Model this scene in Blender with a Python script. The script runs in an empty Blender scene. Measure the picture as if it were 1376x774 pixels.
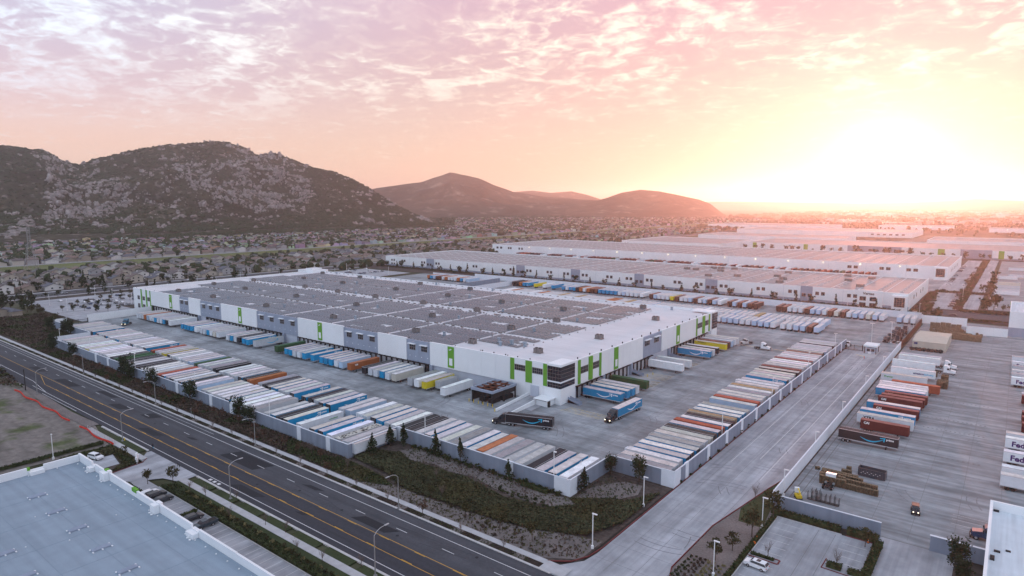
import bpy, math, random
from mathutils import Vector, Matrix
from mathutils import noise as mnoise
random.seed(7)
S = bpy.context.scene
R = math.radians
# ------------------------------------------------------------------ camera
CAM = (0.0, 0.0, 74.0)
cd = bpy.data.cameras.new('camera'); cam = bpy.data.objects.new('camera', cd)
S.collection.objects.link(cam); S.camera = cam
cam.location = CAM
cam.rotation_euler = (R(90 - 7.42), 0, R(128 - 90))
cd.sensor_width = 36.0; cd.lens = 36.0 * 868 / 1376
cd.clip_start = 0.5; cd.clip_end = 60000
S.view_settings.view_transform = 'Standard'; S.view_settings.look = 'None'
S.view_settings.exposure = 0.30; S.view_settings.gamma = 1
S.cycles.use_denoising = True
S.cycles.volume_bounces = 1
S.cycles.max_bounces = 6
S.cycles.sample_clamp_indirect = 6
# ------------------------------------------------------------------ sun + sky
SUN_AZ, SUN_EL = 98.4, 2.3
sdir = Vector((math.cos(R(SUN_AZ)) * math.cos(R(SUN_EL)), math.sin(R(SUN_AZ)) * math.cos(R(SUN_EL)), math.sin(R(SUN_EL))))
ld = bpy.data.lights.new('sun', 'SUN'); ld.energy = 4.0; ld.angle = R(0.5); ld.color = (1.0, 0.37, 0.24)
lo = bpy.data.objects.new('sun', ld); S.collection.objects.link(lo)
lo.rotation_euler = (-sdir).to_track_quat('-Z', 'Y').to_euler()
W = bpy.data.worlds.new("World"); S.world = W; W.use_nodes = True
nt = W.node_tree; nt.nodes.clear()
def N(t, **k):
    n = nt.nodes.new(t)
    for a, b in k.items(): setattr(n, a, b)
    return n
def lk(a, b): nt.links.new(a, b)
def M(op, *a, clamp=False):
    n = N('ShaderNodeMath', operation=op); n.use_clamp = clamp
    for i, v in enumerate(a):
        if hasattr(v, 'links'): lk(v, n.inputs[i])
        else: n.inputs[i].default_value = v
    return n.outputs[0]
def ss(v, a, b):
    n = N('ShaderNodeMapRange', interpolation_type='SMOOTHSTEP')
    lk(v, n.inputs[0]); n.inputs[1].default_value = a; n.inputs[2].default_value = b
    return n.outputs[0]
def ramp(v, stops):
    n = N('ShaderNodeValToRGB'); e = n.color_ramp.elements
    while len(e) < len(stops): e.new(0.5)
    for el, (p, c) in zip(e, stops): el.position = p; el.color = (*c, 1)
    lk(v, n.inputs[0]); return n.outputs[0]
def mixc(f, a, b, bt='MIX'):
    n = N('ShaderNodeMix', data_type='RGBA', blend_type=bt)
    for s, v in ((n.inputs[0], f), (n.inputs[6], a), (n.inputs[7], b)):
        if hasattr(v, 'links'): lk(v, s)
        else: s.default_value = v if isinstance(v, float) else (*v, 1)
    return n.outputs[2]
def dotp(a, vec):
    n = N('ShaderNodeVectorMath', operation='DOT_PRODUCT'); lk(a, n.inputs[0]); n.inputs[1].default_value = vec
    return n.outputs['Value']
tc = N('ShaderNodeTexCoord'); D = tc.outputs['Generated']
sp = N('ShaderNodeSeparateXYZ'); lk(D, sp.inputs[0]); X, Y, Z = sp.outputs
e = M('MAXIMUM', Z, 0.0)
hl = M('SQRT', M('ADD', M('ADD', M('MULTIPLY', X, X), M('MULTIPLY', Y, Y)), 1e-6))
az = M('DIVIDE', dotp(D, (math.cos(R(SUN_AZ)), math.sin(R(SUN_AZ)), 0)), hl)
K = .86
def kk(st): return [(p, tuple(v*K for v in c)) for p, c in st]
away = ramp(e, kk([(0, (1.0, .70, .54)), (.08, (.97, .67, .58)), (.15, (.82, .65, .71)), (.25, (.72, .73, .87)), (.42, (.66, .76, .96)), (1, (.56, .66, .92))]))
near = ramp(e, kk([(0, (.92, .62, .44)), (.08, (.86, .62, .49)), (.17, (.84, .60, .54)), (.28, (.84, .56, .60)), (.45, (.76, .57, .68)), (1, (.56, .66, .92))]))
back = ramp(e, kk([(0, (.80, .86, 1.04)), (.12, (.78, .93, 1.20)), (.35, (.74, .91, 1.24)), (.7, (.66, .80, 1.08)), (1, (.58, .70, .96))]))
base = mixc(ss(az, .35, 1.0), away, near)
base = mixc(ss(az, .3, -.6), base, back)
# altocumulus deck, laid out on a plane high above the ground
dn = M('ADD', e, .16)
cv = N('ShaderNodeCombineXYZ'); lk(M('DIVIDE', X, dn), cv.inputs[0]); lk(M('DIVIDE', Y, dn), cv.inputs[1])
def noi(scale, det, rough, dist, off=(0, 0, 0), src=None):
    mp = N('ShaderNodeMapping'); lk(src or cv.outputs[0], mp.inputs[0]); mp.inputs['Location'].default_value = off
    n = N('ShaderNodeTexNoise'); lk(mp.outputs[0], n.inputs['Vector'])
    n.inputs['Scale'].default_value = scale; n.inputs['Detail'].default_value = det
    n.inputs['Roughness'].default_value = rough; n.inputs['Distortion'].default_value = dist
    return n.outputs['Fac']
fine = noi(13.0, 8, .58, .6, (1.7, 2.9, 7.1)); mid = noi(4.3, 6, .60, .8, (3.3, 9.1, 4.4)); big = noi(.9, 5, .55, .8, (17.3, 5.7, 2.2))
gap = M('ADD', M('MULTIPLY', fine, .52), M('ADD', M('MULTIPLY', mid, .70), M('MULTIPLY', big, .52)))
lift = M('MULTIPLY', ss(az, .95, .2), .10)      # thinner deck away from the sun
gapm = M('POWER', ss(M('ADD', gap, lift), .83, 1.07), 1.35)
fade = ss(e, .085, .23)
dark = M('MULTIPLY', ss(M('ADD', M('MULTIPLY', mid, .5), M('MULTIPLY', fine, .5)), .56, .42), fade)
col = mixc(M('MULTIPLY', dark, .65), base, mixc(1.0, base, (.86, .80, .90), 'MULTIPLY'))
bright = mixc(ss(az, .3, .95), (.86, .97, 1.12), (1.04, .96, .80))
col = mixc(M('MULTIPLY', M('MULTIPLY', gapm, fade), .95), col, bright)
wisp = M('MULTIPLY', M('MULTIPLY', ss(fine, .55, .70), ss(e, .03, .08)), .22)
col = mixc(wisp, col, bright)
# glow of the low sun behind thin cloud
sd = M('MAXIMUM', dotp(D, tuple(sdir)), 0.0)
g1 = M('MULTIPLY', M('POWER', sd, 900.0), 1.8); g2 = M('MULTIPLY', M('POWER', sd, 120.0), .22); g3 = M('MULTIPLY', M('POWER', sd, 24.0), .02)
def scl(c, f):
    n = N('ShaderNodeVectorMath', operation='SCALE'); n.inputs[0].default_value = c; lk(f, n.inputs['Scale']); return n.outputs[0]
def addc(a, b):
    n = N('ShaderNodeVectorMath', operation='ADD'); lk(a, n.inputs[0]); lk(b, n.inputs[1]); return n.outputs[0]
col = addc(addc(addc(col, scl((1, .92, .66), g1)), scl((1, .84, .60), g2)), scl((1, .66, .35), g3))
sky = N('ShaderNodeTexSky', sky_type='NISHITA'); sky.sun_disc = False
sky.sun_elevation = R(SUN_EL); sky.sun_rotation = R(90 - SUN_AZ)
bg1 = N('ShaderNodeBackground'); lk(sky.outputs[0], bg1.inputs[0]); bg1.inputs[1].default_value = .012
bg2 = N('ShaderNodeBackground'); lk(col, bg2.inputs[0]); bg2.inputs[1].default_value = .92
ad = N('ShaderNodeAddShader'); lk(bg1.outputs[0], ad.inputs[0]); lk(bg2.outputs[0], ad.inputs[1])
wo = N('ShaderNodeOutputWorld'); lk(ad.outputs[0], wo.inputs[0])
W.cycles.sampling_method = 'MANUAL'; W.cycles.sample_map_resolution = 1024
# ------------------------------------------------------------------ helpers
C = S.collection
def tag(o, label=None, cat=None, group=None, kind=None):
    if label: o['label'] = label
    if cat: o['category'] = cat
    if group: o['group'] = group
    if kind: o['kind'] = kind
    return o
def empty(name, loc, rz=0, **k):
    o = bpy.data.objects.new(name, None); C.objects.link(o); o.location = loc; o.rotation_euler = (0, 0, rz)
    o.empty_display_size = .5
    return tag(o, **k)
class MB:
    def __init__(s): s.v = []; s.f = []; s.m = []; s.c = None
    def quad(s, a, b, c, d, m=0):
        i = len(s.v); s.v += [a, b, c, d]; s.f.append((i, i+1, i+2, i+3)); s.m.append(m)
    def tri(s, a, b, c, m=0):
        i = len(s.v); s.v += [a, b, c]; s.f.append((i, i+1, i+2)); s.m.append(m)
    def box(s, x0, y0, z0, x1, y1, z1, m=0, mt=None, bottom=True):
        i = len(s.v)
        s.v += [(x0, y0, z0), (x1, y0, z0), (x1, y1, z0), (x0, y1, z0), (x0, y0, z1), (x1, y0, z1), (x1, y1, z1), (x0, y1, z1)]
        F = [(0, 1, 5, 4), (1, 2, 6, 5), (2, 3, 7, 6), (3, 0, 4, 7), (4, 5, 6, 7)] + ([(3, 2, 1, 0)] if bottom else [])
        for k, q in enumerate(F):
            s.f.append(tuple(i+j for j in q)); s.m.append(mt if (mt is not None and k == 4) else m)
    def prism(s, poly, z0, z1, m=0, mt=None):
        n = len(poly); i = len(s.v)
        s.v += [(x, y, z0) for x, y in poly] + [(x, y, z1) for x, y in poly]
        for k in range(n):
            j = (k+1) % n; s.f.append((i+k, i+j, i+n+j, i+n+k)); s.m.append(m)
        s.f.append(tuple(range(i+n, i+2*n))); s.m.append(m if mt is None else mt)
        s.f.append(tuple(range(i+n-1, i-1, -1))); s.m.append(m)
    def side(s, prof, x0, x1, m=0):            # profile in (y,z), extruded along x
        n = len(prof); i = len(s.v)
        s.v += [(x0, y, z) for y, z in prof] + [(x1, y, z) for y, z in prof]
        for k in range(n):
            j = (k+1) % n; s.f.append((i+k, i+j, i+n+j, i+n+k)); s.m.append(m)
        s.f.append(tuple(range(i+n, i+2*n))); s.m.append(m)
        s.f.append(tuple(range(i+n-1, i-1, -1))); s.m.append(m)
    def tube(s, p0, p1, r0, r1=None, n=6, m=0, cap=True):
        r1 = r0 if r1 is None else r1
        p0 = Vector(p0); p1 = Vector(p1); d = (p1-p0)
        if d.length < 1e-6: return
        d.normalize(); u = d.orthogonal().normalized(); w = d.cross(u); i = len(s.v)
        for p, r in ((p0, r0), (p1, r1)):
            for k in range(n):
                a = 2*math.pi*k/n; s.v.append(tuple(p + u*(r*math.cos(a)) + w*(r*math.sin(a))))
        for k in range(n):
            j = (k+1) % n; s.f.append((i+k, i+j, i+n+j, i+n+k)); s.m.append(m)
        if cap:
            s.f.append(tuple(range(i+n, i+2*n))); s.m.append(m); s.f.append(tuple(range(i+n-1, i-1, -1))); s.m.append(m)
    def ico(s, c, rx, ry, rz, m=0, jit=.0, rnd=random):
        i = len(s.v); t = 1.618
        P = [(-1, t, 0), (1, t, 0), (-1, -t, 0), (1, -t, 0), (0, -1, t), (0, 1, t), (0, -1, -t), (0, 1, -t), (t, 0, -1), (t, 0, 1), (-t, 0, -1), (-t, 0, 1)]
        for x, y, z in P:
            k = (1 + rnd.uniform(-jit, jit)) / 1.902
            s.v.append((c[0]+x*rx*k, c[1]+y*ry*k, c[2]+z*rz*k))
        for q in ((0,11,5),(0,5,1),(0,1,7),(0,7,10),(0,10,11),(1,5,9),(5,11,4),(11,10,2),(10,7,6),(7,1,8),(3,9,4),(3,4,2),(3,2,6),(3,6,8),(3,8,9),(4,9,5),(2,4,11),(6,2,10),(8,6,7),(9,8,1)):
            s.f.append(tuple(i+j for j in q)); s.m.append(m)
    def grid(s, nx, ny, fn, m=0):
        i = len(s.v)
        for b in range(ny+1):
            for a in range(nx+1): s.v.append(fn(a/nx, b/ny))
        for b in range(ny):
            for a in range(nx):
                k = i + b*(nx+1) + a; s.f.append((k, k+1, k+nx+2, k+nx+1)); s.m.append(m)
    def mesh(s, name, mats, smooth=False):
        me = bpy.data.meshes.new(name); me.from_pydata(s.v, [], s.f)
        for mt in (mats if isinstance(mats, (list, tuple)) else [mats]): me.materials.append(mt)
        if any(s.m): me.polygons.foreach_set('material_index', s.m)
        if smooth: me.polygons.foreach_set('use_smooth', [True]*len(me.polygons))
        if s.c:
            a = me.color_attributes.new('col', 'FLOAT_COLOR', 'CORNER'); buf = []
            for f, c in zip(s.f, s.c): buf += [c[0], c[1], c[2], 1.0]*len(f)
            a.data.foreach_set('color', buf)
        me.update(); return me
    def build(s, name, mats, parent=None, loc=None, smooth=False, **k):
        return put(name, s.mesh(name, mats, smooth), parent, loc, **k)
def put(name, me, parent=None, loc=None, rz=0, color=None, **k):
    o = bpy.data.objects.new(name, me); C.objects.link(o)
    if parent is not None: o.parent = parent
    if loc is not None: o.location = loc
    if rz: o.rotation_euler = (0, 0, rz)
    if color: o.color = (*color, 1)
    return tag(o, **k)
def copy_tree(o, parent=None):
    c = o.copy(); C.objects.link(c); c.parent = parent
    for ch in o.children: copy_tree(ch, c)
    return c
# ------------------------------------------------------------------ materials
def mat(name, col=(.5, .5, .5), rough=.8, spec=.12, metal=0.0, var=.0, vscale=1.0, var2=.0, v2scale=.1, col2=None, c2scale=.2, c2=(.45, .6),
        src='color', bump=0.0, bscale=5.0, emit=None, estr=0, stretch=None, streak=None, alpha=None, vdet=4):
    m = bpy.data.materials.new(name); m.use_nodes = True; t = m.node_tree
    b = t.nodes['Principled BSDF']; b.inputs['Roughness'].default_value = rough
    b.inputs['Specular IOR Level'].default_value = spec; b.inputs['Metallic'].default_value = metal
    L = t.links.new
    co = t.nodes.new('ShaderNodeNewGeometry').outputs['Position']
    if stretch:
        mp = t.nodes.new('ShaderNodeMapping'); mp.inputs['Scale'].default_value = stretch; L(co, mp.inputs[0]); co = mp.outputs[0]
    if src == 'obj':
        oi = t.nodes.new('ShaderNodeObjectInfo'); c = oi.outputs['Color']
    elif src == 'attr':
        at = t.nodes.new('ShaderNodeVertexColor'); at.layer_name = 'col'; c = at.outputs['Color']
    else:
        rg = t.nodes.new('ShaderNodeRGB'); rg.outputs[0].default_value = (*col, 1); c = rg.outputs[0]
    def nz(sc, d=4, cc=None):
        n = t.nodes.new('ShaderNodeTexNoise'); n.inputs['Scale'].default_value = sc; n.inputs['Detail'].default_value = d
        L(cc or co, n.inputs['Vector']); return n.outputs['Fac']
    def mul(cc, f, lo, hi, a=.3, z=.7):
        mr = t.nodes.new('ShaderNodeMapRange'); L(f, mr.inputs[0]); mr.inputs[1].default_value = a; mr.inputs[2].default_value = z
        mr.inputs[3].default_value = lo; mr.inputs[4].default_value = hi
        v = t.nodes.new('ShaderNodeVectorMath'); v.operation = 'SCALE'; L(cc, v.inputs[0]); L(mr.outputs[0], v.inputs['Scale']); return v.outputs[0]
    if col2:
        mr = t.nodes.new('ShaderNodeMapRange'); mr.interpolation_type = 'SMOOTHSTEP'; L(nz(c2scale, 6), mr.inputs[0]); mr.inputs[1].default_value = c2[0]; mr.inputs[2].default_value = c2[1]
        mx = t.nodes.new('ShaderNodeMix'); mx.data_type = 'RGBA'; L(mr.outputs[0], mx.inputs[0]); L(c, mx.inputs[6]); mx.inputs[7].default_value = (*col2, 1); c = mx.outputs[2]
    if var: c = mul(c, nz(vscale, vdet), 1-var, 1+var)
    if var2: c = mul(c, nz(v2scale, 5), 1-var2, 1+var2)
    if streak:      # tyre and water streaks, stretched along one axis
        for sc, amt in streak:
            mp = t.nodes.new('ShaderNodeMapping'); mp.inputs['Scale'].default_value = sc
            L(t.nodes.new('ShaderNodeNewGeometry').outputs['Position'], mp.inputs[0])
            c = mul(c, nz(1.0, 5, mp.outputs[0]), 1-amt, 1+amt*.55, .34, .62)
    L(c, b.inputs['Base Color'])
    if bump:
        bp = t.nodes.new('ShaderNodeBump'); bp.inputs['Strength'].default_value = bump; bp.inputs['Distance'].default_value = .05
        L(nz(bscale, 3), bp.inputs['Height']); L(bp.outputs[0], b.inputs['Normal'])
    if emit:
        b.inputs['Emission Color'].default_value = (*emit, 1); b.inputs['Emission Strength'].default_value = estr
    return m
m_ground = mat('ground', (.062, .054, .048), .95, var=.35, vscale=.012, col2=(.07, .075, .04), c2scale=.004, var2=.3, v2scale=.08)
m_conc = mat('concrete_yard', (.275, .295, .312), .85, .14, var=.12, vscale=.35, var2=.14, v2scale=.035, streak=[((.02, .16, 1), .22), ((.16, .015, 1), .18), ((.25, .7, 1), .12), ((.07, .07, 1), .20), ((.02, 1.1, 1), .10)])
m_concR = mat('concrete_right_yard', (.275, .29, .305), .85, .14, var=.08, vscale=.4, streak=[((.022, .22, 1), .28), ((.05, .6, 1), .22), ((.1, .1, 1), .14)])
m_drive = mat('concrete_drive', (.35, .36, .385), .85, .14, var=.08, vscale=.4, streak=[((.25, .02, 1), .20), ((.05, .05, 1), .12), ((1.0, .02, 1), .12), ((.15, .15, 1), .12)])
m_walk = mat('sidewalk', (.43, .43, .44), .85, var=.10, vscale=.6)
m_kerb = mat('kerb', (.50, .49, .48), .85, var=.12, vscale=.8)
m_redkerb = mat('red_kerb', (.17, .045, .045), .8, var=.2, vscale=.8)
m_asph = mat('asphalt', (.072, .074, .084), .9, .16, var=.10, vscale=1.5, var2=.12, v2scale=.12, streak=[((.01, .5, 1), .16)])
m_asph2 = mat('asphalt_new', (.050, .051, .060), .9, .16, var=.1, vscale=1.2, streak=[((.01, .6, 1), .12)])
m_patch = mat('asphalt_patch', (.030, .031, .036), .85, var=.1, vscale=2)
m_white = mat('road_white', (.62, .62, .62), .7, var=.12, vscale=1.5)
m_yellow = mat('road_yellow', (.62, .34, .05), .7, var=.15, vscale=1.2)
m_yfade = mat('faded_yellow', (.55, .42, .18), .8, var=.2, vscale=.8, col2=(.40, .36, .28), c2scale=.6)
m_mark = mat('tyre_rubber_on_concrete', (.20, .20, .215), .9, .1, var=.2, vscale=.8)
m_joint = mat('joint', (.17, .165, .165), .9)
m_soil = mat('mulch_soil', (.075, .060, .053), .95, var=.4, vscale=.9, var2=.25, v2scale=.15, bump=.6, bscale=3)
m_pit = mat('dark_mulch', (.040, .032, .028), .95, .03, var=.3, vscale=2)
m_sand = mat('decomposed_granite', (.165, .145, .138), .95, var=.22, vscale=2.2, var2=.2, v2scale=.12)
m_grassdark = mat('groundcover', (.058, .060, .032), .95, var=.35, vscale=1.2, var2=.3, v2scale=.15, bump=1, bscale=4)
m_turf = mat('dark_turf', (.042, .055, .025), .95, var=.2, vscale=2, var2=.2, v2scale=.2)
m_dirt = mat('bare_dirt', (.19, .168, .152), .95, var=.22, vscale=.5, col2=(.085, .10, .045), c2scale=.07, c2=(.52, .66), streak=[((.06, .3, 1), .22)])
m_levee = mat('levee_grass', (.10, .125, .042), .95, var=.15, vscale=.05, var2=.2, v2scale=.012)
m_wallW = mat('white_panel', (.80, .81, .82), .7, var=.02, vscale=.3, var2=.04, v2scale=.06)
m_wallG = mat('grey_panel', (.30, .34, .42), .75, var=.04, vscale=.3, streak=[((.5, .5, .05), .05)])
m_wallB = mat('lower_panel', (.50, .53, .60), .75, var=.04, vscale=.3, streak=[((.3, .3, .05), .06)])
m_screen = mat('screen_wall', (.24, .275, .34), .85, var=.05, vscale=.4, streak=[((.6, .6, .05), .10)])
m_pilas = mat('screen_pilaster', (.72, .75, .80), .8, var=.04, vscale=.5)
m_green = mat('lime_green', (.13, .34, .04), .6, var=.04, vscale=.5)
m_glass = mat('dark_glass', (.014, .016, .026), .12, .6, var=.5, vscale=.5)
m_mull = mat('mullion', (.30, .28, .26), .6)
m_dark = mat('dark_steel', (.03, .028, .028), .6)
m_rust = mat('rust_steel', (.14, .05, .032), .8, var=.3, vscale=2)
m_roofW = mat('white_roof', (.62, .62, .64), .85, .15, var=.03, vscale=.15, var2=.06, v2scale=.04, streak=[((.04, .4, 1), .05)])
m_roofG = mat('grey_roof', (.30, .295, .30), .8, var=.06, vscale=.08, var2=.06, v2scale=.02, streak=[((.1, .008, 1), .10)])
m_roofB = mat('blue_grey_roof', (.265, .325, .385), .8, .2, var=.05, vscale=.3, streak=[((.03, .5, 1), .10), ((.3, .03, 1), .03)])
m_roofR = mat('pale_membrane_roof', (.60, .65, .69), .8, .2, var=.05, vscale=.4, streak=[((1.2, .05, 1), .10)])
m_solar = mat('solar_panel', (.10, .13, .165), .25, .5, var=.15, vscale=.35, vdet=2)
m_alu = mat('aluminium', (.55, .55, .57), .45, .5, metal=.4)
m_hvac = mat('hvac_metal', (.20, .18, .175), .7, var=.2, vscale=2)
m_hvac2 = mat('seam', (.225, .285, .345), .8)
m_fan = mat('fan_metal', (.30, .36, .42), .5, var=.2, vscale=2)
m_paint = mat('vehicle_paint', rough=.35, spec=.5, src='obj', var=.03, vscale=.5)
m_flatp = mat('panel_paint', rough=.7, spec=.2, src='obj', var=.05, vscale=.7, streak=[((.8, .8, .6), .04)])
m_rooft = mat('trailer_roof', rough=.8, spec=.12, src='obj', var=.08, vscale=1.6, streak=[((.35, .35, 1), .15), ((1.5, 1.5, 1), .08)])
m_attr = mat('stuff_paint', rough=.7, src='attr', var=.05, vscale=.6)
m_tyre = mat('tyre', (.018, .018, .018), .85)
m_hub = mat('hub', (.45, .45, .47), .4, .5, metal=.5)
m_plastic = mat('black_plastic', (.022, .022, .024), .6)
m_silver = mat('silver_metal', (.45, .45, .46), .45, .5, metal=.3)
m_bark = mat('bark', (.085, .062, .048), .95, var=.3, vscale=3)
m_leafD = mat('pine_leaf', (.034, .048, .024), .9, .04, var=.55, vscale=.9)
m_leafO = mat('olive_leaf', (.068, .062, .030), .9, .04, var=.45, vscale=.9)
m_leafR = mat('reddish_leaf', (.10, .055, .038), .9, .04, var=.4, vscale=.9)
m_leafG = mat('shrub_leaf', (.045, .055, .024), .9, .04, var=.5, vscale=1.1)
m_leafB = mat('brown_shrub_leaf', (.080, .058, .046), .9, .04, var=.45, vscale=1.0)
m_leafY = mat('pale_tuft', (.23, .20, .10), .9, .04, var=.3, vscale=1.0)
m_twig = mat('bare_twigs', (.15, .115, .10), .9, var=.3, vscale=3)
m_pole = mat('pole_white', (.78, .78, .78), .5)
m_poleg = mat('pole_grey', (.30, .30, .30), .6, metal=.3)
m_red = mat('red_plastic', (.62, .045, .03), .6, var=.15, vscale=2)
m_orange = mat('orange_plastic', (.80, .16, .02), .6)
m_yel = mat('yellow_paint', (.70, .50, .04), .6)
m_wood = mat('pallet_wood', (.17, .125, .08), .9, var=.35, vscale=1.6)
m_tan = mat('tan_cloth', (.50, .46, .39), .85, var=.06, vscale=.4)
m_lamp = mat('lit_headlamp', (.9, .85, .7), .3, emit=(1, .86, .62), estr=2.2)
m_flood = mat('lit_wall_lamp', (.9, .85, .7), .3, emit=(1, .80, .45), estr=5)
m_skin = mat('skin', (.35, .2, .14), .7)
m_cloth = mat('dark_cloth', (.03, .035, .05), .9)
m_shingle = mat('roof_tiles', rough=.9, src='obj', var=.15, vscale=.5)
m_stucco = mat('stucco', rough=.9, src='obj', var=.05, vscale=.3)
m_rock = mat('granite', (.25, .22, .21), .9, var=.45, vscale=.12, var2=.2, v2scale=.02)
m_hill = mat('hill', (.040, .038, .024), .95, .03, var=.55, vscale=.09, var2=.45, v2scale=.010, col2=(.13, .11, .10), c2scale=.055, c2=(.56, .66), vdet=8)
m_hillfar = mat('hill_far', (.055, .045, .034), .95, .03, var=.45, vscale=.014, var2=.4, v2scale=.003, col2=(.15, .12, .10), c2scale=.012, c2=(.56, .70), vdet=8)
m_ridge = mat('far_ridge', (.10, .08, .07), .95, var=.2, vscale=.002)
FONT = bpy.data.curves.new('f', 'FONT').font
def text_mesh(txt, size, bold=.02, depth=.01, material=None):
    cu = bpy.data.curves.new('t', 'FONT'); cu.body = txt; cu.size = size; cu.extrude = depth; cu.offset = bold; cu.resolution_u = 2
    ob = bpy.data.objects.new('t', cu); C.objects.link(ob)
    dg = bpy.context.evaluated_depsgraph_get(); me = bpy.data.meshes.new_from_object(ob.evaluated_get(dg))
    bpy.data.objects.remove(ob); bpy.data.curves.remove(cu)
    if material: me.materials.clear(); me.materials.append(material)
    return me
# ------------------------------------------------------------------ ground, roads, pavements
def sheet(name, poly, z, m, thick=None):
    b = MB(); i = len(poly); b.v = [(x, y, z) for x, y in poly]; b.f = [tuple(range(i))]; b.m = [0]
    return b.build(name, m, kind='structure')
def rect(x0, y0, x1, y1): return [(x0, y0), (x1, y0), (x1, y1), (x0, y1)]
sheet('ground', rect(-11500, -800, 3000, 11500), -.30, m_ground)
# street
STX0, STX1 = -640, 60
sheet('street', rect(STX0, 80.2, STX1, 100.6), -.02, m_asph)
sheet('street_near_lane', rect(STX0, 80.2, STX1, 89.4), -.012, m_asph2)
b = MB()
def paint(b, x0, y0, x1, y1, z=.0): b.quad((x0, y0, z), (x1, y0, z), (x1, y1, z), (x0, y1, z))
paint(b, -314, 81.95, STX1, 82.12); paint(b, STX0, 84.4, -322, 84.58)
b.quad((-322, 84.4, 0), (-298, 81.95, 0), (-297.9, 82.12, 0), (-322, 84.58, 0))
paint(b, STX0, 97.55, STX1, 97.72); paint(b, STX0, 99.2, -200, 99.3)
x = -633
while x < STX1: paint(b, x, 94.1, x+3.6, 94.26); x += 14.6
paint(b, -298, 80.6, -262, 80.75)
for i in range(3): paint(b, -167.5+i*2.2, 80.7, -166.3+i*2.2, 81.5)
b.build('white_lane_marking', m_white, kind='structure')
b = MB()
for y in (85.65, 89.75):
    if y < 87:
        paint(b, -312, y, STX1, y+.13); b.quad((-330, 89.4, 0), (-312, y, 0), (-312, y+.13, 0), (-330, 89.55, 0))
    else: paint(b, STX0, y, STX1, y+.13)
    x = -300
    while x < STX1:
        paint(b, x, y + (.20 if y < 87 else -.20), x+3.2, y + (.33 if y < 87 else -.07)); x += 11.3
b.build('yellow_lane_marking', m_yellow, kind='structure')
b = MB()
for (x0, y0, x1, y1) in ((-318, 90.6, -300, 94), (-262, 91, -252, 94), (-182, 91.5, -164, 97), (-352, 91, -338, 94), (-133, 84.5, -130, 86), (-205, 92.5, -201, 93.6), (-145, 94.6, -139, 95.8), (-226, 86.5, -214, 88.8), (-285, 95, -270, 97), (-160, 82.5, -148, 84.6), (-120, 91, -108, 93.6), (-240, 93, -233, 96.8)):
    b.quad((x0, y0, -.006), (x1, y0, -.006), (x1+2.5, y1, -.006), (x0+2.5, y1, -.006))
b.build('asphalt_patch', m_patch, kind='structure')
for i in range(16):
    a = MB(); x_ = -330+i*17.5+random.uniform(-5, 5); y_ = random.choice((83.5, 92, 96.2, 87.3)); a.prism([(x_+.38*math.cos(k*.628), y_+.38*math.sin(k*.628)) for k in range(10)], -.011, .003); a.build('manhole_cover', m_patch, kind='structure')
random.seed(41); b = MB()
for i in range(34):     # sealed cracks
    x_ = random.uniform(-380, -60); y_ = random.uniform(81, 99)
    for k in range(random.randint(3, 7)):
        x2 = x_+random.uniform(1.2, 3.2); y2 = min(99.5, max(80.8, y_+random.uniform(-.45, .45))); b.quad((x_, y_, -.004), (x2, y2, -.004), (x2, y2+.07, -.004), (x_, y_+.07, -.004)); x_, y_ = x2, y2
b.build('crack_seal', m_patch, kind='structure')
b = MB()
for i in range(70):     # tyre arcs and drips on the yard slabs
    cx_, cy_ = random.choice(((random.uniform(-440, -140), random.uniform(153, 171)), (random.uniform(-122, -88), random.uniform(165, 345)), (random.uniform(-63, -48), random.uniform(120, 350)), (random.uniform(-18, 0), random.uniform(170, 400))))
    r_ = random.uniform(9, 22); a0 = random.uniform(0, 6.28); al = random.uniform(.25, .8)
    for o_ in (0, 2.1):
        for k in range(6):
            t0, t1 = a0+al*k/6, a0+al*(k+1)/6; ra, rb_ = r_+o_, r_+o_+.22
            q = [(cx_+ra*math.cos(t0)-r_*math.cos(a0), cy_+ra*math.sin(t0)-r_*math.sin(a0)), (cx_+ra*math.cos(t1)-r_*math.cos(a0), cy_+ra*math.sin(t1)-r_*math.sin(a0)), (cx_+rb_*math.cos(t1)-r_*math.cos(a0), cy_+rb_*math.sin(t1)-r_*math.sin(a0)), (cx_+rb_*math.cos(t0)-r_*math.cos(a0), cy_+rb_*math.sin(t0)-r_*math.sin(a0))]
            if all(-64 < p_[0] < -46 or -126 < p_[0] < -86 or (p_[0] < -130 and 151 < p_[1] < 176) or (-40 < p_[0] < 20 and p_[1] > 162) for p_ in q) and all(p_[1] > 122 for p_ in q): b.quad(*[(p_[0], p_[1], .0185) for p_ in q])
b.build('tyre_mark', m_mark, kind='structure')
# kerbs and sidewalks, far side then near side
b = MB(); b.box(STX0, 100.6, -.2, -69, 101.1, .13); b.build('kerb', m_kerb, kind='structure')
b = MB(); b.box(STX0, 102.9, -.2, -72, 104.5, .135)
b.quad((-72, 101.1, .136), (-66, 100.8, .136), (-66, 104.4, .136), (-72, 104.5, .136)); b.build('sidewalk', m_walk, kind='structure')
random.seed(3)
b = MB(); x = -420; g = MB()
while x < -76:
    L_ = random.uniform(5, 8.5); b.box(x, 101.12, -.1, x+L_, 102.88, .10); g.box(x+L_, 101.12, -.1, x+L_+2.99, 102.88, random.choice((.095, .12)))
    x = g.v[-1][0] if False else x + L_ + 3.0
b.build('verge_planter', m_pit, kind='structure'); g.build('verge_gravel', m_sand, kind='structure')
b = MB()
b.box(-202, 79.6, -.2, -237, 80.2, .13); b.box(-172, 79.6, -.2, STX1, 80.2, .13); b.box(-364, 83.2, -.2, -640, 83.8, .13)
b.build('near_kerb', m_kerb, kind='structure')
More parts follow.
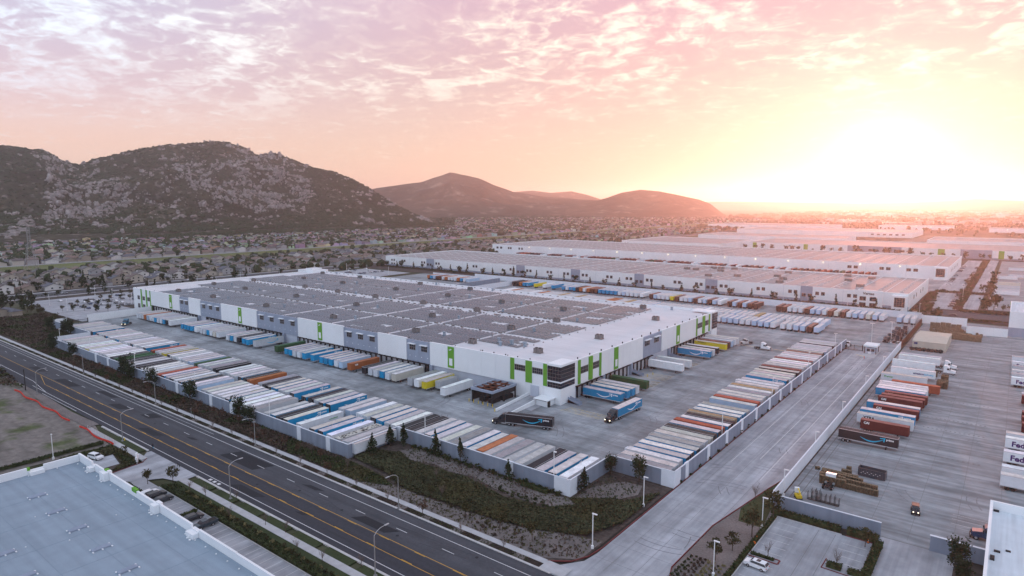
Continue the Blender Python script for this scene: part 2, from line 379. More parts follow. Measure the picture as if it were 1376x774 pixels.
b = MB(); b.box(-238, 75.4, -.2, -196, 77.2, .12); b.box(-173.5, 75.4, -.2, STX1, 77.3, .12); b.build('near_sidewalk', m_walk, kind='structure')
b = MB(); b.box(-222, 77.22, -.2, -203, 79.58, .08); x = -170
while x < 0: b.box(x, 77.32, -.2, x+9.2, 79.58, .08); x += 11.5
b.build('verge_turf', m_turf, kind='structure')
sheet('driveway_apron', [(-201, 80.3), (-172.5, 80.3), (-172, 75.3), (-178, 73.5), (-183, 66), (-183, 60), (-192, 60), (-192.5, 66), (-193.5, 74), (-197, 76), (-201, 79)], .02, m_drive)
sheet('dirt_lot', [(-640, 83), (-364, 83), (-330, 81), (-262, 78), (-240, 79), (-222, 75.2), (-216, 75), (-219, -60), (-640, -60)], -.20, m_dirt)
sheet('gravel_shoulder', [(-330, 83.3), (-300, 80.6), (-262, 79.4), (-240, 80.4), (-240, 76.5), (-262, 76), (-300, 77.5), (-330, 80)], -.05, m_sand)
# near planting strip and parking
sheet('planting_strip_soil', rect(-173, 70.4, 60, 75.4), .03, m_turf)
sheet('parking_bay_pavement', rect(-182, 58, 60, 70.4), .015, m_drive)
sheet('corner_planting_soil', [(-216, 60), (-192.5, 66), (-193.6, 75.2), (-216, 75.2)], .03, m_soil)
sheet('small_lot_pavement', [(-207, 64), (-198, 64), (-198, 70.4), (-207, 72)], .05, m_drive)
# planting between street and yard wall
sheet('slope_planting_soil', [(-520, 104.5), (-72, 104.5), (-66.6, 108), (-66.1, 153.4), (-85, 153.4), (-85, 132.2), (-149.3, 132.2), (-149.5, 113.2), (-397, 113.2), (-397, 131.8), (-462, 131.8), (-470, 150), (-520, 150)], -.06, m_soil)
sheet('granite_bed', [(-124, 104.6), (-74, 104.6), (-67, 109), (-67, 118), (-84, 114), (-100, 110), (-128, 109)], -.03, m_sand)
sheet('granite_bed', [(-142, 127), (-138, 124.6), (-132, 124), (-127, 126), (-119, 125), (-112, 126.5), (-104, 124.4), (-97, 123.5), (-90, 124), (-84, 125.5), (-80, 130), (-78, 135), (-74, 139), (-71.5, 144), (-73, 149.5), (-78, 149), (-81, 145), (-83.5, 140), (-83.5, 131), (-90, 131), (-100, 131.5), (-140, 131.5)], -.03, m_sand)
sheet('granite_bed', [(-150, 104.6), (-128, 104.6), (-122, 109), (-150, 111)], -.035, m_sand)
# yard, drive, right yard
sheet('yard_pavement', [(-397, 113.6), (-149.5, 113.6), (-149.5, 132.6), (-84.8, 132.6), (-84.8, 153.6), (-66.0, 153.6), (-66.3, 368), (-44, 368), (-44, 487), (-500, 487), (-500, 350), (-460, 350), (-460, 132), (-397, 132)], 0, m_conc)
sheet('entrance_road', [(-72, 100.7), (-66, 109), (-65.4, 113), (-65.4, 368), (-44, 368), (-44, 180), (-46.3, 168.2), (-48.6, 152.7), (-50.5, 140), (-50.7, 118), (-46, 103), (-40, 100.7)], .01, m_drive)
sheet('right_yard_pavement', [(-42, 158.4), (60, 158.4), (60, 490), (-42, 490)], .01, m_concR)
sheet('lower_drive_pavement', [(-19, 100), (-5, 100), (-5, 158.4), (-19, 158.4)], .012, m_drive)
sheet('car_lot_pavement', rect(-39.6, 104, -19.6, 153.8), .02, m_drive)
sheet('corner_planting', [(-50.4, 118), (-50.2, 140), (-48.3, 152.7), (-46, 168), (-44, 180), (-42.5, 180), (-42.3, 158), (-39.8, 154), (-39.8, 104), (-47, 104)], .02, m_sand)
sheet('lawn', [(-48.2, 152.7), (-46, 168), (-44, 180), (-42.5, 180), (-42.3, 158), (-41, 146), (-46.5, 146)], .03, m_turf)
sheet('planting_edge', rect(-40.9, 104, -39.8, 154), .03, m_grassdark)
sheet('planting_edge', rect(-5, 100, 0, 154), .02, m_soil)
def kerbline(pts, m, w=.17, h=.15, name='kerb', z0=-.1):
    b = MB()
    for (x0, y0), (x1, y1) in zip(pts, pts[1:]):
        d = Vector((x1-x0, y1-y0, 0)).normalized(); n = Vector((-d.y, d.x, 0))*w/2; d *= .05
        P = [(x0-d.x-n.x, y0-d.y-n.y), (x1+d.x-n.x, y1+d.y-n.y), (x1+d.x+n.x, y1+d.y+n.y), (x0-d.x+n.x, y0-d.y+n.y)]
        b.prism(P, z0, h)
    return b.build(name, m, kind='structure')
kerbline([(-72, 104.3), (-68, 107.2), (-66.2, 111), (-65.6, 116), (-65.4, 368)], m_redkerb)
kerbline([(-46, 104), (-50.6, 118), (-50.4, 140), (-48.5, 152.7), (-46.2, 168.2), (-44, 180)], m_redkerb)
kerbline([(-39.7, 104), (-39.7, 153.9), (-26, 153.9)], m_kerb, .2)
kerbline([(-19.5, 104), (-19.5, 153.9), (-25, 153.9)], m_redkerb, .2)
kerbline([(-196, 77), (-194, 75), (-193, 70), (-192.3, 66)], m_redkerb)
kerbline([(-173, 70.4), (0, 70.4)], m_kerb, .2)
# concrete joints
b = MB()
for x in range(-455, -70, 15): b.quad((x, 150.5, .006), (x+.09, 150.5, .006), (x+.09, 486, .006), (x, 486, .006))
for y in list(range(152, 172, 6)) + list(range(352, 486, 12)): b.quad((-458, y, .006), (-66, y, .006), (-66, y+.09, .006), (-458, y+.09, .006))
for x in range(-124, -84, 9): b.quad((x, 172, .007), (x+.09, 172, .007), (x+.09, 350, .007), (x, 350, .007))
for x in (-61, -55.5, -50): b.quad((x, 108, .016), (x+.07, 108, .016), (x+.07, 366, .016), (x, 366, .016))
for y in range(112, 366, 7): b.quad((-65, y, .016), (-50, y, .016), (-50, y+.07, .016), (-65, y+.07, .016))
for x in range(-38, 58, 8): b.quad((x, 160, .016), (x+.07, 160, .016), (x+.07, 488, .016), (x, 488, .016))
for y in range(164, 488, 9): b.quad((-41, y, .017), (58, y, .017), (58, y+.07, .017), (-41, y+.07, .017))
for y in (158.45,): b.quad((-19, y, .03), (-4, y, .03), (-4, y+.25, .03), (-19, y+.25, .03))
b.quad((-40.6, 160, .02), (-40.3, 160, .02), (-40.3, 300, .02), (-40.6, 300, .02))
b.quad((-38.8, 160, .02), (-38.6, 160, .02), (-38.6, 300, .02), (-38.8, 300, .02))
for x in (-30.5, -27): b.quad((x, 104, .03), (x+.08, 104, .03), (x+.08, 153, .03), (x, 153, .03))
for x in range(-196, -176, 5): b.quad((x, 62, .026), (x+.06, 62, .026), (x+.06, 80, .026), (x, 80, .026))
b.build('concrete_joint', m_joint, kind='structure')
b = MB()
for x0, y0, y1 in ((-60.3, 180, 352), (-54.2, 187, 352), (-49.6, 172, 340)): b.quad((x0, y0, .02), (x0+.16, y0, .02), (x0+.16, y1, .02), (x0, y1, .02))
for y in range(112, 153, 3):
    if not 131 < y < 136: b.quad((-39, y, .03), (-34, y, .03), (-34, y+.10, .03), (-39, y+.10, .03))
for y in range(141, 153, 3): b.quad((-25.2, y, .03), (-20.2, y, .03), (-20.2, y+.10, .03), (-25.2, y+.10, .03))
x = -168
while x < 0: b.quad((x, 64.5, .025), (x+.1, 64.5, .025), (x+.1, 70.2, .025), (x, 70.2, .025)); x += 2.75
for y in (175.5, 178.2, 181): b.quad((-7, y, .03), (0, y, .03), (0, y+.12, .03), (-7, y+.12, .03))
b.build('white_bay_marking', m_white, kind='structure')
b = MB()
for i in range(13):
    y = 203-.2*i; x = -124+2.2*i*.62
for i in range(12):
    x = -125.5+1.55*i; b.quad((x, 189, .012), (x+.35, 189, .012), (x+2.6, 193.5, .012), (x+2.25, 193.5, .012))
for y in (188.7, 193.6): b.quad((-125.5, y, .013), (-107, y, .013), (-107, y+.2, .013), (-125.5, y+.2, .013))
for (y0, y1) in ((236, 244), (248, 256), (275, 286), (340, 348)):
    y = y0
    while y < y1: b.quad((-124, y, .012), (-112, y+.6, .012), (-112, y+.9, .012), (-124, y+.3, .012)); y += 1.6
b.quad((-111, 338, .012), (-88, 338, .012), (-88, 338.7, .012), (-111, 338.7, .012))
b.build('yellow_hatch_marking', m_yfade, kind='structure')
# dolly pads under the trailer noses
b = MB(); x = -447
while x < -168: b.quad((x, 176.3, .010), (x+1.6, 176.3, .010), (x+1.6, 177.9, .010), (x, 177.9, .010)); x += 3.66
x = 207
while x < 336: b.quad((-114.2, x, .010), (-112.6, x, .010), (-112.6, x+1.6, .010), (-114.2, x+1.6, .010)); x += 3.66
for y0 in (221, 249, 262, 288, 329):
    for i in range(14): b.quad((-20+i*1.25, y0-i*.02, .022), (-19.5+i*1.25, y0, .022), (-19.5+i*1.25, y0+.45, .022), (-20+i*1.25, y0+.45, .022))
b.build('dolly_pad', m_joint, kind='structure')
# north-east streets
sheet('cross_street', rect(-44, 497, 60, 540), .0, m_asph2)
sheet('cross_street', rect(-44, 512, 60, 538), .01, m_asph)
sheet('side_road', [(-28, 538), (-18, 538), (-17, 1060), (-26, 1060)], .012, m_drive)
sheet('office_lot_pavement', [(-52, 545), (-30, 545), (-29, 1040), (-49, 1040)], .01, m_drive)
sheet('north_yard_pavement', rect(-13.5, 560, 60, 1050), .01, m_concR)
sheet('truck_court_pavement', rect(-640, 645, -50, 757), .0, m_conc)
sheet('truck_court_pavement', rect(-640, 487.6, -60, 519), -.02, m_soil)
# western car park, street and suburb grounds
sheet('car_park_pavement', [(-590, 150), (-463, 150), (-466, 192), (-514, 192), (-514, 480), (-590, 480)], .005, m_drive)
sheet('avenue', rect(-640, 60, -612, 2200), -.1, m_asph)
b = MB(); b.box(-645, 60, -.3, -641, 1500, -.05); b.box(-611, 60, -.3, -608, 1500, -.05); b.build('avenue_sidewalk', m_walk, kind='structure')
b = MB()
for i in range(60): b.box(-626, 100+i*20, -.2, -623.5, 116+i*20, 0)
b.build('median', m_turf, kind='structure')
b = MB(); b.grid(1, 1, lambda a, c: ((-938, -838)[int(a)], (60, 3400)[int(c)], -.10)); b.build('levee_grass', m_levee, kind='structure')
b = MB(); b.box(-892, 60, -.3, -888, 3400, -.02); b.build('levee_path', m_sand, kind='structure')
b = MB(); b.box(-942, 60, -.3, -939.5, 3400, .9); b.build('levee_wall', m_walk, kind='structure')
b = MB(); b.quad((-836, 60, -.06), (-834, 60, -.06), (-834, 3400, -.06), (-836, 3400, -.06)); b.build('levee_kerb', m_walk, kind='structure')
# ------------------------------------------------------------------ haze and hills
SCENE_HAZE = True
if SCENE_HAZE:
    b = MB(); b.box(-11900, -1200, -2.0, 3400, 11900, 335)
    hm = bpy.data.materials.new('haze_volume'); hm.use_nodes = True; ht = hm.node_tree; ht.nodes.clear()
    ho = ht.nodes.new('ShaderNodeOutputMaterial'); hv = ht.nodes.new('ShaderNodeVolumePrincipled')
    hv.inputs['Density'].default_value = 0.85e-4; hv.inputs['Color'].default_value = (.97, .93, .93, 1); hv.inputs['Anisotropy'].default_value = .72
    ht.links.new(hv.outputs[0], ho.inputs['Volume']); hm.cycles.homogeneous_volume = True
    hz = b.build('haze', hm, kind='stuff')
def P(az, r, z=0): return (r*math.cos(R(az)), r*math.sin(R(az)), z)
def px2az(px, py): # photo pixel -> azimuth, elevation
    th = R(7.42); a = (px-688)/868.; bb = -(py-387)/868.; hd = R(128)
    fw = Vector((math.cos(hd)*math.cos(th), math.sin(hd)*math.cos(th), -math.sin(th))); rt = Vector((math.sin(hd), -math.cos(hd), 0)); up = rt.cross(fw)
    d = fw + rt*a + up*bb
    return math.degrees(math.atan2(d.y, d.x)), math.degrees(math.atan2(d.z, math.hypot(d.x, d.y)))
def interp(x, pts):
    if x <= pts[0][0]: return pts[0][1]
    for (a, u), (c, v) in zip(pts, pts[1:]):
        if x <= c:
            t = (x-a)/(c-a); return u+(v-u)*t
    return pts[-1][1]
def hill(name, prof, foot, ridge, back, m, rough, seed, n=(260, 90), extra=None):
    """prof: photo ridge line px; foot/ridge: [(az, dist)]; a real mountain with a back slope"""
    pr = sorted((px2az(x, y)) for x, y in prof)
    if extra: pr = sorted(pr + extra)
    a0, a1 = pr[0][0], pr[-1][0]
    def h(u, v):
        az_ = a0 + (a1-a0)*u; el = interp(az_, pr); rf = interp(az_, foot); rr = interp(az_, ridge)
        H = CAM[2] + rr*math.tan(R(el))
        if v <= .62:
            t = v/.62; r = rf + (rr-rf)*t; s = t**1.15*(1-.16*math.sin(math.pi*t))
            z = H*s
        else:
            t = (v-.62)/.38; r = rr + back*t; s = 1-t*t*(3-2*t); z = H*s
        amp = max(0, H)*rough
        p = Vector((r*math.cos(R(az_)), r*math.sin(R(az_)), 0))
        q = p/900.0; env = min(1, 3.5*(v if v < .62 else (1-v)*1.6))
        rn = mnoise.ridged_multi_fractal(q + Vector((seed, 0, 0)), .9, 2.1, 5, 1.0, 2.0)
        fn = mnoise.fractal(p/160.0, 1, 2, 5)
        top = max(0, 1-abs(v-.62)*5)
        z += env*(amp*(rn-1.1)*(.55*(1-top)+.0) + amp*.10*fn*(1-.75*top))
        if v < .003 or v > .997: z = -6
        return (p.x, p.y, z)
    b = MB(); b.grid(n[0], n[1], h); o = b.build(name, m, kind='structure', smooth=True)
    return h, o
HILL1 = [(0,195),(15,196),(40,200),(60,203),(75,211),(90,219),(104,222),(125,214),(150,208),(185,201),(220,196),(260,192),(285,190),(305,191),(330,199),(345,209),(368,206),(392,213),(420,225),(450,232),(470,240),(495,252),(520,268),(545,282),(575,296),(590,303)]
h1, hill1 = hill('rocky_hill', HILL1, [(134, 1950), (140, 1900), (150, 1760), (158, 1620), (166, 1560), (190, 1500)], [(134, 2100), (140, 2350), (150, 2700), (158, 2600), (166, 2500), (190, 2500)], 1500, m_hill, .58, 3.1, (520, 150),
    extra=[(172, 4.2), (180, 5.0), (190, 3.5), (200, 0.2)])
HILL2 = [(440,262),(480,258),(505,253),(540,248),(565,245),(585,238),(605,232),(630,236),(645,240),(665,249),(690,258),(730,264),(780,268),(860,273),(900,278)]
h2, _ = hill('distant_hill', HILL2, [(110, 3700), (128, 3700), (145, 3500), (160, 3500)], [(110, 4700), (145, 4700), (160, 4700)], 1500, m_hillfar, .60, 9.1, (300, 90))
HILL3 = [(640,266),(690,258),(715,256),(740,259),(768,257),(790,262),(808,268),(850,275)]
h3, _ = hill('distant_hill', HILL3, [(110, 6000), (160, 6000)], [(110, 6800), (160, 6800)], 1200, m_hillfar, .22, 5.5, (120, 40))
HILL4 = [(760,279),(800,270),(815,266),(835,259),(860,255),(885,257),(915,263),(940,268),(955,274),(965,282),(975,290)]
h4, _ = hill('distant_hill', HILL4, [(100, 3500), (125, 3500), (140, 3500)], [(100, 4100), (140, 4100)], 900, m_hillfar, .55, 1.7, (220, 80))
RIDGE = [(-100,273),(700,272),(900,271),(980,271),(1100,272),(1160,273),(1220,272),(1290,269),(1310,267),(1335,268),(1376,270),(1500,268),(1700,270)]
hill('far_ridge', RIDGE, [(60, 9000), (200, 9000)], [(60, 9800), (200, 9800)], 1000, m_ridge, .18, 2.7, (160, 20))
# small white building on the far hill
# rocks and chaparral on the near hill
random.seed(11)
b = MB(); bs = MB()
for i in range(42000):
    u = random.random(); v = random.random()**.8*.63
    x, y, z = h1(u, v)
    if math.degrees(math.atan2(y, x)) > 171 or z < 8: continue
    cl = .50*mnoise.fractal(Vector((x, y, 0))/190.0, 1, 2, 4) + .8*mnoise.fractal(Vector((x, y, z))/32.0, 1, 2, 3) + .35*(v-.3)
    az_ = math.degrees(math.atan2(y, x)); rn_ = mnoise.ridged_multi_fractal(Vector((x, y, 0))/900.0 + Vector((3.1, 0, 0)), .9, 2.1, 5, 1.0, 2.0); cl += .42*(rn_-1.15)
    if az_ > 163.4: cl -= .5*(1 if z > 60 else 0)
    if az_ < 145: cl -= .32
    if cl > (.0 if random.random() < .5 else .16):
        s = random.choice((1.0, 1.2, 1.5, 1.8, 2.4, 3.0, 5.2)) * (1 + max(0, cl)*.9)
        b.ico((x, y, z+s*.2), s*random.uniform(.7, 1.15), s*random.uniform(.7, 1.15), s*random.uniform(.8, 1.35), jit=.30)
    elif random.random() < (.95 if rn_ < 1.1 else .5):
        s = random.uniform(1.2, 3.4)*(1.5 if rn_ < 1.0 else 1); bs.ico((x, y, z+s*.2), s*1.3, s*1.3, s*.8, jit=.3)
def on_hill(px, py):      # where a given line of sight meets the slope
    az_, el_ = px2az(px, py); lo = None
    a0 = on_hill.a0; a1 = on_hill.a1; u = (az_-a0)/(a1-a0)
    for k in range(2, 63):
        x, y, z = h1(u, k/100)
        if math.degrees(math.atan2(z-CAM[2], math.hypot(x, y))) >= el_: return x, y, z
    return None
_pr = sorted(px2az(x, y) for x, y in HILL1)+[(200, 0)]; on_hill.a0, on_hill.a1 = _pr[0][0], 200
for (px, py, s, n_) in ((72, 265, 13, 7), (84, 258, 10, 6), (62, 271, 9, 5), (100, 250, 9, 5), (238, 228, 13, 6), (262, 232, 9, 4), (240, 293, 12, 5), (255, 296, 9, 4), (215, 212, 9, 4), (320, 224, 10, 5), (133, 304, 11, 5), (40, 303, 12, 8), (25, 312, 12, 8), (10, 320, 10, 6), (60, 308, 9, 6), (130, 288, 9, 5), (150, 285, 8, 5), (280, 300, 8, 6), (300, 305, 7, 6)):
    for j in range(n_):
        q_ = on_hill(px+random.uniform(-9, 9), py+random.uniform(-4, 4))
        if q_: b.ico((q_[0], q_[1], q_[2]), s*random.uniform(.5, 1.2), s*random.uniform(.5, 1.3), s*random.uniform(.35, .7), jit=.25)
b.build('hillside_boulders', m_rock, kind='stuff'); bs.build('hillside_chaparral', m_leafD, kind='stuff')
# ------------------------------------------------------------------ main warehouse
random.seed(21)
WX0, WX1, WY0, WY1, WH = -494.0, -129.0, 194.0, 350.0, 15.0
wh = empty('warehouse', (-318, 272, 0), label='vast white distribution warehouse with lime green stripes and solar panels on its roof', cat='warehouse')
def wp(name, mb, m, parent=None, **k):       # world-coordinate part of the warehouse
    par = parent or wh; o = mb.build(name, m, par, **k)
    if par is wh: o.location = (-wh.location.x, -wh.location.y, 0)
    return o
def in_par(name, mb, m, par, **k):            # part given in world coordinates under an Empty
    return mb.build(name, m, par, loc=(-par.location.x, -par.location.y, -par.location.z), **k)
b = MB(); b.box(WX0, WY0, 0, WX1, WY1, 5.0); wp('base_wall', b, m_wallB)
b = MB(); b.box(WX0+.4, WY0+.4, 5.0, WX1-.4, WY1-.4, 13.9, 0); wp('roof', b, m_roofW)
# tilt-up panels, each one a part; shared meshes per width
_pc = {}
def wall_panel(x0, x1, y, z0, z1, axis, m, name='wall_panel', t=.5, out=.0):
    key = (round(x1-x0, 2), z0, z1, axis, m.name, t)
    if key not in _pc:
        b = MB(); w = x1-x0-.05
        if axis == 'x': b.box(0, -t, z0, w, .35, z1)
        else: b.box(-.35, 0, z0, t, w, z1)
        _pc[key] = b.mesh(name, m)
    loc = (x0+.02, y-out, 0) if axis == 'x' else (y+out, x0+.02, 0)
    return put(name, _pc[key], wh, (loc[0]-wh.location.x, loc[1]-wh.location.y, 0))
def window(x, w, y, z0, z1, axis, par=None, nx=3, nz=2, awn=True, parent=None, cx=None):
    b = MB(); f = MB(); g = MB(); a = MB(); fr = .14
    def bx(q, u0, v0, u1, v1, d0, d1):
        if axis == 'x': q.box(u0, -d1, v0, u1, -d0, v1)
        else: q.box(d0, u0, v0, d1, u1, v1)
    bx(f, 0, 0, w, fr, .0, .10); bx(f, 0, z1-z0-fr, w, z1-z0, .0, .10); bx(f, 0, fr, fr, z1-z0-fr, .0, .10); bx(f, w-fr, fr, w, z1-z0-fr, .0, .10)
    for i in range(1, nx): bx(f, w*i/nx-.05, fr, w*i/nx+.05, z1-z0-fr, .0, .09)
    for i in range(1, nz): bx(f, fr, (z1-z0)*i/nz-.05, w-fr, (z1-z0)*i/nz+.05, .0, .08)
    bx(g, fr, fr, w-fr, z1-z0-fr, .0, .05)
    loc = (x, y, z0) if axis == 'x' else (y, x, z0)
    o = f.build('window', m_mull, parent, loc=(loc[0]-parent.location.x, loc[1]-parent.location.y, z0))
    g.build('pane', m_glass, o)
    if awn: bx(a, -.3, z1-z0+.15, w+.3, z1-z0+.45, .0, 1.1); a.build('awning', m_wallW, o)
    return o
# south front
SP = [(-494,-481,'o'),(-481,-466,'o2'),(-466,-424.4,'W'),(-424.4,-412,'G2'),(-412,-397,'W'),(-397,-371.8,'G3'),(-371.8,-332.8,'W'),(-332.8,-293.4,'G4'),(-293.4,-255.3,'W'),(-255.3,-230,'G3'),(-230,-210.7,'W'),(-210.7,-196,'G2'),(-196,-152,'W'),(-152,-134.6,'C')]
def green_strip(x0, x1, y, z0, z1, axis, mark=True):
    o = wall_panel(x0, x1, y, z0, z1, axis, m_green, 'green_panel', .62)
    if mark:
        b = MB(); w = (x1-x0)
        if axis == 'x': b.box(w*.25, -.68, 6.6, w*.75, -.63, 9.6); b.box(w*.2, -.68, z1-1.6, w*.45, -.63, z1-1.3); b.box(w*.45, -.68, z1-1.4, w*.6, -.63, z1-.9)
        else: b.box(.63, w*.25, 6.6, .68, w*.75, 9.6)
        b.build('louvre', m_wallW, o)
    return o
for x0, x1, k in SP:
    z0 = 5.0; zt = WH
    if k == 'W' or k[0] == 'G':
        n = max(1, round((x1-x0)/7.2)); w = (x1-x0)/n
        for i in range(n):
            wall_panel(x0+i*w, x0+(i+1)*w, WY0, z0, zt if k == 'W' else zt-.5, 'x', m_wallW if k == 'W' else m_wallG, out=.25 if k == 'W' else 0)
    if k[0] == 'G':
        c = int(k[1]); w = (x1-x0)/c
        for i in range(c): window(x0+w*(i+.5)-1.9, 3.8, WY0-.5, 10.0, 12.6, 'x', parent=wh)
        for i in range(2*c):
            b = MB(); b.box(0, -.56, 7.2, .35, -.5, 7.55); q = b.build('vent_cap', m_wallW, wh, loc=(x0+w*(i+.5)/2*1.0-wh.location.x, WY0-wh.location.y, 0))
for x0 in (-438.2, -352.2, -276, -185.3): green_strip(x0, x0+3.6, WY0-.3, 5.6, 14.6, 'x')
for x0 in (-481.5, -473.6, -467.4): green_strip(x0, x0+1.5, WY0-.2, .6, 14.8, 'x', False)
for x0, x1 in ((-494, -481), (-481, -466)):
    n = 3; w = (x1-x0)/n
    for i in range(n): wall_panel(x0+i*w, x0+(i+1)*w, WY0, 0.05, WH, 'x', m_wallW)
for x in (-487.5, -479.4, -471.6): window(x, 3.8, WY0-.5, 7.2, 10.0, 'x', awn=False, parent=wh)
for x in (-487.5, -479.4): window(x, 3.8, WY0-.5, 1.2, 4.4, 'x', awn=False, parent=wh)
# south-east office front
for i, (x0, x1) in enumerate(((-152, -144.5), (-144.5, -141.6), (-141.6, -136.3), (-136.3, -134.4))): wall_panel(x0, x1, WY0, 0.05, WH, 'x', m_wallW)
for x0, x1 in ((-152, -150), (-144.6, -141.5), (-136.3, -134.5)): green_strip(x0, x1, WY0, 6.2, 14.7, 'x', False)
for x0, x1 in ((-149.9, -144.7), (-141.4, -136.5)): window(x0, x1-x0, WY0-.5, 10.2, 12.6, 'x', nx=5, nz=2, awn=False, parent=wh)
# corner curtain wall
b = MB(); b.box(-134.35, WY0-.75, 0.05, WX1+.75, 203.2, 6.1); wp('corner_base', b, m_wallW)
b = MB(); b.box(-134.35, WY0-.75, 14.4, WX1+.75, 203.2, 15.2); b.box(-134.35, WY0-.75, 8.3, WX1+.8, 203.25, 8.8); wp('corner_band', b, m_wallW)
_gp = MB(); _gp.box(.05, 0, .05, .95, .12, .95); 
def glazing(x, y, z, w, h, axis):
    key = ('gl', round(w, 3), round(h, 3), axis)
    if key not in _pc:
        q = MB(); q.box(.08, -.05, .08, w-.08, .05, h-.08) if axis == 'x' else q.box(-.05, .08, .08, .05, w-.08, h-.08)
        _pc[key] = q.mesh('glass_pane', m_glass)
    return put('glass_pane', _pc[key], wh, (x-wh.location.x, y-wh.location.y, z))
for z0, rows, h in ((6.1, 2, 1.1), (8.8, 4, 1.4)):
    for r in range(rows):
        for c in range(5): glazing(-134.3+c*1.2, WY0-.6, z0+r*h, 1.2, h, 'x')
        for c in range(7): glazing(WX1+.6, WY0-.7+c*1.41, z0+r*h, 1.41, h, 'y')
b = MB(); b.box(-134.3, WY0-.5, 6.1, WX1+.5, 203.1, 14.4); wp('corner_mullion_frame', b, m_mull)
# north-east glazed corner
b = MB(); b.box(-140, 342.5, 0.05, WX1+.5, WY1+.5, 5.5); b.box(-140, 342.5, 14.5, WX1+.9, WY1+.6, 15.2); wp('corner_base', b, m_wallW)
for r in range(6):
    for c in range(5): glazing(WX1+.6, 342.7+c*1.55, 5.6+r*1.48, 1.55, 1.48, 'y')
# east front
EP = [(203.3, 206, 'C'), (206, 213.5, 'C'), (213.5, 222.5, 'C'), (222.5, 259.5, 'W'), (259.5, 278.8, 'G2'), (278.8, 320, 'W'), (320, 342.4, 'C')]
for y0, y1, k in EP:
    n = max(1, round((y1-y0)/6.6)); w = (y1-y0)/n
    for i in range(n): wall_panel(y0+i*w, y0+(i+1)*w, WX1, 5.0, WH if k != 'G2' else WH-.5, 'y', m_wallG if k[0] == 'G' else m_wallW, out=.25 if k == 'W' else 0)
for y0, y1, mk in ((205.4, 206.9, 0), (213.2, 215.9, 0), (221.4, 222.6, 0), (233, 236.6, 1), (295.2, 299.2, 1), (320, 321.6, 0), (329, 332, 0), (337.8, 339, 0)): green_strip(y0, y1, WX1+.3, 5.4, 14.7, 'y', bool(mk))
for y0, y1 in ((207.2, 212.9), (216.2, 221.2), (322, 328.6), (332.3, 337.4)): window(y0, y1-y0, WX1+.5, 9.0, 11.8, 'y', nx=5, nz=2, awn=False, parent=wh)
for y0 in (261.5, 271): window(y0, 5, WX1+.5, 10.2, 12.8, 'y', parent=wh)
# parapets north, west, raised corners
b = MB(); b.box(WX0, WY1-.4, 5, -166.1, WY1, 14.45); wp('north_parapet', b, m_wallW)
b = MB(); b.box(WX0-.1, WY0, 0, WX0+.3, WY1, WH); wp('west_wall', b, m_wallW)
b = MB()
for x in range(-490, -150, 14): b.box(x, WY0+.1, WH, x+.3, WY0+.35, WH+.35)
b.box(-497, 195, 0.0, -494.2, 203, 15.1); wp('west_stair_block', b, m_dark)
b = MB(); b.box(-506, 336, 0, -484, 352, 15.9, 0, 1); b.box(-498, 339, 15.9, -489, 349, 17.2, 0, 1); wp('west_corner_block', b, [m_wallW, m_roofW])
b = MB(); b.box(-166, WY1-.4, 5, -140.1, WY1, 15.0); wp('north_parapet', b, m_wallW)
# dock recess: canopy rail, bumpers and doors
_db = MB(); _db.box(0, -.35, .9, 2.75, 0, 4.3); dockm = _db.mesh('dock_door', m_alu)
_df = MB(); _df.box(-.42, -.75, .2, -.08, 0, 4.4); _df.box(2.83, -.75, .2, 3.17, 0, 4.4); _df.box(-.42, -.75, 4.4, 3.17, 0, 4.75); dockf = _df.mesh('dock_seal', m_plastic)
def dock(x, axis):
    if axis == 'x': l = (x-wh.location.x, WY0-wh.location.y-.02, 0); rz = 0
    else: l = (WX1-wh.location.x+.02, x-wh.location.y, 0); rz = math.pi/2
    d = put('dock_door', dockm, wh, l, rz); f = put('dock_seal', dockf, d)
ranges = [(-462, -402), (-388, -339), (-335, -309), (-292, -248), (-246, -198)]
nd = 0
for a, c in ranges:
    x = a
    while x < c: dock(x, 'x'); x += 3.66; nd += 1
    b = MB(); b.box(a-1, WY0-1.3, 4.75, c+1, WY0, 4.95); x = a-1
    while x < c+1: b.box(x, WY0-1.6, 4.7, x+.25, WY0, 5.15); x += 3.66
    b.box(c+.8, WY0-1.4, .1, c+1.1, WY0, 4.9); b.box(a-1, WY0-1.4, .1, a-.8, WY0, 4.9); wp('dock_canopy', b, m_dark)
for a, c in ((205, 222), (227, 246), (251, 268), (290, 312), (314, 334)):
    y = a
    while y < c-3: dock(y+.5, 'y'); y += 3.66; nd += 1
    b = MB(); b.box(WX1, a-1, 4.75, WX1+1.3, c+1, 4.95); y = a-1
    while y < c+1: b.box(WX1, y, 4.7, WX1+1.6, y+.25, 5.15); y += 3.66
    wp('dock_canopy', b, m_dark)
# pilaster buttresses between dock groups
b = MB()
for x in (-400, -337, -307.5, -294, -247, -196): b.box(x, WY0-1.2, 0.1, x+1.6, WY0-.02, 5.02)
for y in (224, 248, 287): b.box(WX1+.02, y, 0.1, WX1+1.2, y+1.4, 5.02)
wp('pier', b, m_wallG)
# dock stairs
def stair(x, y, axis):
    b = MB()
    for i in range(7):
        if axis == 'y': b.box(x+i*.75, y, 0.02, x+i*.75+.75, y+1.6, 1.35-.19*i)
        else: b.box(x, y-i*.6-.6, 0.02, x+1.6, y-i*.6, 1.35-.19*i)
    for s in (0, 1.55):
        if axis == 'y': b.quad((x, y+s, .2), (x+5.2, y+s, .1), (x+5.2, y+s, 1.2), (x, y+s, 2.5))
    return wp('stair', b, m_wallG)
stair(WX1+1.0, 224.8, 'y'); stair(WX1+.9, 248.5, 'y'); stair(WX1+1.2, 197.5, 'y'); stair(WX1+.9, 287.3, 'y')
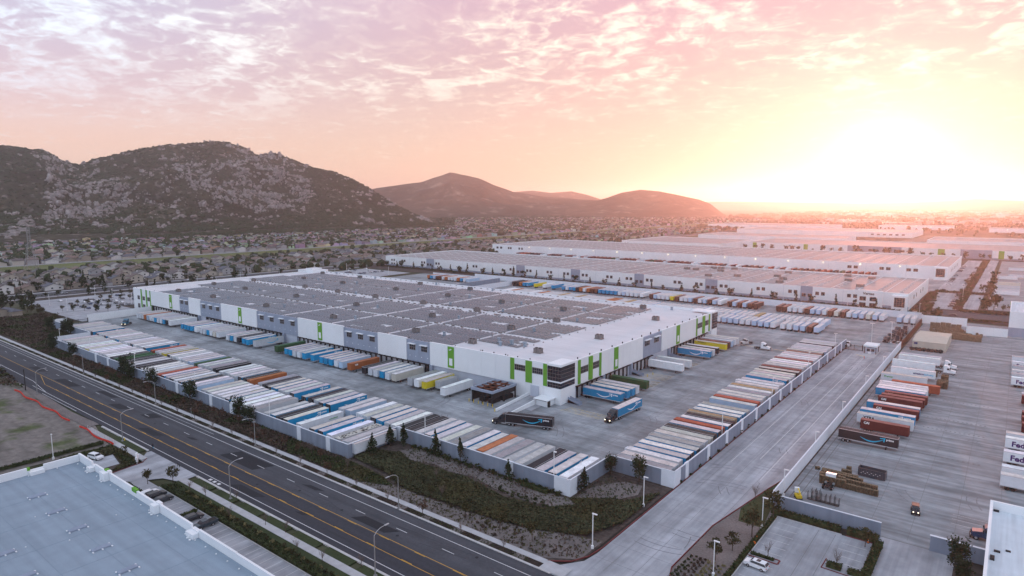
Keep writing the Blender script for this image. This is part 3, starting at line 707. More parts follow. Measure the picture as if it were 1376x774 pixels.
# low buildings by the office corner: ramp, dark frame canopy, white plant box
b = MB(); b.box(-139.2, 181.8, .02, -133.2, 193.2, .12)
i = len(b.v); b.v += [(-142.7, 174, .03), (-136.6, 174, .03), (-136.6, 193.2, 1.3), (-142.7, 193.2, 1.3), (-142.7, 193.2, .03), (-136.6, 193.2, .03)]
b.f += [(i, i+1, i+2, i+3), (i+1, i+5, i+2), (i+3, i+4, i)]; b.m += [0, 0, 0]
b.f = b.f; wp('ramp', b, m_drive)
b = MB()
for x in (-143.2, -136.6):
    i = len(b.v); b.v += [(x, 173.5, .03), (x+.45, 173.5, .03), (x+.45, 193.2, .03), (x, 193.2, .03), (x, 173.5, .9), (x+.45, 173.5, .9), (x+.45, 193.2, 2.4), (x, 193.2, 2.4)]
    for q in ((0, 1, 5, 4), (1, 2, 6, 5), (2, 3, 7, 6), (3, 0, 4, 7), (4, 5, 6, 7)): b.f.append(tuple(i+j for j in q)); b.m.append(0)
wp('ramp_wall', b, m_wallW)
b = MB(); b.box(-142, 193.15, 1.3, -138.2, WY0-.52, 5.6); wp('roller_door', b, m_wallB)
b = MB(); b.box(-136.0, 188.5, .02, -131.0, 193.2, 2.5); b.box(-136.6, 187.6, 2.5, -130.2, 193.2, 2.75); wp('plant_box', b, m_wallW)
b = MB(); b.box(-131.0, 188.8, .02, -130.3, 189.6, 2.4); b.box(-135.8, 188.3, 2.1, -131.2, 188.48, 2.45); wp('plant_door', b, m_dark)
cn = empty('waste_canopy', (-150, 184, 0), label='dark steel framed waste canopy with rusty rails open to the yard below the office corner', cat='canopy')
b = MB()
for x in (-157.6, -152.8, -148.0):
    for y in (177.6, 184.5, 191.4): b.box(x-.25, y-.25, 0, x+.25, y+.25, 4.6)
in_par('post', b, m_dark, cn)
b = MB()
for x0, y0, x1, y1 in ((-158.2, 177.1, -147.5, 177.7), (-158.2, 191.2, -147.5, 191.8), (-158.2, 177.7, -157.6, 191.2), (-148.1, 177.7, -147.5, 191.2)): b.box(x0, y0, 4.6, x1, y1, 5.5)
in_par('fascia', b, m_wallG, cn)
b = MB()
for i in range(4): b.box(-157.6, 180+i*3, 4.9, -148.1, 180.4+i*3, 5.3)
for i in range(2): b.box(-155+i*3.4, 177.7, 5.0, -154.6+i*3.4, 191.2, 5.45)
in_par('roof_rail', b, m_rust, cn)
b = MB(); b.box(-157.2, 185, .01, -148.6, 191, 1.6); b.box(-156, 179.5, .01, -153, 183, 2.0); b.box(-151.6, 179.5, .01, -149.2, 184, 1.7); in_par('bin', b, m_plastic, cn)
b = MB()
b = None
for sx, z0 in ((-157.5, .6), (-148.0, 2.6)):
    b = MB(); b.box(sx, 178.0, z0, sx+.12, 191.0, 4.3); in_par('side_screen', b, m_dark, cn)
def bollard(x, y, lab, grp='yellow bollards'):
    t = empty('bollard', (x, y, 0), label=lab, cat='bollard', group=grp)
    q = MB(); q.tube((0, 0, 0), (0, 0, 1.1), .14, n=8); q.build('post', m_yel, t); q = MB(); q.tube((0, 0, 1.1), (0, 0, 1.2), .14, .05, n=8); q.build('cap', m_yel, t); return t
for i in range(6): bollard(-158.3+i*2.3, 176.3, 'yellow bollard before the dark waste canopy, %s from the left' % ['first', 'second', 'third', 'fourth', 'fifth', 'last'][i])
bollard(-143, 173.0, 'yellow bollard at the foot of the loading ramp'); bollard(-120.5, 254, 'yellow bollard by the hatched bays on the east docks'); bollard(-121, 249.6, 'yellow bollard next to the stair of the east docks')
# ---- solar arrays and roof plant
_arr = {}
def solar_block(x0, y0, x1, y1, z=14.0, holes=()):
    """dual-tilt rows running north, each row two strips of panels leaning away from a low ridge"""
    b = MB(); rng = random.Random(int(x0*13+y0*7)); x = x0; pitch = 2.32
    while x < x1 - 2.2:
        y = y0 + rng.choice((0, .5)); k = 0
        while y < y1 - 1.6:
            if not any(hx0 <= x+1 <= hx1 and hy0 <= y+.5 <= hy1 for hx0, hy0, hx1, hy1 in holes):
                j = rng.uniform(-.03, .03); L_ = 1.62
                b.quad((x, y, z+.14+j), (x+1.02, y, z+.40+j), (x+1.02, y+L_, z+.40+j), (x, y+L_, z+.14+j))
                b.quad((x+1.06, y, z+.40+j), (x+2.08, y, z+.14+j), (x+2.08, y+L_, z+.14+j), (x+1.06, y+L_, z+.40+j))
                b.quad((x, y, z+.14), (x+2.08, y, z+.14), (x+2.08, y, z+.02), (x, y, z+.02), 1)
            k += 1; y += 1.66 + (.5 if k % 6 == 0 else 0)
        x += pitch
    return b
XA = [-434, -392.5, -351, -310, -269.5, -227.5, -186]
rows = [(195.6, 229.4), (232.0, 267.0), (276, 307.5), (309.5, 338.5)]
cols = [(-464, -435)] + [(a+.9, c-.9) for a, c in zip(XA, XA[1:])] + [(-185, -160.5)]
units = []
for ri, (y0, y1) in enumerate(rows):
    for ci, (x0, x1) in enumerate(cols):
        if ri == 0 and ci == len(cols)-1: y0_ = 211
        else: y0_ = y0
        if ci == 0: x0 = (-462, -480, -485, -478)[ri]
        holes = []
        hx = x0 + (x1-x0)*random.uniform(.35, .75); hy = y0_ + (y1-y0_)*random.uniform(.25, .6)
        holes.append((hx-1, hy-2.2, hx+4+random.uniform(0, 4), hy+2.2)); units.append((hx+1.6, hy, ri, ci))
        if random.random() < .6:
            h2x = x0+(x1-x0)*random.uniform(.1, .8); h2y = y0_+(y1-y0_)*random.uniform(.1, .8); holes.append((h2x, h2y, h2x+random.uniform(3, 9), h2y+2.2))
        q = solar_block(x0, y0_, x1, y1, holes=holes)
        o = wp('solar_array', q, [m_solar, m_roofG]); o['kind'] = 'stuff'
b = MB()       # cable trays along the array edges
for y in (230.2, 268.2, 274.6, 308.2):
    x = -470
    while x < -186:
        if random.random() < .8: b.box(x, y, 14.0, x+random.uniform(1.0, 2.2), y+.5, 14.5)
        x += random.choice((2.6, 3.4, 4.5)) if y in (268.2, 274.6) else 6
for x in XA:
    for y in range(196, 336, 9): b.box(x-.1, y, 14.0, x+.15, y+.8, 14.3)
for x in (-160,):
    for y in range(212, 338, 7): b.box(x+.4, y, 14.0, x+.7, y+.5, 14.35)
for x in range(-480, -168, 6): b.box(x, 347.0, 14.0, x+1.2, 347.6, 14.35)
wp('cable_tray', b, m_hvac)
b = MB(); b.box(-1.4, -1.1, .3, .1, 1.1, 2.0); b.box(.35, -1.1, .3, 1.9, 1.1, 2.1); b.box(-1.6, -1.2, 0, 2.0, 1.2, .3); b.box(.1, -.6, .5, .35, .6, 1.6)
hv = b.mesh('rooftop_unit', m_hvac); b = MB(); b.tube((-.65, 0, 2.0), (-.65, 0, 2.25), .6, n=10); b.tube((1.1, 0, 2.1), (1.1, 0, 2.35), .6, n=10); hvf = b.mesh('fan', m_plastic)
b = MB(); b.box(-.7, -.7, 0, .7, .7, .35); b.box(-.5, -.5, .35, .5, .5, 1.7); b.box(-.75, -.75, 1.7, .75, .75, 2.0); vn = b.mesh('exhaust_fan', m_fan)
H = [(-451.7,205.6),(-405.2,205.9),(-426.3,239.8),(-344.2,206.2),(-281.5,207),(-365.2,240.3),(-403.3,272.8),(-449.1,303.1),(-400,303.7),(-305.8,241.3),(-220,207.8),(-243.2,241.8),(-183,206),(-189,241),(-237,271),(-280,271),(-324,271),(-363,271),(-183,271),(-470,240),(-470,272),(-340,303),(-290,303),(-245,303),(-200,303),(-144.5,248.2),(-145.3,307.1),(-150,209),(-168,338),(-300,336),(-350,336),(-420,336),(-470,336)]
for x, y in H:
    s = 1.0; u = put('rooftop_unit', hv, wh, (x-wh.location.x, y-wh.location.y, 14.0)); u.scale = (s, s, .95); put('fan', hvf, u)
    if x < -160:
        v = put('exhaust_fan', vn, wh, (x+random.uniform(8, 16)-wh.location.x, y+random.uniform(2, 9)-wh.location.y, 14.0)); v.scale = (.9, .9, .9)
for x in range(-175, -160, 7): 
    v = put('exhaust_fan', vn, wh, (x-wh.location.x, 215-wh.location.y, 14))
b = MB()
for y in range(208, 345, 9): b.box(WX1-1.6, y, 14.0, WX1-1.2, y+.35, 15.15)
for x in range(-168, -138, 6): b.box(x, WY0+1.2, 14.0, x+.35, WY0+1.5, 15.15)
wp('roof_vent', b, m_plastic)
# ------------------------------------------------------------------ other large buildings
def bigbox(x0, y0, x1, y1, h, label, name='warehouse', roof=m_roofG, front=(), wins=(), wall=m_wallW, glass_c=(), green=(), lamps=(), step=40, par_h=.9, base=None, east_w=()):
    t = empty(name, ((x0+x1)/2, (y0+y1)/2, 0), label=label, cat='warehouse')
    b = MB(); b.box(x0+.4, y0+.4, 0, x1-.4, y1-.4, h-par_h); in_par('roof', b, roof, t)
    b = MB(); b.box(x0, y0, 0, x1, y0+.38, h); b.box(x0, y1-.38, 0, x1, y1, h); b.box(x0, y0+.38, 0, x0+.38, y1-.38, h); b.box(x1-.38, y0+.38, 0, x1, y1-.38, h); in_par('wall', b, wall, t)
    n = int((x1-x0)/step); key = None
    q = MB(); q.box(0, -.06, 0, .16, 0, h-.2); jm = q.mesh('panel_joint', m_wallB)
    for i in range(1, n): put('panel_joint', jm, t, (x0+i*(x1-x0)/n-t.location.x, y0-t.location.y, 0))
    if base: b = MB(); b.box(x0-.08, y0-.12, 0, x1+.08, y0, base); in_par('base_band', b, m_wallG, t)
    for a, c in front: b = MB(); b.box(a, y0-.5, 0, c, y0-.02, h+.3); in_par('grey_panel', b, m_wallG, t)
    for a, c in green: b = MB(); b.box(a, y0-.4, 1, c, y0-.02, h-.3); in_par('green_panel', b, m_green, t)
    for (wx, z, w, hh) in wins: window(wx, w, y0-.52 if any(a <= wx <= c for a, c in front) else y0-.02, z, z+hh, 'x', nx=2, nz=1, awn=False, parent=t)
    for (wy, z, w, hh) in east_w: window(wy, w, x1+.02, z, z+hh, 'y', nx=2, nz=1, awn=False, parent=t)
    for lx in lamps:
        q = MB(); q.box(-.35, -.5, h-2.2, .35, -.02, h-1.7); q.build('wall_lamp', m_flood, t, loc=(lx-t.location.x, y0-t.location.y, 0))
    return t
fr = [(-530, -518), (-400.4, -390), (-334.4, -324.4), (-267, -258), (-201.8, -191.7), (-127, -118.6)]
wn = []
for a, c in fr:
    for zz in (4.2, ): wn += [(a+.9, zz, 3.0, 2.6), (a+5.2, zz, 3.0, 2.6), (a-9, 6.0, 2.6, 2.6), (a-5, 6.0, 2.6, 2.6), (c+2, 6.0, 2.6, 2.6), (c+6, 6, 2.6, 2.6)]
for x in (-572, -460, -363, -296, -230, -160, -95): wn += [(x, 6.2, 2.6, 2.6), (x+4, 6.2, 2.6, 2.6)]
wn += [(-590, 6.4, 2.4, 2.4), (-586, 6.4, 2.4, 2.4), (-590, 2, 2.4, 2.4), (-586, 2, 2.4, 2.4)]
B2 = bigbox(-600, 520, -56, 641, 12.0, 'long low white warehouse with grey window bays, nearest one behind the main yard', front=fr, wins=wn, base=2.6, east_w=[(y, 5.5, 3, 3) for y in (545, 560, 585, 600)])
b = MB(); b.box(-66, 516.5, 0, -56.5, 519.98, 10.5); in_par('entrance_block', b, m_wallW, B2)
window(-64.5, 6.5, 516.4, 2.5, 9.2, 'x', nx=4, nz=5, awn=False, parent=B2)
b = MB(); b.box(-88, 518.6, 0, -72, 519.9, 12.6); in_par('entrance_block', b, m_wallW, B2)
for i in range(2):
    window(-86.5+i*6.5, 4.2, 518.5, 5.0, 8.0, 'x', nx=2, nz=1, awn=False, parent=B2); window(-86.5+i*6.5, 4.2, 518.5, .8, 3.6, 'x', nx=2, nz=1, awn=False, parent=B2)
tm = text_mesh('Vernas', 2.6, .05, .05, m_dark); o = put('sign_lettering', tm, B2, (-84.5-B2.location.x, 518.45-B2.location.y, 9.4)); o.rotation_euler = (R(90), 0, 0)
B3 = bigbox(-630, 758, -50, 928, 13.0, 'second long white warehouse beyond, with a row of lit wall lamps over its truck court', wins=[(-622, 7, 4, 3), (-615, 7, 4, 3), (-600, 7, 3, 3), (-596, 7, 3, 3), (-580, 7, 3, 3), (-575, 7, 3, 3)] + [(x, 6.5, 4, 3) for x in (-140, -134, -110, -104, -86, -80)], lamps=[-560+i*36 for i in range(14)], step=36, east_w=[(y, 6, 4, 3) for y in (780, 800, 820, 840, 860)])
b = MB(); b.box(-62, 753, 0, -51, 757.9, 12.5); in_par('entrance_block', b, m_wallW, B3); window(-60.5, 7.5, 752.9, 3, 11, 'x', nx=4, nz=5, awn=False, parent=B3)
# skylight and plant rows on both roofs
for t, x0, y0, x1, y1, z, dx, dy in ((B2, -596, 526, -62, 637, 11.1, 14, 12), (B3, -622, 766, -56, 922, 12.1, 16, 14)):
    b = MB(); x = x0
    while x < x1:
        y = y0
        while y < y1: b.box(x, y, z, x+2.2, y+1.1, z+.35); y += dy
        x += dx
    o = in_par('skylight', b, m_roofW, t); o['kind'] = 'stuff'
    b = MB()
    x = x0+2
    while x < x1: b.box(x, y0-4, z, x+.5, y1+2, z+.12); x += 18
    in_par('roof_seam', b, m_roofR, t)
for i in range(16):
    u = put('rooftop_unit', hv, B2, (random.uniform(-260, -75)-B2.location.x, random.uniform(535, 625)-B2.location.y, 11.1)); u.scale = (1.6, 1.5, 1)
bigbox(-545, 1010, -372, 1180, 11, 'grey roofed warehouse with white corner, far behind the two long ones', base=None, wins=[(-540, 5, 3, 3), (-535, 5, 3, 3)])
bigbox(-520, 1290, -250, 1420, 12, 'wide pale warehouse beyond the grey roofed one', roof=m_roofG)
bigbox(-352, 1075, 150, 1240, 12, 'far white warehouse with lime green panels reaching the right edge', green=[(-340, -334), (-262, -256), (-86, -78), (-18, -12)], front=[(-200, -130), (-60, -25)], wins=[(-190+i*18, 5, 10, 3) for i in range(4)], base=2)
bigbox(-560, 1640, -180, 1840, 12, 'hazy far warehouse left of the brown field', wins=[(-260+i*12, 5, 6, 3) for i in range(6)])
bigbox(-120, 1290, 200, 1420, 14, 'hazy arched roof warehouse in front of the brown field at the right edge')
bigbox(-760, 1960, -420, 2160, 12, 'hazy warehouse before the tree line on the horizon')
bigbox(-330, 2200, -150, 2330, 10, 'hazy white warehouse far off below the sun')
bigbox(-60, 2100, 120, 2200, 10, 'hazy white warehouse at the right horizon')
sheet('brown_field', [(-190, 1440), (120, 1440), (160, 1800), (-170, 1800)], -.05, m_dirt)
# ------------------------------------------------------------------ near building bottom left
nb = empty('near_building', (-150, 30, 0), label='near white building with flat blue grey roof in the bottom left corner', cat='building')
b = MB(); b.box(-186.8, -40, 0, 0, 57.2, 7.9); in_par('roof', b, m_roofB, nb)
b = MB(); x = -187.4; hs = [9.4, 9.4, 9.6, 9.2, 9.5, 9.5, 9.2, 9.6, 9.5, 9.3, 9.5, 9.5, 9.4, 9.6]
segs = [(-187.4, -178.5, 9.9), (-178.5, -176.5, 9.2), (-176.5, -170.3, 9.7), (-170.3, -167.8, 10.1), (-167.8, -154.5, 9.8), (-154.5, -143, 9.5), (-143, -141, 10.0), (-141, -127, 9.8), (-127, -124, 9.1), (-124, -110, 9.6), (-110, -96, 9.5), (-96, -60, 9.6), (-60, 0, 9.6)]
for i, (a, c, h) in enumerate(segs):
    q = MB(); q.box(a, 57.2+.01, 0, c-.04, 57.65 + (.3 if i in (1, 3, 6, 8) else 0), h); q.box(a, 57.0, 7.95, c-.04, 57.2, h-.02) if False else None
    in_par('parapet_panel', q, m_wallW, nb)
    if i in (1, 3, 6, 8):
        q = MB(); q.box(a, 56.0, 7.92, c-.05, 57.18, h-.2); in_par('parapet_pier', q, m_wallW, nb)
        q = MB(); q.tube((c-1, 55.7, 8.0), (c-1, 55.7, 9.3), .07); q.ico((c-.4, 55.6, 8.05), .3, .3, .2); q.ico((c-1.6, 55.7, 8.05), .25, .3, .2); in_par('downspout', q, m_wallW, nb)
for (a, c, h) in ((-20, 12, 9.8), (12, 30, 9.6), (30, 46.5, 9.7), (46.5, 49.5, 9.0), (49.5, 57.2, 9.6)):
    q = MB(); q.box(-187.4, a, 0, -186.82, c-.04, h); in_par('parapet_panel', q, m_wallW, nb)
q = MB(); q.box(-186.8, 46.3, 7.92, -185.6, 49.3, 8.8); in_par('parapet_pier', q, m_wallW, nb)
for a, c in ((-170.4, -169), (-154.8, -152.6)):
    q = MB(); q.box(a, 57.1, 9.0, c, 57.98 if a < -160 else 57.75, 10.14 if a < -160 else 9.86); in_par('green_panel', q, m_green, nb)
q = MB(); q.box(-187.45, 46.0, 9.0, -186.78, 46.6, 9.74); in_par('green_panel', q, m_green, nb)
q = MB()
for i in range(12): q.box(-185.4, 52-i*8.2, 7.9, -1, 52.06-i*8.2, 7.915)
for i in range(14): q.box(-184+i*13.3, -39, 7.9, -183.9+i*13.3, 56.2, 7.918)
in_par('membrane_seam', q, m_hvac2, nb)
# skylights: glazed hipped boxes with bracket feet
q = MB(); L_, w_ = 1.65, .5
q.box(-L_, -w_, 0, L_, w_, .22)
v = len(q.v); q.v += [(-L_, -w_, .22), (L_, -w_, .22), (L_, w_, .22), (-L_, w_, .22), (-L_+.7, 0, .62), (L_-.7, 0, .62)]
for f in ((0, 1, 5, 4), (2, 3, 4, 5), (1, 2, 5), (3, 0, 4)): q.f.append(tuple(v+j for j in f)); q.m.append(0)
skm = q.mesh('skylight', m_wallG); q = MB()
for x in (-L_, 0, L_): q.box(x-.12, -w_-.45, 0, x+.12, -w_, .12); q.box(x-.12, w_, 0, x+.12, w_+.45, .12)
skf = q.mesh('bracket', m_wallW)
import itertools
SK = [(-171.2+12.1*i, 43.6-12.2*j) for i in range(7) for j in range(6) if -171.2+12.1*i < -60]
for x, y in SK:
    o = put('skylight', skm, nb, (x-nb.location.x, y-nb.location.y, 7.93), rz=R(90)); put('bracket', skf, o)
q = MB()
for i in range(26): q.ico((-185+i*4.1, 56.2, 8.0), .18, .18, .15)
for i in range(8): q.ico((-186, 52-i*6, 8.0), .2, .2, .15)
for i in range(14): q.ico((random.uniform(-180, -110), random.uniform(5, 52), 7.98), .15, .15, .1)
in_par('roof_fitting', q, m_wallW, nb)
# near building bottom right
rb = empty('near_building', (30, 140, 0), label='white building with pale streaked membrane roof in the bottom right corner', cat='building')
b = MB(); b.box(.45, 80, 0, 70, 171.6, 7.2); in_par('roof', b, m_roofR, rb)
b = MB(); b.box(-.1, 80, 0, .45, 171.6, 9.0); in_par('parapet_panel', b, m_wallW, rb); b = MB(); b.box(-.1, 171.6, 0, 70, 172.15, 9.1); in_par('parapet_panel', b, m_wallW, rb)
b = MB(); b.box(.6, 170.6, 7.2, 1.6, 171.2, 7.5); b.box(1.2, 150, 7.2, 2.2, 150.5, 7.5); b.box(3, 151.5, 7.2, 3.8, 152, 7.4); b.box(.7, 146, 7.2, 1.4, 148, 7.4); in_par('roof_fitting', b, m_dark, rb)
b = MB(); b.box(-9.6, 158.2, 0, -.12, 158.6, 3.4); in_par('side_wall', b, m_screen, rb)
b = MB(); b.box(-9.7, 158.1, 3.4, -.12, 158.7, 3.5); in_par('coping', b, m_pilas, rb)
# grey and white building, upper right
ub = empty('near_building', (30, 480, 0), label='white and grey building at the right edge beyond the right yard', cat='building')
b = MB(); b.box(.5, 454, 0, 60, 503, 13.2); in_par('roof', b, m_roofR, ub)
b = MB(); b.box(0, 453.5, 5.2, 60, 454, 14.2); b.box(0, 454, 5.2, .5, 503.5, 14.2); b.box(0.5, 503, 0, 60, 503.5, 14.2); in_par('wall', b, m_wallW, ub)
b = MB(); b.box(-.05, 453.45, 0, 60, 454, 5.18); b.box(-.05, 454, 0, .5, 503.5, 5.18); in_par('base_band', b, m_wallG, ub)
b = MB(); b.box(-.2, 500, 12, -.01, 503, 13.6); in_par('green_panel', b, m_green, ub)
# ------------------------------------------------------------------ yard screen walls
def screen(x0, y0, x1, y1, label, h=4.2, pil=(), end=(0, 0), m=None):
    t = empty('yard_wall', (x0, y0, 0), label=label, cat='wall'); m = m or m_screen
    L_ = math.hypot(x1-x0, y1-y0); a = math.atan2(y1-y0, x1-x0); t.rotation_euler = (0, 0, a)
    n = max(1, round(L_/7.3)); w = L_/n; q = MB(); q.box(.02, -.12, -.1, w-.02, .12, h); pm = q.mesh('wall_panel', m)
    q = MB(); q.box(0, -.17, h, w, .17, h+.14); cm = q.mesh('coping', m_pilas)
    for i in range(n): p_ = put('wall_panel', pm, t, (i*w, 0, 0)); put('coping', cm, p_)
    q = MB(); q.box(-1.0, -.26, -.1, 1.0, .26, h+.25); qm = q.mesh('pilaster', m_pilas)
    for s in pil: put('pilaster', qm, t, (s, 0, 0))
    return t
screen(-396.7, 113.4, -149.5, 113.4, 'long grey screen wall with white pilasters between front trailer row and street planting', pil=[x+396.7 for x in (-395.7, -363.1, -336.1, -322.1, -281.5, -255.4, -229, -214.6, -200.2, -173.8, -158.8)])
screen(-149.5, 113.25, -149.5, 132.9, 'short grey return wall at the step of the front screen wall')
screen(-149.6, 132.6, -84.9, 132.6, 'grey screen wall behind the dark groundcover slope, right of the step', pil=[x+149.6 for x in (-148.4, -131.5, -104.1)])
screen(-84.9, 132.6, -84.9, 153.6, 'short grey return wall at the white corner by the last front trailers')
b = MB(); b.box(-89.5, 132.2, -.1, -84.5, 132.4, 4.5); b.box(-84.7, 132.4, -.1, -84.5, 135.5, 4.5); b.build('white_wall_corner', m_pilas, label='white projecting wall corner beside the last front row trailer', cat='wall')
screen(-84.8, 153.6, -66.1, 153.6, 'short grey wall between the planting and the first east row trailers')
b = MB(); b.box(-69.5, 153.2, -.1, -65.7, 153.42, 4.6); b.box(-65.86, 153.42, -.1, -65.7, 157.2, 4.6); b.build('white_wall_corner', m_pilas, label='white projecting wall corner where the entrance road wall starts', cat='wall')
screen(-66.0, 153.7, -66.0, 367, 'grey screen wall with white pilasters along the entrance road', pil=[y-153.7 for y in (161.6, 177.1, 192.1, 206, 220.6, 235.5, 249, 263.5, 280.1, 294, 308.5, 324.7, 341.1, 355)])
screen(-42.5, 157.6, -18.8, 157.6, 'grey wall between the small car lot and the right yard', h=3.6, m=m_screen)
screen(-42.5, 157.6, -42.9, 380, 'tall white wall between entrance road and right yard', h=3.6, m=m_pilas)
screen(-396.7, 113.4, -396.7, 132, 'short wall end at the west tip of the front trailer row', m=m_pilas)
screen(-458, 132, -396.7, 132, 'low wall behind the dark pines at the west end of the yard', m=m_screen)
screen(-460, 152, -463, 192, 'tall white wall between the west car park and the yard', h=4.5, m=m_wallW)
screen(-458, 132, -458.4, 140.5, 'white wall stub left of the west gate', m=m_wallW)
screen(-428, 487, -44, 487, 'white wall behind the far trailer row along the long warehouse', m=m_pilas)
screen(-470, 470, -388, 470, 'white wall round the small north west trailer court', m=m_pilas)
screen(-385, 413, -385, 474, 'grey wall on the near side of the north west trailer court', m=m_screen)
screen(-362, 402, -362, 486, 'tall white wall between the north west court and the far trailer row', h=4.2, m=m_pilas)
screen(-42.9, 472, -20, 474, 'white wall behind the baled pallets in the right yard', h=5, m=m_wallW)
screen(-19, 447, 0, 449, 'white wall with a dark rail frame by the right edge building', h=4.6, m=m_wallW)
# dark slatted fence between yard and right yard
t = empty('slat_fence', (-42.9, 381, 0), label='dark brown slatted fence continuing the white wall up to the pines', cat='fence')
q = MB(); q.box(-.03, 0, .2, .03, .9, 3.4); sm_ = q.mesh('slat', m_rust)
for i in range(88): put('slat', sm_, t, (0, i*1.0, 0))
q = MB(); q.box(-.1, -.1, 0, .1, 88, .25); q.box(-.1, -.1, 3.3, .1, 88, 3.45); q.build('rail', m_dark, t)
def gate(x, y, rz, w, label):
    t = empty('yard_gate', (x, y, 0), rz, label=label, cat='gate')
    q = MB(); q.box(0, -.08, .1, w, .08, .25); q.box(0, -.08, 2.3, w, .08, 2.45); q.build('rail', m_dark, t)
    q = MB(); q.box(-.2, -.2, 0, .2, .2, 3.0); q.box(w-.2, -.2, 0, w+.2, .2, 3.0); q.box(w/2-.1, -.1, 0, w/2+.1, .1, 2.8); q.build('post', m_dark, t)
    q = MB(); q.box(-.03, -.03, .25, .03, .03, 2.3); pm = q.mesh('picket', m_dark)
    for i in range(int(w/.5)): put('picket', pm, t, (.25+i*.5, 0, 0))
gate(-458, 141, R(88), 10.5, 'dark iron gate at the west end between yard and car park')
gate(-64.9, 361.5, R(5), 7.5, 'iron gate between the entrance road wall and the guard house')
# ------------------------------------------------------------------ trailers
random.seed(5)
PW = (.80, .81, .83); PG = (.50, .46, .45)
BLUE = (.010, .27, .52); PALE = (.42, .56, .72); BLK = (.022, .022, .028); ORG = (.42, .13, .045); BRK = (.40, .085, .045); MAR = (.105, .018, .018)
YEL = (.70, .55, .03); GRN = (.035, .085, .035); SIL = (.42, .44, .46); TAN = (.42, .28, .14); CRM = (.64, .60, .52); BRN = (.10, .045, .035)
# code: (body, roof, words, reefer/container flags)
T = {'w': ((.66, .69, .73), (.57, .54, .535), 'white trailer with pinkish grey roof'), 'W': (PW, (.80, .79, .79), 'all white trailer'),
 's': ((.50, .52, .55), (.33, .325, .33), 'silver trailer with grey roof'), 'B': (BLUE, (.60, .55, .535), 'blue trailer with pale roof'), 'X': (BLUE, (.74, .70, .69), 'blue trailer with white roof'),
 'b': (PALE, (.60, .58, .60), 'pale blue trailer'), 'K': (BLK, (.055, .052, .058), 'black trailer with black roof'), 'k': (BLK, (.58, .52, .51), 'black sided trailer with pale roof'),
 'O': (ORG, (.44, .17, .08), 'orange container'), 'R': (BRK, (.44, .12, .075), 'brick red container'), 'M': (MAR, (.26, .10, .095), 'maroon container'),
 'Y': (YEL, (.50, .47, .42), 'yellow sided trailer'), 'G': (GRN, (.05, .12, .06), 'dark green container'), 'T': (TAN, (.42, .30, .17), 'tan roofed trailer'), 'C': (CRM, (.60, .56, .53), 'cream trailer'),
 'N': (BRN, (.30, .15, .12), 'dark brown container'), 'H': (PW, (.78, .78, .79), 'white refrigerated trailer'), 'o': ((.60, .62, .62), (.52, .49, .45), 'white trailer with olive stripe'), 'Z': ((.5, .5, .5), (.60, .57, .50), 'trailer with torn patchy roof')}
_tm = {}
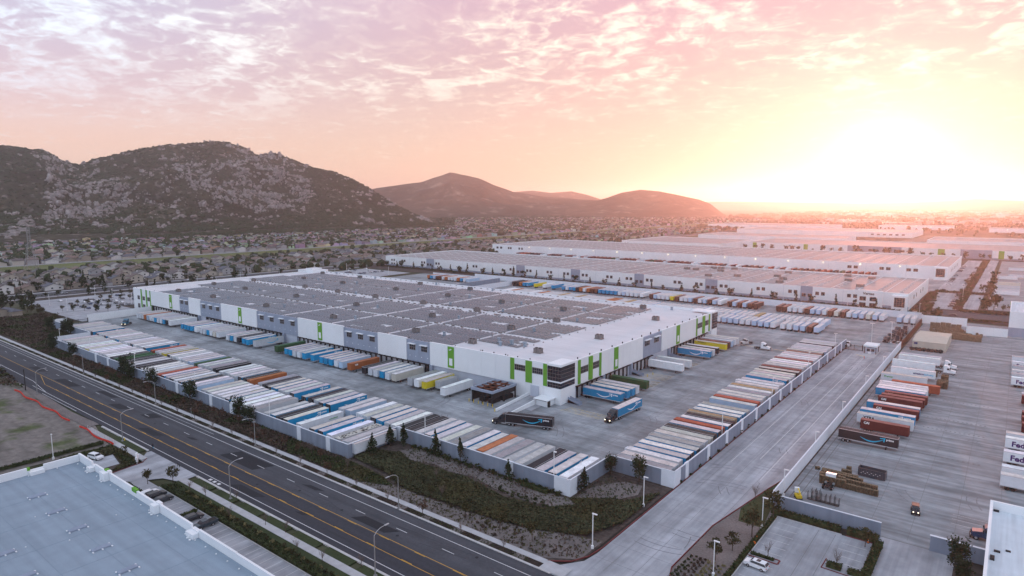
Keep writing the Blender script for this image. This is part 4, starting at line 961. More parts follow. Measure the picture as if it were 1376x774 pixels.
def tmesh(Ln):
    if Ln in _tm: return _tm[Ln]
    h = Ln/2; d = {}
    b = MB(); b.box(-1.29, -h, 1.12, 1.29, h, 4.02); d['body'] = b.mesh('body', m_flatp)
    b = MB(); b.box(-1.24, -h+.06, 4.02, 1.24, h-.06, 4.08)
    for i in range(int(Ln/1.2)): b.box(-1.22, -h+.7+i*1.2, 4.08, 1.22, -h+.74+i*1.2, 4.095)
    d['roof'] = b.mesh('roof', m_rooft)
    b = MB()
    for s in (-1, 1):
        b.box(min(s*1.27, s*1.315), -h-.01, 3.96, max(s*1.27, s*1.315), h+.01, 4.10); b.box(min(s*1.27, s*1.31), -h-.01, 1.05, max(s*1.27, s*1.31), h+.01, 1.24)
    b.box(-1.30, h-.02, 3.94, 1.30, h+.03, 4.11); d['rail'] = b.mesh('rail', m_alu)
    b = MB()
    for s in (-1, 1): b.box(min(s*.03, s*1.2), -h-.05, 1.2, max(s*.03, s*1.2), -h-.005, 3.9)
    b.box(-1.31, -h-.07, 1.05, -1.2, -h, 4.1); b.box(1.2, -h-.07, 1.05, 1.31, -h, 4.1); b.box(-1.2, -h-.07, 3.9, 1.2, -h, 4.1)
    d['rear_door'] = b.mesh('rear_door', m_flatp)
    b = MB()
    for s in (-.75, -.35, .35, .75): b.tube((s, -h-.09, 1.15), (s, -h-.09, 3.95), .03, n=4)
    b.box(-1.2, -h-.06, .55, 1.2, -h+.04, .66); b.box(-.7, -h-.05, .55, -.6, -h+.03, 1.1); b.box(.6, -h-.05, .55, .7, -h+.03, 1.1)
    d['lock_rod'] = b.mesh('lock_rod', m_silver)
    b = MB(); b.box(-1.0, -h+.3, .95, 1.0, h-.3, 1.12); b.box(-.5, -h+.8, .6, .5, -h+3.6, .95)
    for y in (-h+1.4, -h+2.7):
        for s in (-1, 1): b.tube((s*.72, y, .52), (s*1.24, y, .52), .52, n=12)
    d['axle_assembly'] = b.mesh('axle_assembly', m_tyre)
    b = MB()
    for y in (-h+1.4, -h+2.7):
        for s in (-1, 1): b.tube((s*1.20, y, .52), (s*1.26, y, .52), .26, n=10)
    d['hub'] = b.mesh('hub', m_hub)
    b = MB()
    for s in (-1, 1): b.box(s*.9-.08, h-3.2, .12, s*.9+.08, h-3.0, 1.05); b.box(s*.9-.2, h-3.3, .0, s*.9+.2, h-2.9, .12)
    b.box(-.9, h-3.15, .5, .9, h-3.07, .6); d['landing_gear'] = b.mesh('landing_gear', m_plastic)
    b = MB()                                    # corrugated container body
    n = int(Ln/.56); y0 = -h
    for s in (-1, 1):
        for i in range(n):
            a = y0+i*Ln/n; w = Ln/n; xo, xi = s*1.28, s*1.22
            P_ = [(xo, a), (xo, a+w*.35), (xi, a+w*.5), (xi, a+w*.85), (xo, a+w)]
            for (x0, ya), (x1, yb) in zip(P_, P_[1:]): b.quad((x0, ya, 1.3), (x1, yb, 1.3), (x1, yb, 3.95), (x0, ya, 3.95))
    b.box(-1.2, -h+.02, 1.2, 1.2, h-.02, 3.98)
    for s in (-1, 1): b.box(min(s*1.2, s*1.3), -h, 3.95, max(s*1.2, s*1.3), h, 4.06); b.box(min(s*1.2, s*1.3), -h, 1.15, max(s*1.2, s*1.3), h, 1.3)
    for y in (-h, h-.12):
        for s in (-1, 1): b.box(min(s*1.14, s*1.3), y, 1.15, max(s*1.14, s*1.3), y+.14, 4.07)
    d['cbody'] = b.mesh('body', m_flatp)
    b = MB(); b.box(-.95, h, 1.5, .95, h+.5, 3.9); b.box(-.7, h+.5, 1.9, .7, h+.62, 3.2); b.box(-.9, h+.02, 3.3, .9, h+.55, 3.95); d['refrigeration_unit'] = b.mesh('refrigeration_unit', m_pilas)
    _tm[Ln] = d; return d
def smile_mesh(mt, L_=6.5, H_=1.15, x=1.325, yc=1.2, zc=2.35):
    b = MB(); n = 22
    for rot in (1, -1):
        up, dn = [], []
        for i in range(n+1):
            t = i/n; y = -L_/2+L_*t; z = -H_*math.sin(math.pi*min(1, t*1.02))*.9 + .35*(t) ; th = .06+.34*math.sin(math.pi*t)**.8
            up.append((y, z+th*.5)); dn.append((y, z-th*.5))
        for i in range(n):
            a, c, d_, e_ = up[i], up[i+1], dn[i+1], dn[i]
            b.quad(*[(rot*x, rot*(yc)+rot*q[0] if rot == 1 else rot*(-yc*-1)*1.0+rot*q[0], zc+.4+q[1]) for q in (e_, d_, c, a)])
        ah = [(L_/2-1.1, .75), (L_/2+.35, .95), (L_/2+.1, -.35), (L_/2-.25, -.30), (L_/2-.05, .55), (L_/2-1.1, .5)]
        i0 = len(b.v)
        for q in ah: b.v.append((rot*x, rot*(yc+q[0]), zc+.4+q[1]))
        b.f.append(tuple(range(i0, i0+6))); b.m.append(0)
    return b.mesh('smile_emblem', mt)
m_mkW = mat('marking_white', (.82, .82, .82), .6); m_mkC = mat('marking_cyan', (.02, .42, .66), .6); m_mkB = mat('marking_navy', (.03, .05, .16), .6); m_mkG = mat('marking_green', (.05, .32, .07), .6)
m_mkP = mat('marking_purple', (.06, .015, .14), .6); m_mkY = mat('marking_yellow', (.72, .58, .04), .6); m_mkO = mat('marking_orange', (.8, .15, .03), .6)
smW, smC, smB = smile_mesh(m_mkW), smile_mesh(m_mkC, x=1.33), smile_mesh(m_mkC)
def words(txt, size, mt, y, z, x=1.33, bold=.03):
    me = text_mesh(txt, size, bold, .008, mt); v0 = [v.co.copy() for v in me.vertices]; f0 = [tuple(p.vertices) for p in me.polygons]
    b = MB()
    for r in (1, -1):
        i = len(b.v); b.v += [(r*(x+c.z), r*(y+c.x), z+c.y) for c in v0]; b.f += [tuple(i+k for k in f) for f in f0]; b.m += [0]*len(f0)
    return b.mesh('lettering', mt)
def barmark(mt, y0, y1, z, h):         # a wordmark too small to read: a run of uneven strokes
    b = MB(); r_ = random.Random(int(y0*10)); y = y0
    while y < y1:
        w = r_.uniform(.18, .42); hh = h*r_.uniform(.65, 1.1)
        for s in (1, -1): b.box(min(s*1.3, s*1.325), min(y, y+w), z, max(s*1.3, s*1.325), y+w, z+hh)
        y += w+.1
    return b.mesh('wordmark', mt)
lt = {'primeW': words('prime', .85, m_mkW, 5.0, 3.0), 'fe': words('Fed', 2.2, m_mkP, -6.6, 1.75, bold=.07), 'ex': words('Ex', 2.2, m_mkG, -2.95, 1.75, bold=.07), 'exo': words('Ex', 2.2, m_mkO, -2.95, 1.75, bold=.07),
 'amazon': words('amazon', 1.25, m_mkB, .2, 2.25, bold=.04), 'deliv': words('delivery', 1.15, m_mkC, 3.9, 2.25, bold=.02), 'xtra': words('XTRA', 1.3, m_dark, -6.3, 2.6, bold=.05),
 'premier': words('Premier', 1.0, m_mkG, -7.0, 2.5, bold=.03), 'kline': words('CAI', 1.0, m_mkW, -5.9, 2.9, bold=.05), 'hyundai': barmark(m_mkB, 1.5, 5.8, 2.95, .42), 'jet': barmark(m_dark, -6.4, -2.2, 3.25, .4),
 'pn': barmark(m_mkB, 2.4, 5.6, 3.0, .4), 'track': barmark(m_mkG, 2.6, 5.8, 2.75, .35)}
b = MB()
for r in (1, -1): b.box(min(r*1.3, r*1.32), min(r*2.3, r*6.0), 2.95, max(r*1.3, r*1.32), max(r*2.3, r*6.0), 3.85)
ybm = b.mesh('yellow_label', m_mkY)
b = MB()
for s in (-.55,): b.box(s-.14, -8.2, 1.9, s+.14, -8.13, 2.2)
dotm = b.mesh('round_sticker', m_mkO)
b = MB(); rr = random.Random(4)
for i in range(44): x_ = rr.uniform(-1.1, .8); y_ = rr.uniform(-7.8, 7.2); b.box(x_, y_, 4.096, x_+rr.uniform(.2, .5), y_+rr.uniform(.2, .8), 4.14)
patm = b.mesh('roof_patch', m_dark)
LABELS = set()
REG = []
def trailer(code, x, y, rz, extra=(), Ln=16.15, group='parked semi trailers', row='', detail=2, truckless=True):
    body, roof, words_ = T[code]
    d = tmesh(Ln); jr = random.uniform(.84, 1.12); t = empty('semi_trailer', (x, y, 0), rz+random.uniform(-.007, .007))
    j = random.uniform(.78, 1.06); body = tuple(c*j for c in body); roof = tuple(c*random.uniform(.93, 1.07)*jr for c in roof)
    cont = code in 'ORMGN'
    put('body', d['cbody' if cont else 'body'], t, color=body)
    put('roof', d['roof'], t, color=roof); 
    if not cont: put('rail', d['rail'], t)
    dc = BLK if code in 'BXk' and random.random() < .75 else body
    put('rear_door', d['rear_door'], t, color=dc)
    if detail > 0: put('lock_rod', d['lock_rod'], t)
    if detail > 0: put('axle_assembly', d['axle_assembly'], t)
    if detail > 1: put('hub', d['hub'], t)
    if detail > 0: put('landing_gear', d['landing_gear'], t)
    if code in 'H': put('refrigeration_unit', d['refrigeration_unit'], t)
    if code in 'BX' and 'plain' not in extra: put('smile_emblem', smW, t); put('lettering', lt['primeW'], t)
    if code == 'Z': put('roof_patch', patm, t)
    if detail > 0 and code in 'wWCH' and random.random() < .5: put('round_sticker', dotm, t)
    for e_ in extra:
        if e_ == 'plain': continue
        if e_ == 'smC': put('smile_emblem', smC, t); put('lettering', lt['primeW'], t)
        elif e_ == 'smB': put('smile_emblem', smB, t)
        elif e_ == 'yb': put('yellow_label', ybm, t)
        else: put('lettering', lt[e_], t)
    ex = {'smC': 'curved blue arrow', 'yb': 'yellow label', 'hyundai': 'navy lettering', 'fe': 'large purple lettering', 'xtra': 'dark lettering', 'premier': 'green lettering', 'amazon': 'dark and blue lettering', 'kline': 'small white lettering', 'smB': 'curved blue arrow', 'pn': 'small dark lettering'}
    w2 = next((ex[e_] for e_ in extra if e_ in ex), None)
    REG.append((t, words_ + (' and ' if ' with ' in words_ else ' with ') + w2 if w2 else words_, row, group)); t['category'] = 'trailer'; t['group'] = group
    return t
def finish_labels():
    rows_ = {}
    for r_ in REG: rows_.setdefault(r_[2], []).append(r_)
    ordn = ['', 'next to', 'two along from', 'three along from', 'four along from', 'five along from', 'six along from', 'seven along from', 'eight along from', 'nine along from', 'ten along from', 'eleven along from', 'twelve along from'] + ['%d along from' % i for i in range(13, 60)]
    for row, L_ in rows_.items():
        cnt = {}
        for r_ in L_: cnt[r_[1]] = cnt.get(r_[1], 0)+1
        marks = [i for i, r_ in enumerate(L_) if cnt[r_[1]] == 1]
        for i, (t, w_, _, g) in enumerate(L_):
            if cnt[w_] == 1: lab = '%s, only one in %s' % (w_, row)
            elif i == 0: lab = '%s at the near end of %s' % (w_, row)
            elif i == len(L_)-1: lab = '%s at the far end of %s' % (w_, row)
            else:
                k = 0; n_ = sum(1 for r_ in L_[:i] if r_[1] == w_) + 1
                o_ = {1: 'first', 2: 'second', 3: 'third', 4: 'fourth', 5: 'fifth', 6: 'sixth', 7: 'seventh', 8: 'eighth', 9: 'ninth', 10: 'tenth'}.get(n_, '%dth' % n_ if n_ % 10 not in (1, 2, 3) or n_ < 20 else '%d%s' % (n_, {1: 'st', 2: 'nd', 3: 'rd'}[n_ % 10]))
                lab = '%s %s in %s' % (o_, w_, row)
            ws = lab.split()
            if len(ws) > 16: lab = lab.replace(', from west', '').replace(', from near', '').replace('pinkish grey', 'pinkish')
            assert lab not in LABELS, lab
            LABELS.add(lab); t['label'] = lab
ROWA = 'front wall row, from west'; ROWB = 'second row, from west'; ROWE = 'entrance road row, from near'
GA, GB, GE, GD = 'trailers in the front wall row', 'trailers in the second row', 'trailers along the entrance road wall', 'trailers at the loading docks'
A = {0:'w',1:'w',2:'w',3:'w',4:'w',5:'k',6:'W',7:'W',8:'W',9:'Yj',10:'W',11:'W',12:'W',13:'W',14:'w',15:'W',16:'Hh',17:'K',18:'G',19:'G',20:'K',21:'K',22:'k',23:'W',24:'K',25:'K',26:'W',27:'W',28:'W',29:'w',30:'R',31:'X',32:'w',33:'k',34:'Wy',35:'B',36:'K',37:'W',38:'b',40:'w',41:'w',42:'W',43:'W',44:'Wy',45:'B',46:'W',47:'W',48:'Wy',49:'W',50:'s',52:'o',53:'X',54:'K',55:'B',57:'Ht',59:'B',60:'B',61.4:'Hp',62.6:'Z',63.6:'w',64.5:'w'}
xt = {'h': ('hyundai',), 'y': ('yb',), 't': ('track',), 'p': ('pn',), 'j': ('jet',)}
def along(D_, x0, pitch, y, rz, row, group, jit=.42, axis='x', det=1):
    for n_, c in D_.items():
        p_ = x0+n_*pitch+random.uniform(-.08, .08); q_ = y+random.uniform(-jit, jit)
        trailer(c[0], p_ if axis == 'x' else q_, q_ if axis == 'x' else p_, rz, xt.get(c[1:], ()) if len(c) > 1 else (), row=row, group=group, detail=det)
along(A, -385.5, 3.66, 123.3, 0, ROWA, GA)
Bq = {0:'w',1:'w',2:'w',3:'w',5:'w',6:'w',7:'w',8:'B',10:'k',11:'w',12:'w',13:'B',14:'w',15:'W',16:'w',17:'B',18:'w',20:'W',21:'w',22:'B',23:'W',24:'w',25:'W',26:'B',28.4:'R',29.4:'w',30.4:'w',31.4:'Yj',32.6:'k',33.6:'W',34.6:'w',35.6:'W',36.6:'w',37.6:'w',38.6:'b',40:'G',41:'w',42:'w',43.3:'s',44.3:'K',46:'W',47:'w',48:'W',49:'w',50:'B',51:'K',52:'O',54:'s',55:'K',56:'B',57:'B',58:'w',59:'w',60:'B',62:'B',63:'K',64:'w',65:'B',66:'B',68:'w',69:'b',70.5:'W',71.5:'w',72.5:'B',73.5:'X',74.5:'w',75.4:'Hp',76.4:'K',77.4:'K',78.4:'w',79.4:'X',80.4:'w',81.4:'w',82.4:'s',83.4:'X',84.4:'B',85.2:'O',86:'w',87:'s',88:'w',89:'w',90.1:'K',91:'B',92:'B',93:'H'}
along(Bq, -428, 3.66, 141.6, 0, ROWB, GB)
Eq = {.13:'s',1:'w',2:'H',3:'B',4:'X',5:'B',6:'s',7:'w',8:'C',9:'K',10:'B',11:'R',12:'X',13:'K',14:'T',15:'X',16:'X',17:'s',19.2:'b',20.3:'R',21.4:'w',22.4:'w',23.4:'s',24.4:'W',25.4:'T',26.4:'w',27.4:'H',28.4:'w',30.3:'B',31.3:'w',32.3:'w',33.3:'C',34.7:'k',35.8:'M',36.9:'w',37.9:'w',38.9:'W',39.9:'W',40.9:'M',41.9:'w',42.9:'W',43.9:'w',44.9:'w',45.9:'N',46.9:'B',47.9:'b',48.9:'w',49.9:'w',51:'w',52.5:'k',53.5:'w',54.5:'w'}
along(Eq, 154.95, 3.66, -75.8, R(90), ROWE, GE, axis='y')
Dq = [(-444,'w'),(-440.3,'w'),(-436.6,'w'),(-432.9,'O'),(-429.3,'b'),(-425.6,'w'),(-421.9,'w'),(-418.3,'B'),(-414.6,'w'),(-411,'w'),(-407.3,'B'),(-403.6,'k'),(-399.6,'W'),
 (-383.4,'B'),(-379.7,'B'),(-376,'B'),(-372.4,'B'),(-367.3,'W'),(-361,'w'),(-357.3,'w'),(-353.6,'B'),(-350,'w'),(-346.3,'C'),(-342.6,'w'),(-331.8,'w'),(-328.1,'B'),(-324.3,'w'),(-320.6,'K'),(-316.1,'B'),(-312.0,'B'),
 (-305,'s'),(-285.3,'G'),(-277.2,'B'),(-273.5,'B'),(-269.9,'w'),(-266.2,'w'),(-262,'B'),(-255.6,'B'),(-249,'B'),(-245.3,'B'),(-241.7,'B'),(-238,'w'),(-234.1,'b'),(-228,'O'),(-218.2,'K'),(-214.3,'w'),(-210.6,'w'),(-206.9,'B'),(-203.2,'w'),(-199.5,'C'),(-189.4,'s'),(-185.5,'W'),(-181.2,'Y')]
for x, c in Dq: trailer(c, x, 183.3+random.uniform(-.2, .2), R(180), {-305: ('smB',), -228: ('kline',)}.get(x, ()), row='long dock front, from west', group=GD, detail=1)
t = trailer('s', -177.1, 183.6, R(180), Ln=9.9, row='office end of the long dock', group=GD); t = trailer('W', -169, 181.2, R(180), row='office end of the long dock', group=GD)
DEq = [(208.8,'B'),(214.1,'B'),(217.9,'B'),(221.5,'w'),(230.0,'G'),(264.6,'W'),(273,'W'),(296.7,'B'),(301,'w'),(306.5,'k'),(317.8,'Y'),(322.3,'N'),(326.5,'b'),(331.3,'w'),(335.2,'w')]
for y, c in DEq: trailer(c, -119.3, y, R(-90), ('jet',) if c == 'Y' else (), row='east docks, from near', group=GD, detail=1)
RY = [(218.8,'K',-31.4,('smC',)),(232.5,'M',-28.9,('kline',)),(239.1,'w',-29.8,('xtra',)),(245.2,'B',-30.0,()),(252.5,'M',-28.4,('kline',)),(256.2,'X',-29.8,('plain',)),(265.4,'M',-28.8,('kline',)),(269.2,'M',-28.4,()),(273.8,'M',-28.0,('kline',)),(278.3,'X',-30.4,('plain',)),(282,'W',-30.2,()),(285.2,'w',-30.2,()),(288.6,'W',-30.6,()),(292.6,'R',-27,()),(304,'w',-32.3,('premier',)),(317.6,'W',-30.6,('amazon','deliv')),(333.4,'W',-32.2,()),(345.8,'W',-31.3,()),(350.2,'w',-31.3,())]
for y, c, x, e_ in RY: trailer(c, x, y, R(-90), e_, Ln=16.15 if c != 'M' else 13.6, row='right yard, from near', group='trailers in the right yard', detail=2)
RR = [(206.6,'w',9.6,()),(213.2,'W',9.7,()),(226.9,'W',9.9,('fe','ex')),(240.6,'W',10.1,('fe','ex')),(246,'w',10.2,()),(260,'M',14,('kline',)),(268,'M',14,()),(274.5,'M',14,()),(298,'M',14,()),(302,'w',14,()),(328,'W',10.7,('fe','exo')),(336,'w',10.7,()),(343,'W',10.8,('fe','ex')),(352,'s',10.7,()),(361.5,'W',10.7,('fe',)),(374,'w',10.6,())]
for y, c, x, e_ in RR: trailer(c, x, y, R(90) if e_ == () and c == 'M' else R(-90), e_, Ln=16.15, row='right edge row, from near', group='trailers at the right edge', detail=1)
Nn = [(655,'W',-3.4,()),(668,'w',-3.2,()),(690,'w',-3,()),(700,'w',-3,()),(730,'C',-2.8,()),(790,'W',-5,()),(815,'w',4,()),(900,'w',3,())]
for y, c, x, e_ in Nn: trailer(c, x, y, R(90), e_, row='north yard, from near', group='trailers in the north yard', detail=0)
FAR = []
Fq = [(-358,'K'),(-354,'K'),(-350,'O'),(-346,'B'),(-342.5,'B'),(-333.5,'Y'),(-324,'W'),(-314.7,'B'),(-304,'B'),(-300,'w'),(-296.5,'B'),(-292.8,'B'),(-289.8,'K'),(-286.5,'O'),(-282.8,'w'),(-279,'O'),(-275.5,'N'),(-272,'N'),(-268,'B'),(-264.4,'B'),(-260.7,'B'),(-257,'B'),(-253.4,'B'),(-249.7,'w'),(-246,'b'),(-242.4,'w'),(-238.7,'w'),(-235,'w'),(-230,'W'),
 (-222,'N'),(-218.5,'b'),(-215.2,'w'),(-211.8,'w'),(-208.2,'w'),(-204.5,'Y'),(-200.8,'N'),(-197,'w'),(-193.5,'w'),(-190,'b'),(-186,'N'),(-182.5,'w'),(-178.8,'b'),(-175,'N'),(-171.5,'b'),(-167.5,'W'),(-160.5,'N'),(-156.8,'b'),(-153,'N'),(-149.5,'b'),(-145.8,'N'),(-142,'N'),(-126.5,'N'),(-122.8,'N'),(-119,'w'),(-115.5,'w'),(-111.8,'w'),(-108,'N'),(-104.5,'b'),(-100.8,'b'),(-97,'w'),(-93.5,'N'),(-89.8,'C'),(-86,'N'),(-82.4,'w'),(-78.8,'b'),(-75,'b'),(-71.2,'C'),(-67.4,'b'),(-63.6,'w'),(-54,'b'),(-50.3,'w'),(-46.6,'w')]
for x, c in Fq: FAR.append((c, x, 468, 0))
R2 = ['w','b','b','b','w','w','b','b','b','w']
for i, c in enumerate(R2): FAR.append((c, -143.5+i*3.66, 401, 0))
for i, c in enumerate(['w','w','b','b','N','b']): FAR.append((c, -105+i*3.7, 401, 0))
for i in range(64): FAR.append((random.choice('wwWwNwObwTw'), -330+i*3.85, 419.5, 0))
for i in range(7): FAR.append(('wwwWkwB'[i], -428+i*3.7, 398, 0))
for i, c in enumerate(['O','B','b','N','N','w','O','w','w','w','O','B','w','b']): FAR.append((c, -457+i*4.0, 458, 0))
for i in range(78): FAR.append((random.choice('MMNRMwKwM' if i % 9 else 'WG'), -575+i*6.0+random.uniform(0, .8), 748, 0))
for i in range(12): FAR.append((random.choice('wMw'), -604+i*3.8, 640+9, 0))
for i in range(10): FAR.append(('wMwwbwwMww'[i], 22, 600+i*4.2, 1))
# only the trailers that show largest stay separate things; the rest of the far ones are one mass
FAR.sort(key=lambda f: f[1]**2+f[2]**2)
keep = 300-len(REG)
far_named = sorted(FAR[:max(0, keep)], key=lambda f: (f[2], f[1])); far_rest = FAR[max(0, keep):]
for c, x, y, rz in far_named:
    rw = {468: 'far wall row, from west', 401: 'nearer middle row, from west', 419.5: 'farther middle row, from west', 458: 'north west court', 398: 'court front row', 748: 'the truck court', 649: 'the truck court front', 22: 'x'}.get(y, 'the far north yard')
    trailer(c, x, y + random.uniform(-.3, .3), rz*math.pi/2, row=rw, group='trailers in the far rows', detail=0)
b = MB(); b.c = []
for c, x, y, rz in far_rest:
    bo, ro, _ = T[c]; n0 = len(b.f)
    dx, dy = (1.29, 8.05) if rz == 0 else (8.05, 1.29)
    b.box(x-dx, y-dy, 1.1, x+dx, y+dy, 4.0); b.c += [bo]*4 + [ro] + [BLK]
    b.box(x-dx+.3, y-dy+.5, 0.0, x+dx-.3, y-dy+3.5 if rz == 0 else y+dy-.5, 1.1); b.c += [BLK]*6
b.build('far_trailer_rows', m_attr, kind='stuff')
finish_labels()
# ------------------------------------------------------------------ trucks, cars
def wheel(par, x, y, r=.52, w=.32, name='wheel'):
    key = ('wh', r, w)
    if key not in _pc:
        b = MB(); b.tube((-w/2, 0, 0), (w/2, 0, 0), r, n=16); q = MB(); q.tube((-w/2-.02, 0, 0), (w/2+.02, 0, 0), r*.55, n=12); q.tube((-w/2-.05, 0, 0), (w/2+.05, 0, 0), r*.2, n=8)
        _pc[key] = (b.mesh('wheel', m_tyre), q.mesh('rim', m_hub))
    o = put(name, _pc[key][0], par, (x, y, r)); put('rim', _pc[key][1], o); return o
def tractor(x, y, rz, col, label, sleeper=True, lit=False):
    """cab faces +Y, origin under the fifth wheel centre"""
    t = empty('semi_truck', (x, y, 0), rz, label=label, cat='truck')
    b = MB(); b.side([(2.1, .75), (4.5, .75), (4.5, 2.05), (4.2, 3.05), (3.1, 3.75), (2.1, 3.85)] if sleeper else [(2.6, .75), (4.5, .75), (4.5, 2.05), (4.2, 2.95), (3.0, 3.05), (2.6, 3.0)], -1.2, 1.2)
    put('cab', b.mesh('cab', m_paint), t, color=col)
    b = MB(); b.side([(4.5, .7), (6.6, .7), (6.65, 1.3), (6.45, 1.75), (4.5, 2.1)], -.95, .95); b.side([(5.0, .75), (6.3, .75), (6.3, 1.15), (5.9, 1.45), (5.3, 1.45), (5.0, 1.1)], -1.22, 1.22); put('hood', b.mesh('hood', m_paint), t, color=col)
    b = MB(); b.box(-1.2, 6.5, .35, 1.2, 6.85, .78); b.build('bumper', m_plastic if col[0] < .1 else m_silver, t)
    b = MB(); b.box(-.6, 6.62, .85, .6, 6.72, 1.65); b.build('grille', m_plastic, t)
    b = MB(); b.quad((-1.05, 4.53, 2.12), (1.05, 4.53, 2.12), (1.0, 4.27, 2.98), (-1.0, 4.27, 2.98)); b.quad((-1.05, 4.50, 2.12), (-1.0, 4.24, 2.98), (1.0, 4.24, 2.98), (1.05, 4.5, 2.12)); b.build('windshield', m_glass, t)
    for s in (-1, 1):
        b = MB(); b.box(min(s*1.2, s*1.22), 3.3, 2.05, max(s*1.2, s*1.22), 4.15, 2.8); b.build('side_window', m_glass, t)
        b = MB(); b.box(min(s*1.28, s*1.48), 4.35, 1.9, max(s*1.28, s*1.48), 4.5, 2.7); b.tube((s*1.2, 4.4, 2.2), (s*1.35, 4.4, 2.3), .04); b.build('mirror', m_plastic, t)
        b = MB(); b.box(s*.95-.2, 6.6, .95, s*.95+.2, 6.72, 1.25); b.build('headlight', m_lamp if lit else m_silver, t)
        b = MB(); b.tube((s*.95, 1.9, .75), (s*.95, 3.4, .75), .32, n=10); b.build('fuel_tank', m_silver, t)
        if sleeper: b = MB(); b.tube((s*1.1, 1.95, 1.0), (s*1.1, 1.95, 3.7), .08); b.build('exhaust_stack', m_silver, t)
    b = MB(); b.box(-.45, -1.6, .75, .45, 6.4, 1.0); b.box(-.5, -.6, 1.0, .5, .6, 1.15); b.build('chassis', m_plastic, t)
    for yy in (-.65, .65):
        for s in (-1, 1): wheel(t, s*.98, yy, .52, .5)
    for s in (-1, 1): wheel(t, s*1.05, 5.65, .52, .3)
    return t
for i, (x, y) in enumerate(((-47, 394), (-50.5, 398), (-47.2, 405), (-50.8, 409), (-47.4, 417), (-50.5, 421), (-47.0, 429), (-50, 434))): tractor(x, y, R(random.uniform(-12, 8)+180*(i % 2)), random.choice([(.03, .03, .035), (.05, .03, .03), (.03, .035, .05)]), 'dark truck cab packed beside the slatted fence, %s from near' % ['first', 'second', 'third', 'fourth', 'fifth', 'sixth', 'seventh', 'last'][i], sleeper=i % 2 == 0)
# moving rigs
def rig(xf, yf, rz, code, extra, col, lab, labT, lit=True, off=6.2):
    tr = tractor(xf, yf, rz, col, lab, lit=lit)
    d = Vector((-math.sin(rz), math.cos(rz), 0)); c = Vector((xf, yf, 0)) - d*off
    q = trailer(code, c.x, c.y, rz, extra, row='x', group='trailers', detail=2); q['label'] = labT; q['group'] = 'trailers behind moving trucks'; return tr
rig(-129.4, 165.7, R(109), 'K', ('smC',), (.02, .022, .028), 'black semi truck cab with sleeper pulling a black trailer before the front rows', 'black trailer with curved blue arrow behind the black truck before the front rows')
rig(-104.6, 193.6, R(177), 'B', (), (.02, .022, .028), 'black semi truck cab with lit headlights towing a blue trailer on the east apron', 'blue trailer behind the black truck driving on the east apron')
tractor(-431.0, 165.0, R(222), (.03, .13, .20), 'dark teal semi truck cab driving alone near the west gate', lit=True)
tractor(-101, 334.5, R(-92), (.8, .8, .82), 'white semi truck cab parked beside the far end of the east docks')
tractor(-23.4, 345.8, R(-91), (.82, .82, .84), 'white sleeper truck coupled to the farther of two white right yard trailers', lit=False)
tractor(-23.0, 335, R(-91), (.82, .82, .84), 'white sleeper truck beside the baled pallets, nearer of the pair')
tractor(3.6, 171.3, R(93), (.03, .055, .12), 'dark blue sleeper truck half hidden behind the bottom right building')
for i in range(6): tractor(-84+i*3.1, 360.5, R(180+random.uniform(-4, 4)), random.choice([(.7, .7, .72), (.08, .08, .09)]), ['white','dark','pale','small','last','clean'][i] + ' yard truck number %s from the left behind the entrance road row' % ['one','two','three','four','five','six'][i], sleeper=False)
tractor(-65.5, 371, R(180), (.75, .75, .77), 'white yard truck by the gate at the end of the entrance road wall', sleeper=False)
tractor(-108, 344, R(160), (.5, .5, .5), 'small grey yard truck behind the white cab by the east docks', sleeper=False)
tractor(-34, 178, R(0), (.8, .8, .8), 'white topped yard truck between the pallets and wire cages', sleeper=False)
